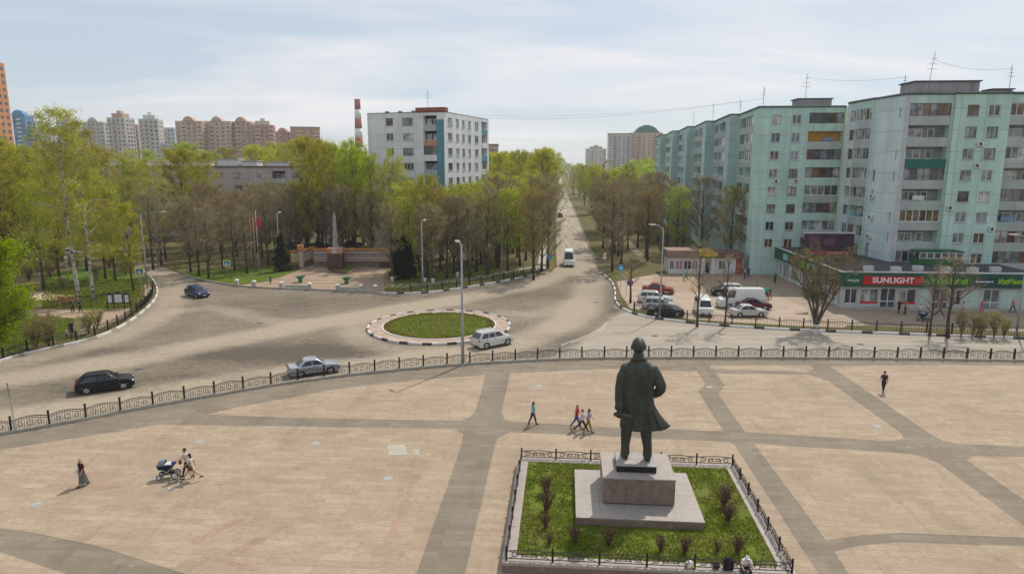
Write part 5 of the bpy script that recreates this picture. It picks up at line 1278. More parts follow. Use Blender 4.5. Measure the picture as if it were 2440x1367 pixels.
# ---- park furniture at the left: timber-edged play area
WOODO = M('orange_timber',(.34,.13,.06),.8,.25,2); SAND = M('sand',(.50,.40,.26),.95,.12,2)
pl = PP((45,700),(120,697),(128,712),(60,716)); sheet('sand_area', [(p.x,p.y) for p in PP((30,716),(40,700),(118,697),(130,704),(176,704),(182,718))], .05, .125, SAND)
for u0,v0,u1,v1,lb in ((52,733,82,731,'orange timber bench at the sand area under the bright green tree'),(140,729,178,726,'orange timber bench at the sand area near the birch trunk')):
    a, b = P(u0,v0), P(u1,v1); d = b-a; r = thing('bench', lb, 'bench', (a.x,a.y,.1), math.atan2(d.y,d.x)); n = d.length
    for k in range(3): MB().box(0,n,-.25+.17*k,-.1+.17*k,.42,.48).build('seat_slat', WOODO, r)
    for k in range(2): MB().box(0,n,.26,.3,.6+.2*k,.76+.2*k).build('back_slat', WOODO, r)
    for x in (.15,n-.15): MB().box(x-.06,x+.06,-.22,.3,0,.42).build('leg', CONC, r)
# ================================================================ vehicles
def paint(name, col, metal=.3, rough=.32):
    if name in MATS: return MATS[name]
    m, t = nodes_of(name); p = pos(t)
    c = cmix(t, ramp(t, nnoise(t, pos(t,(1,1,2.5)), 1.6, 5, .6), .45, .75, 0, .35), col, [q*.8+.025 for q in col])
    dk = max(col) < .05; finish(t, c, rough if not dk else .4, metal, .4 if not dk else .22, coat=.25 if not dk else .04); MATS[name] = m; return m
TYRE = M('tyre_rubber', (.02,.02,.02), .85, .3); RIM = M('wheel_rim', (.42,.42,.43), .35, .15, metal=.7); CGL = glassmat('car_glass', (.02,.026,.03), .04); PLASTIC = M('dark_trim', (.022,.022,.024), .6); PLATE = M('number_plate_white', (.62,.62,.62), .5)
HL = M('headlight_glass', (.62,.64,.66), .12, .1, spec=.8); TL = M('tail_light_red', (.42,.012,.02), .25, .2)
WH = {}
def wheel_data(r):
    if r not in WH:
        t_ = MB(); pr = [(.62*r,-.085),(.93*r,-.1),(r,-.07),(r,.07),(.93*r,.1),(.62*r,.085)]
        t_.rings([[(q*math.cos(2*math.pi*j/22),y,q*math.sin(2*math.pi*j/22)) for j in range(22)] for q,y in pr])
        k = MB()
        for s_ in (-1,1): k.rings([[(q*math.cos(2*math.pi*j/20),y*s_,q*math.sin(2*math.pi*j/20)) for j in range(20)] for q,y in ((.64*r,.088),(.6*r,.07),(.16*r,.075),(.13*r,.1),(.02*r,.1))])
        for j in range(5):
            a = 2*math.pi*j/5
            for s_ in (-1,1): k.tube([(.12*r*math.cos(a),.085*s_,.12*r*math.sin(a)),(.62*r*math.cos(a),.092*s_,.62*r*math.sin(a))], .055*r/.32, 4)
        WH[r] = (t_.mesh('tyre', TYRE), k.mesh('rim', RIM))
    return WH[r]
def car(name, label, pt, heading, body, Ln=4.3, W=1.74, H=1.47, belt=.92, wb=2.55, wr=.31, A=1.05, B=.35, C=-1.1, D=-1.85, nose=.70, tail=.88, windows=2, group=None, roofmat=None, z=.0, hoodz=None, rails=False, cat='car', plate=True, wf=1.0):
    r = thing(name, label, cat, (pt[0],pt[1],z), heading, group); hx = Ln/2; hoodz = hoodz or belt-.02
    def arch(cx): return [(cx+(wr+.06)*math.cos(math.pi*j/9), wr+(wr+.06)*math.sin(math.pi*j/9)) for j in range(10)]
    fa, ra = arch(wb/2), arch(-wb/2)
    prof = [(hx-.07,.24),(hx-.0,.40),(hx-.015,.56),(hx-.08,nose),((hx+A)/2+.12,(nose+hoodz)/2+.055),(A+.02,hoodz+.02),(A-.3,belt),(D+.15,belt),(D,belt-.01)]
    if D-(-hx) > .28: prof += [((D-hx)/2,tail+.03),(-hx+.1,tail)]
    else: prof += [(-hx+.08,tail)]
    prof += [(-hx+.0,tail-.28),(-hx,.42),(-hx+.07,.26)]
    prof += [(ra[-1][0]-.02,.2)]+ra[::-1]+[(ra[0][0]+.02,.19),(fa[-1][0]-.02,.19)]+fa[::-1]+[(fa[0][0]+.02,.2)]
    def ringat(s, y):
        k = abs(s)
        dx = {1:.955,.95:.985,.72:.998,0:1.0}[k]; dz = {1:.075,.95:.022,.72:.004,0:-.012}[k]
        out = []
        for x, zz in prof:
            low = zz < wr*2+.1 and zz < .7
            out.append((x*(dx if abs(x) > hx*.8 else 1), y*(1-.10*max(0,(abs(x)/hx-.72)/.28)**2) if True else y, zz-(dz*min(1,max(0,(zz-.55)/.25))) ))
        return out
    mb = MB(); mb.rings([ringat(s, s*W/2 if s else 0) for s in (-1,-.95,-.72,0,.72,.95,1)])
    b_ = mb.build('body', [body], r, True); md = b_.modifiers.new('split','EDGE_SPLIT'); md.split_angle = R(38)
    w0, w1 = W/2*.925, W/2*.745
    def loop(z_, xf, xr, w_): c_ = .13; return [(xf,-(w_-c_),z_),(xf,w_-c_,z_),(xf-.09,w_-.03,z_),(xf-.26,w_,z_),(xr+.26,w_,z_),(xr+.09,w_-.03,z_),(xr,w_-c_,z_),(xr,-(w_-c_),z_),(xr+.09,-(w_-.03),z_),(xr+.26,-w_,z_),(xf-.26,-w_,z_),(xf-.09,-(w_-.03),z_)][::-1]
    g = MB(); hb = belt-.06
    def lv(f): return loop(hb+(H-.05-hb)*f, A+(B-A)*f, D+(C-D)*f, w0+(w1-w0)*f)
    g.rings([lv(0), lv(.5), lv(.96), loop(H-.012, B-.07, C+.06, w1-.05), loop(H+.012, B-.3, C+.3, w1-.28)])
    cb = g.build('cabin', [roofmat or body], r, True); md = cb.modifiers.new('split','EDGE_SPLIT'); md.split_angle = R(30)
    def pf(f): return hb+(H-.05-hb)*f
    def side(x, f, s): return (x, s*(w0+(w1-w0)*f+.012), pf(f))
    f0, f1 = .16, .87
    for s in (-1, 1):
        e = []
        xa0, xa1 = A+(B-A)*f0-.16, A+(B-A)*f1-.14; xd0, xd1 = D+(C-D)*f0+.18, D+(C-D)*f1+.16; xd0, xd1 = xa0+(xd0-xa0)*wf, xa1+(xd1-xa1)*wf*.85 if wf < 1 else xd1
        cuts = [i/windows for i in range(windows+1)]
        for i in range(windows):
            g0, g1 = cuts[i], cuts[i+1]; gp = .018
            q = [side(xa0+(xd0-xa0)*(g0+gp*(i>0)),f0,s), side(xa0+(xd0-xa0)*(g1-gp*(i<windows-1)),f0,s), side(xa1+(xd1-xa1)*(g1-gp*(i<windows-1)),f1,s), side(xa1+(xd1-xa1)*(g0+gp*(i>0)),f1,s)]
            MB().add(q, [(0,1,2,3) if s < 0 else (3,2,1,0)]).build('side_window', CGL, r)
    def end(xb, xt, f, w_in, o): return [(xb+(xt-xb)*f+o, s_*(w0+(w1-w0)*f-w_in), pf(f)) for s_ in (-1,1)]
    for nm, xb, xt, o in (('windscreen',A,B,.013),('rear_window',D,C,-.013)):
        a0, a1 = end(xb,xt,.12,.15,o), end(xb,xt,.9,.15,o)
        q = [a0[0],a0[1],a1[1],a1[0]]; MB().add(q, [(0,1,2,3) if o > 0 else (3,2,1,0)]).build(nm, CGL, r)
    ty, rm = wheel_data(wr)
    for sx in (1,-1):
        for sy in (1,-1):
            wl = ob('wheel', ty, r, (sx*wb/2, sy*(W/2-.12), wr)); wl.name = 'wheel'; ob('rim', rm, wl)
    for sy in (1,-1):
        MB().ell((hx-.13,sy*(W/2-.27),nose-.06),(.1,.2,.075),10,6).build('headlight', HL, r, True)
        MB().ell((-hx+.07,sy*(W/2-.2),tail-.12),(.07,.13,.13),8,6).build('tail_light', TL, r, True)
        MB().ell((A-.22,sy*(W/2+.06),belt+.08),(.07,.1,.07),8,6).build('mirror', body, r, True)
        MB().box(-wb/2+.38,wb/2-.38,sy*(W/2-.02)-.03,sy*(W/2-.02)+.03,.2,.28).build('sill_trim', PLASTIC, r)
        for x in ((A+D)/2+.28,(A+D)/2-.72): MB().box(x-.09,x+.09,sy*(W/2-.03)-.03,sy*(W/2-.03)+.03,belt-.16,belt-.12).build('door_handle', PLASTIC, r)
        if rails: MB().tube([(B-.1,sy*(w1-.06),H+.03),(C+.1,sy*(w1-.06),H+.04)], .022, 5).build('roof_rail', RIM, r)
    MB().box(hx-.05,hx+.006,-W*.27,W*.27,.42,.52).build('grille', PLASTIC, r); MB().box(hx-.06,hx+.004,-W*.36,W*.36,.25,.34).build('bumper_vent', PLASTIC, r); MB().box(-hx-.004,-hx+.06,-W*.4,W*.4,.3,.4).build('bumper_trim', PLASTIC, r)
    if plate:
        MB().box(hx+.0,hx+.015,-.26,.26,.37,.48).build('number_plate', PLATE, r); MB().box(-hx-.012,-hx+.02,-.26,.26,.48,.59).build('number_plate', PLATE, r)
    return r
HATCH = dict(Ln=4.15, W=1.76, H=1.48, A=1.08, B=.32, C=-1.32, D=-1.98, wb=2.55, tail=.95, nose=.72)
SEDAN = dict(Ln=4.4, W=1.72, H=1.43, A=.98, B=.28, C=-.82, D=-1.5, wb=2.52, tail=.93, nose=.70)
SUV = dict(Ln=4.4, W=1.84, H=1.68, belt=1.05, A=1.1, B=.45, C=-1.6, D=-2.12, wb=2.62, wr=.36, tail=1.05, nose=.85, windows=3, rails=True)
WAGON = dict(Ln=4.5, W=1.74, H=1.5, A=1.0, B=.3, C=-1.75, D=-2.15, wb=2.6, tail=.95, nose=.72, windows=3, rails=True)
VAN = dict(Ln=5.9, W=2.0, H=2.45, belt=1.25, A=2.35, B=1.55, C=-2.75, D=-2.9, wb=3.4, wr=.36, tail=1.2, nose=.95, windows=2, cat='van')
MICRO = dict(Ln=4.7, W=1.85, H=1.95, belt=1.12, A=2.0, B=1.35, C=-2.15, D=-2.3, wb=2.7, wr=.33, tail=1.1, nose=.9, windows=3, cat='van')
def on_road(rear, front, W, side):      # wheel contact points seen on the near side -> centre and heading
    a, b = P(*rear), P(*front); d = (b-a).normalized(); n = Vector((-d.y,d.x,0)); c_ = (a+b)/2+n*(W/2-.05)*side
    return c_, math.atan2(d.y,d.x)
c_, a_ = on_road((205,940),(297,927),1.76,1)
car('hatchback', 'black hatchback driving past the railing toward the traffic island', c_, a_, paint('black_paint',(.007,.007,.009),0), **HATCH)
c_, a_ = on_road((713,900),(792,889),1.72,1)
car('sedan', 'silver-blue sedan passing close behind the railing', c_, a_, paint('silver_blue_paint',(.40,.42,.48),.5), **SEDAN)
c_, a_ = on_road((1160,832),(1209,822),1.84,1)
car('crossover', 'white-silver crossover rounding the traffic island', c_, a_, paint('white_silver_paint',(.58,.58,.57),.3), **dict(SUV, Ln=4.3))
q = P(470,706); car('hatchback', 'dark blue hatchback coming out of the park side road', (q.x,q.y), math.atan2(-.62,.78), paint('navy_paint',(.012,.025,.10)), **dict(HATCH, H=1.52))
q = P(1357,634); car('minibus', 'white minibus with high roof driving out of the boulevard', (q.x,q.y+1.5), math.atan2(-1,-.075), paint('white_paint_gloss',(.68,.68,.66),0), **dict(VAN, H=2.7, W=2.02))
car('car', 'dark car receding far up the boulevard', (16.6,232), math.atan2(1,.063), paint('black_paint',(.007,.007,.009),0), **SEDAN)
car('car', 'grey car tiny in the distance of the boulevard', (32.0,430), math.atan2(-1,-.063), paint('grey_paint',(.2,.2,.2)), **SEDAN)
# car park
q = P(1568,700); car('sedan', 'dark red sedan parked by the pink paving of the kiosk', (q.x,q.y), R(-16), paint('dark_red_paint',(.22,.018,.022)), z=.11, **SEDAN)
q = P(1561,722); car('wagon', 'silver estate car parked between the red and the two-tone car', (q.x,q.y), R(-14), paint('silver_paint',(.5,.51,.52),.5), z=.11, **WAGON)
q = P(1573,738); car('hatchback', 'grey-green estate with dark glass parked beside the black sedan', (q.x,q.y), R(-13), paint('grey_green_paint',(.38,.41,.41),.4), z=.11, **WAGON)
q = P(1586,753); car('sedan', 'black sedan parked nearest the kerb railing', (q.x,q.y), R(-8), paint('black_green_paint',(.018,.024,.022)), z=.11, **SEDAN)
q = P(1684,755); car('minivan', 'white minivan parked nose-on to the road', (q.x,q.y+1.6), R(-98), paint('white_paint_gloss',(.68,.68,.66),0), z=.11, **dict(MICRO, H=1.98))
q = P(1768,737); car('delivery_van', 'large white delivery van parked in front of the shops', (q.x,q.y+.8), R(178), paint('white_paint_gloss',(.68,.68,.66),0), z=.11, **dict(VAN, windows=1, H=2.5, A=2.3, B=1.6, wf=.22))
q = P(1735,707); car('off_roader', 'dark off-roader with a white roof behind the delivery van', (q.x,q.y+.6), R(176), paint('dark_green_paint',(.02,.028,.025)), roofmat=paint('white_paint_gloss',(.68,.68,.66),0), z=.11, **SUV)
q = P(1785,757); car('sedan', 'silver sedan parked along the car park railing', (q.x,q.y+.5), R(2), paint('silver_paint',(.5,.51,.52),.5), z=.11, **dict(SEDAN, Ln=4.5))
q = P(1800,742); car('sedan', 'maroon sedan squeezed between the white van and the silver sedan', (q.x,q.y+1.0), R(1), paint('maroon_paint',(.10,.012,.02)), z=.11, **SEDAN)
# cars seen through trees
q = P(62,604); car('van', 'dark box van parked in the lot behind the birches', (q.x,q.y), R(20), paint('dark_violet_paint',(.03,.025,.04)), z=.11, **dict(VAN, H=2.7))
q = P(120,612); car('sedan', 'pale car in the lot behind the birches', (q.x,q.y), R(25), paint('silver_paint',(.5,.51,.52),.5), z=.11, **SEDAN)
q = P(170,610); car('sedan', 'white car in the lot beside the birch trunk', (q.x,q.y), R(10), paint('white_paint_gloss',(.68,.68,.66),0), z=.11, **HATCH)
for u, v, a_, col, lb, sp in ((705,592,15,(.02,.022,.05),'dark blue car parked behind the memorial pillar',HATCH),(765,590,10,(.03,.03,.03),'black car parked behind the memorial wall',SEDAN),(840,588,5,(.02,.02,.03),'dark car showing above the memorial wall coping',SEDAN)):
    q = P(u,v); car('sedan', lb, (q.x,q.y), R(a_), paint('far_paint_%d'%u, col), z=.11, **sp)
# ================================================================ people
SKIN = M('skin', (.46,.27,.19), .6, .08); SKIN2 = M('skin_fair', (.55,.36,.27), .6, .08)
def cloth(c): 
    n = 'cloth_%02x%02x%02x' % tuple(int(255*q) for q in c); return M(n, c, .9, .15, 5)
HAIR = {'dark': M('hair_dark',(.025,.018,.013),.6), 'brown': M('hair_brown',(.10,.055,.03),.6), 'blond': M('hair_blond',(.36,.24,.12),.6)}
def person(label, pt, face, top, legs, hair='dark', h=1.7, gait=.45, arms=((.35,.3),(-.35,.3)), skirt=None, dress=None, long_hair=False, sleeves=.55, z=.03, seated=False, cap=None, slim=1.0, group=None, bag=None, scarf=None, phase=1):
    """face: heading (radians, direction the person looks); arms: (swing, elbow bend) for each side"""
    r = thing('person', label, 'person', (pt[0],pt[1],z), face-math.pi/2, group); k = h/1.7; r.scale = (k,k,k)
    body, tp, lg, sh = MB(), MB(), MB(), MB(); lean = .55 if seated else .04
    hipz = .47 if seated else .93-.05*abs(gait); pel = Vector((0,0,hipz))
    up = Vector((0,math.sin(lean),math.cos(lean))); S = lambda d: pel+up*d
    neck, head = S(.53), S(.53)+Vector((0,.03+.1*seated,.15-.03*seated))
    # legs
    for s_ in (-1,1):
        hp = pel+Vector((s_*.09,0,-.02)); g = gait*phase*s_
        if seated:
            kn = hp+Vector((s_*.06,.43,.02)); an = kn+Vector((0,.02,-.42))
        else:
            kn = hp+Vector((0,math.sin(g)*.44,-math.cos(g)*.44)); bend = g-(.55*abs(gait) if g < 0 else .08); an = kn+Vector((0,math.sin(bend)*.42,-math.cos(bend)*.42))
        if not seated: an.z = max(an.z, .085 if g > 0 else .085+.06*abs(gait))
        toe = an+Vector((0,.17,-.045))
        body.tube([hp,kn,an], [.078,.052,.038], 8); body.tube([an+Vector((0,-.04,-.04)),toe], [.04,.03], 6)
        if legs is not None: lg.tube([hp+Vector((0,0,.04)),hp.lerp(kn,.5),kn,kn.lerp(an,.5),an+Vector((0,0,.03))], [.104*slim,.09*slim,.07,.062,.056], 8)
        sh.tube([an+Vector((0,-.065,-.035)),an+Vector((0,.03,-.03)),toe+Vector((0,.02,0))], [.046,.05,.036], 7)
        # arm
        sw, eb = arms[0 if s_ < 0 else 1]; so_ = S(.49)+Vector((s_*.175*slim,0,0)); d1 = Vector((s_*.13,math.sin(sw),-math.cos(sw))).normalized(); el = so_+d1*.28; d2 = Vector((s_*.04,math.sin(sw+eb),-math.cos(sw+eb))).normalized(); wr_ = el+d2*.25; hd = wr_+d2*.09
        body.tube([so_,el,wr_], [.05,.04,.028], 8); body.tube([wr_,hd], [.03,.034], 7, sq=(1,.6))
        tp.tube([so_+Vector((-s_*.04,0,.02)),so_.lerp(el,.6),(el if sleeves < .6 else el.lerp(wr_,.85)) if sleeves > .3 else so_.lerp(el,.6)], [.07,.062,.054], 8)
        r['a%d' % s_] = 0; del r['a%d' % s_]
        fing = getattr(body, 'fing', []); lat = Vector((1,0,0))
        for q in range(4):
            b0 = hd+lat*(q-1.5)*.016; fing.append([b0, b0+d2*.035, b0+d2*(.06+.012*(q in (1,2)))+Vector((0,-.0,-.008))])
        t0 = wr_+d2*.035; fing.append([t0, t0+Vector((-s_*.03,.02,0))+d2*.02, t0+Vector((-s_*.035,.03,0))+d2*.045]); body.fing = fing
    # torso
    body.tube([S(-.06),S(.1),S(.3),S(.47),S(.52)], [.12,.105,.125,.13,.06], 10, sq=(1.15,.75)); body.tube([neck-up*.06,neck+Vector((0,.01,.06)),head], [.055,.05,.05], 8)
    body.ell(head,(.078,.098,.118),12,9); body.ell(head+Vector((0,.03,-.07)),(.055,.062,.05),8,6); body.tube([head+Vector((0,.09,.01)),head+Vector((0,.118,-.025))], [.014,.02], 6)
    for s_ in (-1,1): body.ell(head+Vector((s_*.08,0,-.01)),(.014,.025,.033),6,5)
    bm_ = remeshed(body, .021, 'body', [SKIN if hair != 'blond' else SKIN2, HAIR['dark']], 1)
    bo = ob('body', bm_, r)
    fb = MB()
    fb.v, fb.f, fb.m = [tuple(v.co) for v in bm_.vertices], [tuple(p.vertices) for p in bm_.polygons], [0]*len(bm_.polygons)
    for f_ in body.fing: fb.tube(f_, [.0095,.009,.007], 5)
    for s_ in (-1,1): fb.ell(head+Vector((s_*.033,.086,.015)),(.014,.01,.009),6,4,1)
    fb.ell(head+Vector((0,.088,-.055)),(.028,.008,.007),6,4,1)
    bo.data = fb.mesh('body', [SKIN if hair != 'blond' else SKIN2, HAIR['dark']], True); bpy.data.meshes.remove(bm_)
    low = -.05
    tp.tube([S(low),S(.08),S(.28),S(.45),S(.52)], [.145*slim,.128*slim,.148*slim,.152*slim,.085], 12, sq=(1.2,.82))
    if dress:
        n = 12; dz = [(.06,.15,.11),(-.15,.19,.15),(-.42,.25,.22)] if dress != 'long' else [(.06,.15,.11),(-.2,.2,.16),(-.7,.27,.24)]
        tp.rings([[(a*math.cos(2*math.pi*j/n),b*math.sin(2*math.pi*j/n),hipz+d_) for j in range(n)] for d_,a,b in dz[::-1]])
    ob('top', remeshed(tp, .022, 'top', cloth(top), 1), r)
    if legs is not None: lg.tube([pel+Vector((0,0,-.1)),pel+Vector((0,0,.07))], [.14*slim,.13*slim], 10, sq=(1.15,.85)); ob('trousers', remeshed(lg, .022, 'trousers', cloth(legs), 1), r)
    if skirt:
        sb = MB(); n = 14; sb.rings([[(a*math.cos(2*math.pi*j/n)*(1+.08*math.sin(4*2*math.pi*j/n)),b*math.sin(2*math.pi*j/n)+off,hipz+d_) for j in range(n)] for d_,a,b,off in ((-.72,.24,.3,-.06),(-.4,.2,.24,-.03),(-.1,.17,.17,0),(.06,.13,.11,0))]); ob('skirt', remeshed(sb, .022, 'skirt', cloth(skirt), 1), r)
    ob('shoes', remeshed(sh, .018, 'shoes', M('shoe_dark',(.04,.035,.03),.6), 1), r)
    hb = MB()
    if cap:
        hb.ell(head+Vector((0,0,.03)),(.092,.11,.1),12,8); hb.tube([head+Vector((0,.08,.045)),head+Vector((0,.17,.035))], [.075,.06], 8, sq=(1,.2)); o = ob('cap', remeshed(hb, .016, 'cap', cloth(cap), 1), r)
        MB().ell(head+Vector((0,0,.045)),(.03,.113,.1),8,8).build('cap_stripe', cloth((.02,.04,.14)), o, True)
    else:
        hb.ell(head+Vector((0,-.022,.03)),(.09,.1,.105),12,8)
        if long_hair: hb.tube([head+Vector((0,-.06,.02)),head+Vector((0,-.09,-.1)),head+Vector((0,-.1,-.24))], [.085,.075,.04], 8, sq=(1,.6))
        ob('hair', remeshed(hb, .018, 'hair', scarf if scarf else HAIR[hair], 1), r)
    if bag:
        x, zz, sz, c = bag; bb = MB(); bb.box(x-sz*.28,x+sz*.28,-sz*.5,sz*.5,hipz+zz-sz*.45,hipz+zz+sz*.4); bb.tube([(x,-.04,hipz+zz+sz*.4),(x*.6,0,hipz+.5),(x,.06,hipz+zz+sz*.4)], .012, 4)
        ob('bag', bb.mesh('bag', cloth(c)), r)
    return r
def FP(u, v): q = P(u,v); return (q.x,q.y)
def dirv(x, y): return math.atan2(y,x)
person('woman in a dark maroon top and long grey skirt walking alone with a white bag', FP(199,1158), dirv(-.2,-1), (.05,.008,.015), None, 'brown', 1.63, .3, skirt=(.13,.125,.125), bag=(.22,.0,.3,(.62,.6,.56)), scarf=M('headscarf',(.36,.26,.18),.8), group='people on the square')
person('man in a pale shirt and dark trousers pushing the pram', FP(447,1137), dirv(-1,-.15), (.48,.44,.40), (.02,.022,.035), 'dark', 1.78, .35, ((.55,.75),(.5,.75)), group='people on the square')
person('woman in a cream dress with a brown handbag striding beside the pram', FP(458,1146), dirv(-1,-.25), (.60,.54,.45), None, 'dark', 1.68, .62, ((.5,.3),(-.5,.25)), dress='short', long_hair=True, bag=(-.24,-.02,.26,(.14,.05,.03)), sleeves=.2, group='people on the square')
person('girl in a teal shirt and navy trousers standing alone west of the statue', FP(1270,1012), dirv(.85,.3), (.08,.42,.40), (.02,.022,.06), 'dark', 1.66, .3, ((.2,.5),(-.2,.4)), long_hair=True, group='people on the square')
person('woman in a red top and blue jeans, first of the walking trio', FP(1374,1021), dirv(.9,-.3), (.50,.015,.04), (.04,.10,.22), 'blond', 1.72, .42, long_hair=True, sleeves=.2, group='people on the square')
person('woman in a white top and black leggings, middle of the walking trio', FP(1386,1030), dirv(.9,-.3), (.62,.58,.64), (.015,.014,.018), 'brown', 1.64, .55, group='people on the square', phase=-1)
person('girl in a lilac top and mustard trousers at the end of the trio', FP(1402,1030), dirv(.9,-.3), (.36,.30,.48), (.30,.20,.03), 'dark', 1.66, .35, long_hair=True, group='people on the square')
mp_ = person('man in a plum shirt with a black backpack crossing the empty paving', FP(2104,935), dirv(.3,1), (.22,.06,.12), (.02,.022,.03), 'dark', 1.75, .4, group='people on the square')
bk = MB(); bk.ell((0,-.17,1.22),(.15,.1,.23),10,8); ob('backpack', bk.mesh('backpack', BLACK, True), mp_)
q = MW(4.25,BY0+.34,BZ); sp = person('man in a white T-shirt and white cap sitting bent over on the granite ledge', (q.x,q.y), R(-94), (.66,.62,.62), (.04,.042,.05), 'dark', 1.76, 0, ((.75,.95),(.7,1.05)), seated=True, cap=(.70,.68,.66), z=BZ-.30, sleeves=.2)
# belongings on the ledge
q = MW(3.55,BY0+.28,BZ); r = thing('backpack', 'black backpack standing on the granite ledge beside the seated man', 'backpack', q, AM+.2); bb = MB(); bb.rings([[(x*k,y*k,z_) for x,y in ((-.2,-.13),(.2,-.13),(.22,0),(.18,.12),(-.18,.12),(-.22,0))] for z_,k in ((0,.9),(.05,1),(.4,1),(.55,.75),(.6,.4))]); bb.build('sack', M('backpack_black',(.018,.012,.014),.8), r, True); MB().box(-.02,.02,-.145,-.13,.05,.5).build('strap', M('backpack_blue',(.02,.06,.12),.7), r); MB().tube([(-.12,.12,.5),(-.14,.2,.3),(-.12,.12,.1)],.02,5).build('shoulder_strap', BLACK, r)
q = MW(3.05,BY0+.3,BZ); r = thing('bag', 'small black bag lying on the ledge next to the backpack', 'bag', q, AM); MB().ell((0,0,.13),(.17,.12,.14),10,7).build('sack', BLACK, r, True); MB().tube([(-.1,0,.22),(0,0,.36),(.1,0,.22)],.015,5).build('handle', BLACK, r)
q = MW(1.9,BY0+.3,BZ); r = thing('carrier_bag', 'white and lime plastic bag left on the granite ledge', 'bag', q, AM); MB().rings([[(.2*k*math.cos(j*.785+.3*z_),.14*k*math.sin(j*.785),z_) for j in range(8)] for z_,k in ((0,.8),(.08,1.1),(.2,.95),(.3,.5))]).build('sack', cloth((.6,.6,.58)), r, True); MB().ell((.12,-.08,.1),(.12,.08,.09),8,6).build('lime_patch', cloth((.5,.6,.03)), r, True)
# pram
def pram(label, pt, a, col, col2, sc=1.0, z=.028):
    r = thing('pram', label, 'pram', (pt[0],pt[1],z), a); r.scale = (sc,sc,sc); NB = cloth(col); PW = cloth(col2)
    MB().rings([[(x0+(x1-x0)*t_, s_*w_, z_) for t_, s_ in ((0,-1),(.5,-1.1),(1,-1),(1,1),(.5,1.1),(0,1))] for x0,x1,w_,z_ in ((-.25,.45,.17,.55),(-.3,.52,.21,.72),(-.3,.54,.22,.84))]).build('carrycot', NB, r, True)
    n = 8; pr = [[(.18+.36*math.cos(a_)*(.98),.23*math.cos(b_),.82+.34*math.sin(a_)*math.sin(b_)) for b_ in [math.pi*j/n for j in range(n+1)]] for a_ in [R(15+18*i) for i in range(6)]]
    h_ = MB(); h_.v = [q_ for row in pr for q_ in row]; h_.f = [(i*(n+1)+j,i*(n+1)+j+1,(i+1)*(n+1)+j+1,(i+1)*(n+1)+j) for i in range(5) for j in range(n)]; h_.m = [0]*len(h_.f); h_.build('hood', M('pram_hood',(.22,.25,.31),.8), r, True)
    MB().box(-.3,.1,-.2,.2,.845,.9).build('cover', PW, r)
    MB().ell((-.35,0,.9),(.14,.18,.1),8,6).build('second_cot', cloth((.02,.06,.18)), r, True)
    fr = MB()
    for s_ in (-1,1): fr.tube([(.42,s_*.22,.18),(-.1,s_*.23,.5),(-.62,s_*.22,1.0)],.014,6); fr.tube([(-.42,s_*.24,.18),(.25,s_*.22,.56)],.014,6)
    fr.tube([(-.62,-.22,1.0),(-.62,.22,1.0)],.018,6); fr.build('frame', M('pram_frame',(.6,.6,.6),.3,metal=.5), r)
    MB().box(-.3,.3,-.18,.18,.24,.42).build('basket', BLACK, r); MB().ell((-.68,-.1,.86),(.1,.14,.14),8,6).build('changing_bag', cloth((.16,.06,.03)), r, True)
    for x, rr in ((.44,.14),(-.42,.19)):
        for s_ in (-1,1):
            wl = MB().tube([(x+rr*math.cos(2*math.pi*j/14),s_*.26,rr+rr*math.sin(2*math.pi*j/14)) for j in range(15)], .028, 5).build('wheel', TYRE, r); MB().rings([[(x+q_*math.cos(2*math.pi*j/12),s_*.26+y_,rr+q_*math.sin(2*math.pi*j/12)) for j in range(12)] for q_,y_ in ((rr*.8,-.008),(rr*.8,.008))]).build('rim', PW, wl)
pram('navy and white pram with grey hood pushed across the square', FP(402,1138), dirv(-1,-.15), (.015,.02,.05), (.62,.6,.6), 1.0)
# people across the road
def far_people(rows, grp):
    for (u,v,lb,fx,fy,top,legs,hair,kw) in rows:
        q = P(u,v,.1); person(lb, (q.x,q.y), dirv(fx,fy), top, legs, hair, z=.11, group=grp, **kw)
far_people([
 (174,744,'person in a dark green coat standing with another by the park path',-.3,-1,(.02,.06,.05),(.012,.012,.014),'brown',dict(gait=.1)),
 (192,745,'person in a black coat standing beside the green-coated one',-.6,-1,(.02,.018,.022),(.012,.012,.014),'dark',dict(gait=.15)),
 (172,801,'person in a dark top carrying a red bag behind the park railing',.6,-.8,(.03,.02,.05),(.02,.05,.05),'dark',dict(gait=.4,bag=(.25,-.05,.4,(.42,.08,.05)))),
 (159,806,'child in white walking along the park railing',.6,-.8,(.5,.5,.5),(.1,.1,.12),'brown',dict(gait=.3,h=1.1)),
 (645,676,'child in dark clothes standing on the memorial kerb',0,-1,(.03,.025,.05),(.02,.02,.03),'dark',dict(gait=.1,h=1.25)),
], 'people by the park')
far_people([
 (2141,747,'person in black standing at the SUNLIGHT window',-.2,1,(.015,.015,.018),(.012,.012,.015),'dark',dict(gait=.15)),
 (2156,750,'person in a tan jacket and black trousers below the SUNLIGHT sign',.4,-1,(.36,.22,.12),(.015,.014,.016),'brown',dict(gait=.2)),
 (2192,757,'woman in white pushing a dark pram along the shops',-.9,-.3,(.6,.6,.62),(.1,.1,.12),'brown',dict(gait=.4,arms=((.5,.7),(.5,.7)))),
 (2238,756,'man in a blue tracksuit striding past the shop doors',.9,-.2,(.02,.06,.22),(.02,.04,.14),'dark',dict(gait=.6)),
 (2292,752,'woman in a pale lilac coat near the mint shop windows',.8,-.3,(.48,.40,.46),(.3,.2,.25),'dark',dict(gait=.45)),
 (2338,748,'woman in a pink-red coat outside the mint shop front',-.8,-.3,(.55,.10,.14),(.35,.1,.13),'brown',dict(gait=.25,dress='short')),
 (2412,744,'person in pink near the end of the shop row',-.9,-.2,(.5,.22,.25),(.08,.08,.08),'blond',dict(gait=.4)),
], 'people along the shops')
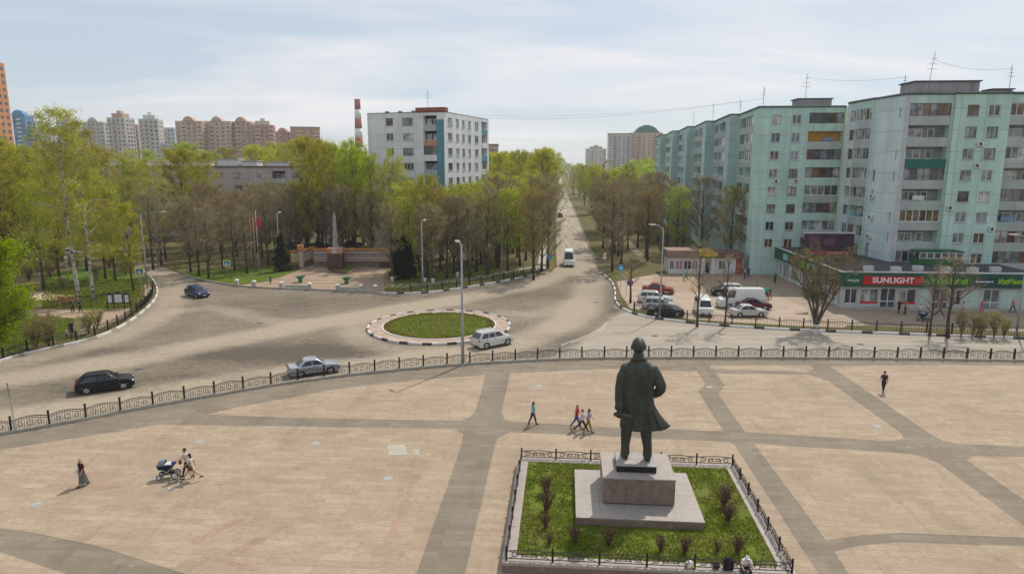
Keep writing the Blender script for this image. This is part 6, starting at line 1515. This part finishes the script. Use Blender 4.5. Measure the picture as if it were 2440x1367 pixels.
far_people([
 (1635,668,'woman in a teal jacket walking before the kiosk',.7,-.6,(.05,.38,.38),(.03,.04,.09),'brown',dict(gait=.45)),
 (1629,669,'child in pink beside the teal jacket at the kiosk',.7,-.6,(.55,.4,.4),(.45,.4,.4),'blond',dict(gait=.3,h=1.1)),
 (1732,683,'person in a pink top crossing the kiosk paving',-.8,-.5,(.50,.24,.28),(.4,.4,.4),'brown',dict(gait=.4)),
 (1774,664,'person in a white and purple jacket at the kiosk end',.5,-.9,(.45,.38,.5),(.05,.02,.07),'dark',dict(gait=.2)),
 (1783,661,'person in dark purple by the end of the kiosk',-.5,-.9,(.08,.03,.11),(.02,.015,.03),'dark',dict(gait=.2)),
 (1826,712,'person in a turquoise top behind the delivery van',-.6,-.8,(.03,.42,.42),(.02,.02,.03),'dark',dict(gait=.3)),
 (1834,714,'person in a green and red jacket behind the delivery van',-.6,-.8,(.04,.16,.09),(.3,.05,.04),'dark',dict(gait=.3)),
 (1803,708,'person in black walking along the side wing of the shops',-.5,.8,(.02,.02,.022),(.02,.02,.02),'dark',dict(gait=.5)),
 (1846,676,'person in deep green at the side wing door',.2,1,(.01,.12,.07),(.02,.05,.04),'dark',dict(gait=.2)),
], 'people around the car park')
q = P(2200,765,.1); pram('dark pram pushed along the shop front', (q.x,q.y), dirv(-.9,-.3), (.02,.02,.035), (.12,.12,.16), 1.05, .116)
# ================================================================ trees
BARK = M('bark_dark', (.075,.056,.042), .95, .3, 3, bump=.3); BARK2 = M('bark_grey', (.12,.10,.08), .95, .3, 3, bump=.3); WASH = M('whitewash', (.58,.56,.52), .9, .15, 3)
def birch_bark():
    m, t = nodes_of('birch_bark'); p = pos(t, (1,1,2.4))
    c = cmix(t, ramp(t, nnoise(t, p, 1.3, 5, .7), .48, .6), (.52,.50,.46), (.05,.045,.04)); finish(t, c, .9); return m
BIRCHB = birch_bark()
TWIG = M('bare_twigs', (.34,.27,.195), .95, .3, 1.0); TWIG2 = M('bare_twigs_red', (.34,.25,.18), .95, .3, 1.0); TWIG3 = M('grey_twigs', (.36,.315,.25), .95, .3, 1.0)
LF_Y = leafmat('leaf_yellow_green', (.42,.43,.04), (.58,.55,.085), .52); LF_G = leafmat('leaf_fresh_green', (.35,.41,.036), (.52,.53,.07), .52); LF_B = leafmat('leaf_birch', (.44,.45,.045), (.60,.57,.09), .55)
LF_BR = leafmat('leaf_bright', (.25,.36,.016), (.38,.46,.03), .5); NEEDLE = leafmat('needles', (.012,.028,.012), (.03,.05,.018), .1); BUDL = leafmat('olive_buds', (.31,.27,.075), (.42,.35,.10), .45)
def V3(q, s=1.0):
    while 1:
        v = Vector((q.uniform(-1,1),q.uniform(-1,1),q.uniform(-1,1)))
        if .05 < v.length < 1: return v.normalized()*s
def grow(seed, h, r0=.2, lo=.25, nb=26, rad=3.2, shape='oval', up=.9, droop=0.0, nsub=7, twigs=9, tl=.7, tw=.03, leaves=0, ls=.14, spread=.45, trunk_mat=BARK, twig_mat=TWIG, leaf_mat=None, wash=False, stems=1, wander=.03):
    q = random.Random(seed); tr = MB(); cv, cf, cm = [], [], []
    def sliver(a, d, w_):
        s_ = d.orthogonal().normalized(); s_ = (Matrix.Rotation(q.uniform(0,6.28),3,d.normalized()) @ s_)*w_; b = len(cv)
        cv.extend((tuple(a-s_),tuple(a+s_),tuple(a+d))); cf.append((b,b+1,b+2)); cm.append(0)
    def leaf(c_):
        d = V3(q, ls*q.uniform(.6,1.3)); e = d.orthogonal().normalized(); e = (Matrix.Rotation(q.uniform(0,6.28),3,d.normalized()) @ e)*ls*q.uniform(.45,.8); b = len(cv)
        cv.extend((tuple(c_-d),tuple(c_+e),tuple(c_+d),tuple(c_-e))); cf.append((b,b+1,b+2,b+3)); cm.append(1)
    for st in range(stems):
        az0 = 2*math.pi*st/stems+q.uniform(-.4,.4); sp_ = (.40 if stems > 3 else .28 if stems > 1 else 0)*q.uniform(.6,1.2)
        path = []; x = y = 0.0
        for i in range(9):
            f = i/8; path.append(Vector((x+math.cos(az0)*sp_*h*f**1.3, y+math.sin(az0)*sp_*h*f**1.3, h*f*(1-.1*(stems>1)*q.random())))); x += q.uniform(-1,1)*wander*h/8*2; y += q.uniform(-1,1)*wander*h/8*2
        rr0 = r0/(stems**.6)
        n0 = len(tr.f); rads = [rr0*(1.25 if i == 0 else 1)*(1-i/8)**.8+.015 for i in range(9)]
        if wash:
            pw = path[0].lerp(path[1], .62); tr.tube([path[0],pw], [rads[0],rads[0]*.92], 8, 1); tr.tube([pw]+path[1:], [rads[0]*.92]+rads[1:], 8)
        else: tr.tube(path, rads, 8)
        def on(f): k = min(7,int(f*8)); return path[k].lerp(path[k+1], f*8-k)
        for i in range(nb//stems):
            t_ = lo+(0.97-lo)*(i+q.random())/(nb//stems); c = (t_-lo)/(1-lo)
            if shape == 'oval': R_ = rad*max(.15, math.sin(math.pi*min(1,(c*.86+.12)))**.75)
            elif shape == 'cone': R_ = rad*(1-c)**.9+.25
            elif shape == 'vase': R_ = rad*(.35+.75*c)*(1 if c < .85 else .7)
            else: R_ = rad*math.sqrt(max(.05,1-(2*c-1)**2))
            az = i*2.399+q.uniform(-.5,.5); p0 = on(t_); el = up*q.uniform(.75,1.25)*(1-.25*c) if shape != 'cone' else -.15
            d = Vector((math.cos(az)*math.cos(el),math.sin(az)*math.cos(el),math.sin(el))); L_ = R_/max(.35,math.cos(el))*q.uniform(.75,1.1); L_ = min(L_, h*.42)
            pts = [p0]; dd = d.copy()
            for s_ in range(3):
                dd = (dd+V3(q,.16)+Vector((0,0,-droop*(s_+1)*.25+.06))).normalized(); pts.append(pts[-1]+dd*L_/3)
            rb = max(.02, rr0*(1-t_)*.42+.014); tr.tube(pts, [rb,rb*.7,rb*.45,rb*.15], 4, cap=False)
            for s_ in range(nsub):
                f = .22+.78*(s_+q.random())/nsub; k = min(2,int(f*3)); b0 = pts[k].lerp(pts[k+1], f*3-k)
                d2 = (dd*.8+V3(q,.75)+Vector((0,0,.25-droop*.8))).normalized(); l2 = L_*.36*q.uniform(.6,1.2)*(1.15-f*.5)
                b1 = b0+d2*l2*.55; b2 = b1+(d2+Vector((0,0,-droop*.9))+V3(q,.25)).normalized()*l2*.5
                tr.tube([b0,b1,b2], [rb*.35,rb*.22,.006], 3, cap=False)
                for w_ in range(twigs):
                    a = (b0.lerp(b1,q.random()) if q.random() < .45 else b1.lerp(b2,q.random())); td = (d2*.7+V3(q,.9)+Vector((0,0,.25-droop*1.3))).normalized()*tl*q.uniform(.5,1.25)
                    sliver(a, td, tw)
                    if leaves and q.random() < .9:
                        for _ in range(leaves): leaf(a+td*q.uniform(.2,1.1)+V3(q,spread*q.random()))
    me = bpy.data.meshes.new('crown'); me.from_pydata(cv,[],cf); me.materials.append(twig_mat); me.materials.append(leaf_mat or twig_mat); me.polygons.foreach_set('material_index', cm); me.update()
    return tr.mesh('trunk', [trunk_mat, WASH], True), me
TREES = {}
def variants(kind, n, seed, **kw): TREES[kind] = [grow(seed+i, **{k: (v(i) if callable(v) else v) for k, v in kw.items()}) for i in range(n)]
variants('bare', 4, 100, h=15, r0=.22, lo=.15, nb=30, rad=3.7, up=.88, nsub=7, twigs=15, tl=.85, tw=.022, leaves=1, ls=.08, leaf_mat=BUDL, twig_mat=lambda i: [TWIG,TWIG2,TWIG3,TWIG][i])
variants('washed', 2, 120, h=13, r0=.22, lo=.24, nb=28, rad=3.0, up=.9, nsub=7, twigs=14, tl=.75, tw=.022, leaves=1, ls=.08, leaf_mat=BUDL, wash=True)
variants('budding', 4, 140, h=14, r0=.2, lo=.16, nb=30, rad=3.4, up=.88, nsub=7, twigs=9, tl=.8, tw=.018, leaves=4, ls=.098, leaf_mat=lambda i: [LF_Y,LF_G,LF_Y,BUDL][i], spread=.35)
variants('green', 4, 160, h=18, r0=.26, lo=.16, nb=34, rad=4.2, up=.8, nsub=8, twigs=9, tl=.75, tw=.018, leaves=6, ls=.115, leaf_mat=lambda i: [LF_G,LF_Y,LF_G,LF_Y][i], spread=.5)
variants('birch', 3, 180, h=23, r0=.2, lo=.25, nb=34, rad=3.6, up=.75, droop=.55, nsub=8, twigs=9, tl=.95, tw=.014, leaves=6, ls=.092, leaf_mat=LF_B, spread=.4, trunk_mat=BIRCHB, twig_mat=TWIG3, wander=.02)
variants('round', 1, 200, h=9.5, r0=.22, lo=.1, nb=40, rad=4.0, shape='ball', up=.6, nsub=9, twigs=11, tl=.6, tw=.02, leaves=8, ls=.11, leaf_mat=LF_BR, spread=.5)
variants('spruce', 2, 220, h=9, r0=.16, lo=.06, nb=60, rad=2.2, shape='cone', up=.0, droop=.25, nsub=7, twigs=12, tl=.5, tw=.05, leaves=1, ls=.12, leaf_mat=NEEDLE, twig_mat=NEEDLE, spread=.15)
variants('vase', 1, 240, h=7.6, r0=.42, lo=.3, nb=42, rad=2.0, shape='vase', up=.95, nsub=7, twigs=13, tl=.55, tw=.017, leaves=2, ls=.07, leaf_mat=leafmat('leaf_olive',(.14,.14,.03),(.2,.18,.05),.4), trunk_mat=BARK2, stems=6, wash=True, spread=.25)
variants('thin', 2, 260, h=7.5, r0=.1, lo=.3, nb=20, rad=1.3, up=1.0, nsub=6, twigs=7, tl=.5, tw=.012, leaves=1, ls=.035, leaf_mat=BUDL, spread=.2)
variants('bush', 3, 280, h=2.6, r0=.12, lo=.05, nb=26, rad=1.3, shape='ball', up=.9, nsub=6, twigs=10, tl=.45, tw=.013, leaves=1, ls=.065, leaf_mat=BUDL, stems=3, spread=.2)
CNT = {}
def tree(kind, x, y, h, label, group, z=.08, wide=1.0, name='tree', i=None):
    vs_ = TREES[kind]; n = CNT[kind] = CNT.get(kind,-1)+1; t_, c = vs_[(n if i is None else i) % len(vs_)]
    base = {'bare':15,'washed':13,'budding':14,'green':18,'birch':23,'round':9.5,'spruce':9,'vase':7.6,'thin':7.5,'bush':2.6}[kind]; s = h/base
    r = thing(name, label, 'shrub' if kind == 'bush' else 'tree', (x,y,z), rnd.uniform(0,6.28), group); r.scale = (s*wide,s*wide,s)
    ob('trunk', t_, r); ob('crown', c, r); return r
def blocked(x, y):
    if -33 < x < -4 and 131 < y < 168: return True
    if -107 < x < -46 and 155 < y < 186: return True
    if LB(y)-1.6 < x < RB(y)+1.9 and y > 110: return True
    if x > 37.5+.07*(y-109)-1.5 and y > 84 and y < 250: return True
    if x > 23 and 84 < y < 116: return True
    if -40 < x < -18.5 and 94 < y < 121: return True
    return False
PLACED = []
def scatter(kinds, n, x0, x1, y0, y1, h0, h1, label, group, mind=3.0, wide=1.0, fn=None, z=.08):
    k = 0; tries = 0
    while k < n and tries < n*60:
        tries += 1; x, y = rnd.uniform(x0,x1), rnd.uniform(y0,y1)
        if fn: x, y = fn(x, y)
        if blocked(x,y) or any((x-a)**2+(y-b)**2 < mind*mind for a,b in PLACED): continue
        PLACED.append((x,y)); kd = rnd.choice(kinds); k += 1
        lb = label[kd] if isinstance(label, dict) else label
        tree(kd, x, y, rnd.uniform(h0,h1), lb, group+' '+kd if isinstance(label, dict) else group, z, wide)
def at_px(kind, lst, label, group, **kw):
    for u, v, h in lst: q = P(u,v,.08); PLACED.append((q.x,q.y)); tree(kind, q.x, q.y, h, label, group, **kw)
# named ones first
at_px('birch', [(190,724,25.5)], 'tall white-trunked birch with dark scarred base by the notice board', None, i=0)
at_px('birch', [(222,718,23.5)], 'slender white birch just behind the scarred one', None, i=1)
at_px('round', [(-42,868,10.4)], 'bright green round-crowned tree leaning over the park railing', None, wide=1.1)
at_px('vase', [(1945,783,8.0)], 'multi-stemmed spreading tree with white-washed base in front of the shops', None)
at_px('thin', [(1661,778,9.2)], 'tall thin bare tree beside the white minivan', None, i=0); at_px('thin', [(1727,778,8.0)], 'thin bare tree standing in front of the silver sedan', None, i=1)
at_px('thin', [(1502,722,6.4)], 'young bare tree beside the round blue sign', None, i=0, wide=1.5); at_px('thin', [(2258,803,8.3)], 'slim budding tree before the green lettered shop sign', None, i=1, wide=1.6); at_px('thin', [(2215,800,6.8)], 'slim bare tree between railing and the red shop sign', None, i=0, wide=1.3)
at_px('bush', [(2290,802,2.4),(2318,803,1.9),(2338,803,2.2),(2368,804,2.3),(2392,805,1.8)], 'leafless shrub in the grass strip before the mint shop front', 'shrubs before the shops', name='shrub', wide=.75)
at_px('bush', [(118,824,2.8),(212,795,2.0),(232,784,1.8),(88,834,2.6),(60,745,2.2),(20,800,2.2)], 'olive budding shrub behind the park railing', 'shrubs behind the park railing', name='shrub')
at_px('spruce', [(672,646,6.2)], 'small dark spruce beside the memorial pillar', None, i=0); at_px('spruce', [(950,668,6.5),(975,664,6.0),(962,655,6.6)], 'dark dense conifer at the end of the memorial wall', 'conifers by the memorial wall')
at_px('spruce', [(870,560,20)], 'tall dark spruce rising behind the stele', None, i=1, wide=.8); at_px('spruce', [(8,580,17)], 'dark spruce at the side of the park lot', None, i=0, wide=.7)
at_px('green', [(1738,640,13)], 'dark-limbed tree standing against the long mint block', None, i=1, wide=.9) if False else at_px('budding', [(1738,636,13.5)], 'dark-limbed budding tree against the long mint block', None, i=3)
at_px('washed', [(935,672,11.5),(1013,674,11),(1090,662,12.5),(1032,676,11.5)], 'lime tree with white-washed foot on the corner lawn', 'white-washed limes on the corner lawn')
at_px('bare', [(455,648,12),(474,656,11.5),(497,662,11),(560,645,11.5),(590,652,10.5),(532,640,12),(365,642,13),(385,632,12.5),(640,632,12)], 'bare brown lime at the side-road mouth', 'bare limes along the side road')
at_px('bare', [(1065,665,12.5),(1118,664,12),(1162,655,14),(1290,648,14.5),(1272,640,15.5),(1305,640,15)], 'bare brown lime on the corner of the boulevard', 'bare limes on the boulevard corner')
at_px('budding', [(980,658,12),(1000,648,14),(1050,645,13),(1135,648,13),(1210,645,13)], 'yellow-green budding tree on the corner lawn', 'budding trees on the corner lawn')
at_px('bare', [(1459,646,14.5),(1480,628,14)], 'bare tree at the apartment-side mouth of the boulevard', 'bare trees at the boulevard mouth')
at_px('green', [(105,690,15),(142,672,17),(208,645,18),(252,664,14),(275,670,15),(318,692,12)], 'green-leaved park tree with dark trunk behind the notice board', 'park trees behind the notice board', wide=.8)
scatter(['green','birch','budding'], 38, -140, -64, 92, 165, 16, 22.5, {'green':'fresh green tree in the birch park','birch':'pale birch deep in the park','budding':'half-leafed tree in the birch park'}, 'park', 4.2)
scatter(['bare'], 44, -68, -22, 120, 152, 10.5, 14.5, 'bare brown lime in the grove before the long low block', 'lime grove', 3.0)
scatter(['bare','budding','budding'], 24, -22, 4, 104, 131, 12, 15.5, {'bare':'bare lime in the grove before the white tower','budding':'budding tree in the grove before the white tower'}, 'tower grove', 2.8)
scatter(['green'], 6, -42, -30, 125, 150, 20, 22.5, 'tall fresh green tree between the low block and the white tower', 'green trees by the white tower', 3.0, .75)
scatter(['budding','green'], 5, -27, -16, 124, 131, 17, 19.5, {'green':'green tree rising before the white tower','budding':'yellow-green tree rising before the white tower'}, 'before tower', 3.0, .8)
scatter(['bare','budding'], 18, 0, 1, 132, 200, 13.5, 17, {'bare':'bare tree of the boulevard row on the tower side','budding':'budding tree of the boulevard row on the tower side'}, 'boulevard tower side', 3.2, fn=lambda x,y: (LB(y)-2.2-12*x, y))
scatter(['bare','bare','budding'], 30, 0, 1, 124, 190, 11.5, 15.5, {'bare':'bare tree between boulevard and the long mint block','budding':'budding tree between boulevard and the long mint block'}, 'boulevard block side', 3.0, fn=lambda x,y: (RB(y)+2.6+18*x, y))
scatter(['green'], 22, 0, 1, 195, 420, 16, 19.5, 'leafy tree on the far stretch of the boulevard, tower side', 'far boulevard trees, tower side', 4, fn=lambda x,y: (LB(y)-2-26*x, y))
scatter(['green','budding'], 24, 0, 1, 190, 430, 14, 17.5, {'green':'leafy tree on the far stretch of the boulevard, block side','budding':'budding tree on the far stretch of the boulevard, block side'}, 'far boulevard block side', 4, fn=lambda x,y: (RB(y)+2.2+18*x, y))
scatter(['green','birch'], 62, -230, -8, 188, 330, 20, 25, {'green':'tall green tree of the wood behind the low block','birch':'tall birch of the wood behind the low block'}, 'wood', 5.0, 1.15)
scatter(['green'], 10, -8, 14, 168, 260, 19, 22.5, 'bushy green tree beside the white tower', 'green trees beside the white tower', 4.0)
at_px('birch', [(772,600,20.5),(818,604,19.5)], 'weeping yellow-green birch behind the memorial wall', 'weeping birches behind the memorial', i=1)
at_px('birch', [(942,628,20.5)], 'tall pale birch rising in front of the white tower', None, i=2, wide=.8)
at_px('green', [(842,588,22.0)], 'tall fresh green tree behind the stele', None, i=0, wide=.9)
at_px('bush', [(70,670,2.6),(120,665,2.2),(150,690,1.6),(88,650,3.0),(40,640,3.2),(230,668,2.0),(180,650,2.6),(300,655,2.2),(260,640,2.6),(20,690,2.6),(135,640,3.0)], 'brown-green undergrowth shrub between the park trunks', 'undergrowth in the birch park', name='shrub')
# the far wood that reads as one mass
def far_wood():
    q = random.Random(5); vs_, fs_, mi = [], [], []
    for _ in range(900):
        y = 340*(q.random()**.9*4+1); x = q.uniform(-.85,.75)*y
        if LB(y)-4 < x < RB(y)+5 or (x > 40 and y < 300): continue
        h = q.uniform(15,22); rr = h*q.uniform(.2,.3); mt = q.choice((0,0,1,2)); n = 46 if y < 700 else 26
        for i in range(n):
            c = V3(q); c = Vector((x+c.x*rr, y+c.y*rr, h*.62+c.z*h*.38)); d = V3(q, rr*.34); e = d.orthogonal().normalized()*rr*.26; b = len(vs_)
            vs_ += [tuple(c-d),tuple(c+e),tuple(c+d),tuple(c-e)]; fs_.append((b,b+1,b+2,b+3)); mi.append(mt)
    me = bpy.data.meshes.new('forest'); me.from_pydata(vs_,[],fs_)
    for m_ in (LF_G,LF_Y,TWIG3): me.materials.append(m_)
    me.polygons.foreach_set('material_index', mi); o = ob('forest', me); tag(o, 'distant mixed wood reaching to the horizon', 'wood', None, 'stuff')
far_wood()
# lawn tufts in the park and on the verges
def parkpt():
    while 1:
        u, v = rnd.uniform(100,345), rnd.uniform(665,735); q = P(u,v,.1); return q.x,q.y,.1
tufts('grass', 9000, parkpt, .08, .3, [G1,G2,G3], 'spring grass on the birch park lawn', .08)
def leftpt():
    while 1:
        u, v = rnd.uniform(-60,175), rnd.uniform(760,845)
        if v < 842-u*.28: q = P(u,v,.1); return q.x,q.y,.11
tufts('grass', 7000, leftpt, .06, .24, [G1,G2,G3], 'rough grass behind the birch park railing', .08)
def vergept():
    while 1:
        u, v = rnd.uniform(915,1300), rnd.uniform(640,696)
        q = P(u,v,.1)
        if v < 700-abs(u-950)*.13: return q.x,q.y,.1
tufts('grass', 7000, vergept, .08, .25, [G2,G3,G1], 'patchy grass under the corner limes', .08)
# ================================================================ wires
WIRE = M('cable_dark',(.05,.05,.055),.7)
def wire(label, a, b, sag, rad=.014):
    a, b = Vector(a), Vector(b); n = 24; pts = [a.lerp(b,i/n)-Vector((0,0,sag*4*(i/n)*(1-i/n))) for i in range(n+1)]
    o = ob('overhead_cable', MB().tube(pts, rad, 4).mesh('overhead_cable', WIRE)); tag(o, label, 'cable')
wire('upper overhead cable strung from the white tower to the long mint block', (-10,148,28.3), (44.4,134.9,29.9), 1.2)
wire('lower overhead cable sagging over the boulevard', (-8,155,28.2), (39.9,110.1,28.2), 1.4)
wire('roof cable running between the two mint blocks', (46.5,110.1,31.4), (52.9,93.95,29.5), .5)
wire('roof cable from the leaning mast over the mint block by the shops', (55.9,92.97,31.6), (65.6,91.9,30.4), .7)
# ================================================================ haze
HZ = (-1500, 1500, -40, 2300, -1.2, 95)
hm, t = nodes_of('haze_air'); pv = t.nodes.new('ShaderNodeVolumePrincipled'); pv.inputs['Density'].default_value = HAZE_D; pv.inputs['Color'].default_value = (.82,.88,.95,1); pv.inputs['Anisotropy'].default_value = .3
o_ = t.nodes.new('ShaderNodeOutputMaterial'); L(t, pv.outputs[0], o_.inputs['Volume'])
if HAZE_D > 0:
    hz = ob('haze', MB().box(*HZ).mesh('haze', hm)); hz['kind'] = 'stuff'; hz['label'] = 'thin pale spring haze filling the air'; hz['category'] = 'haze'
bpy.data.scenes.remove(TMP)
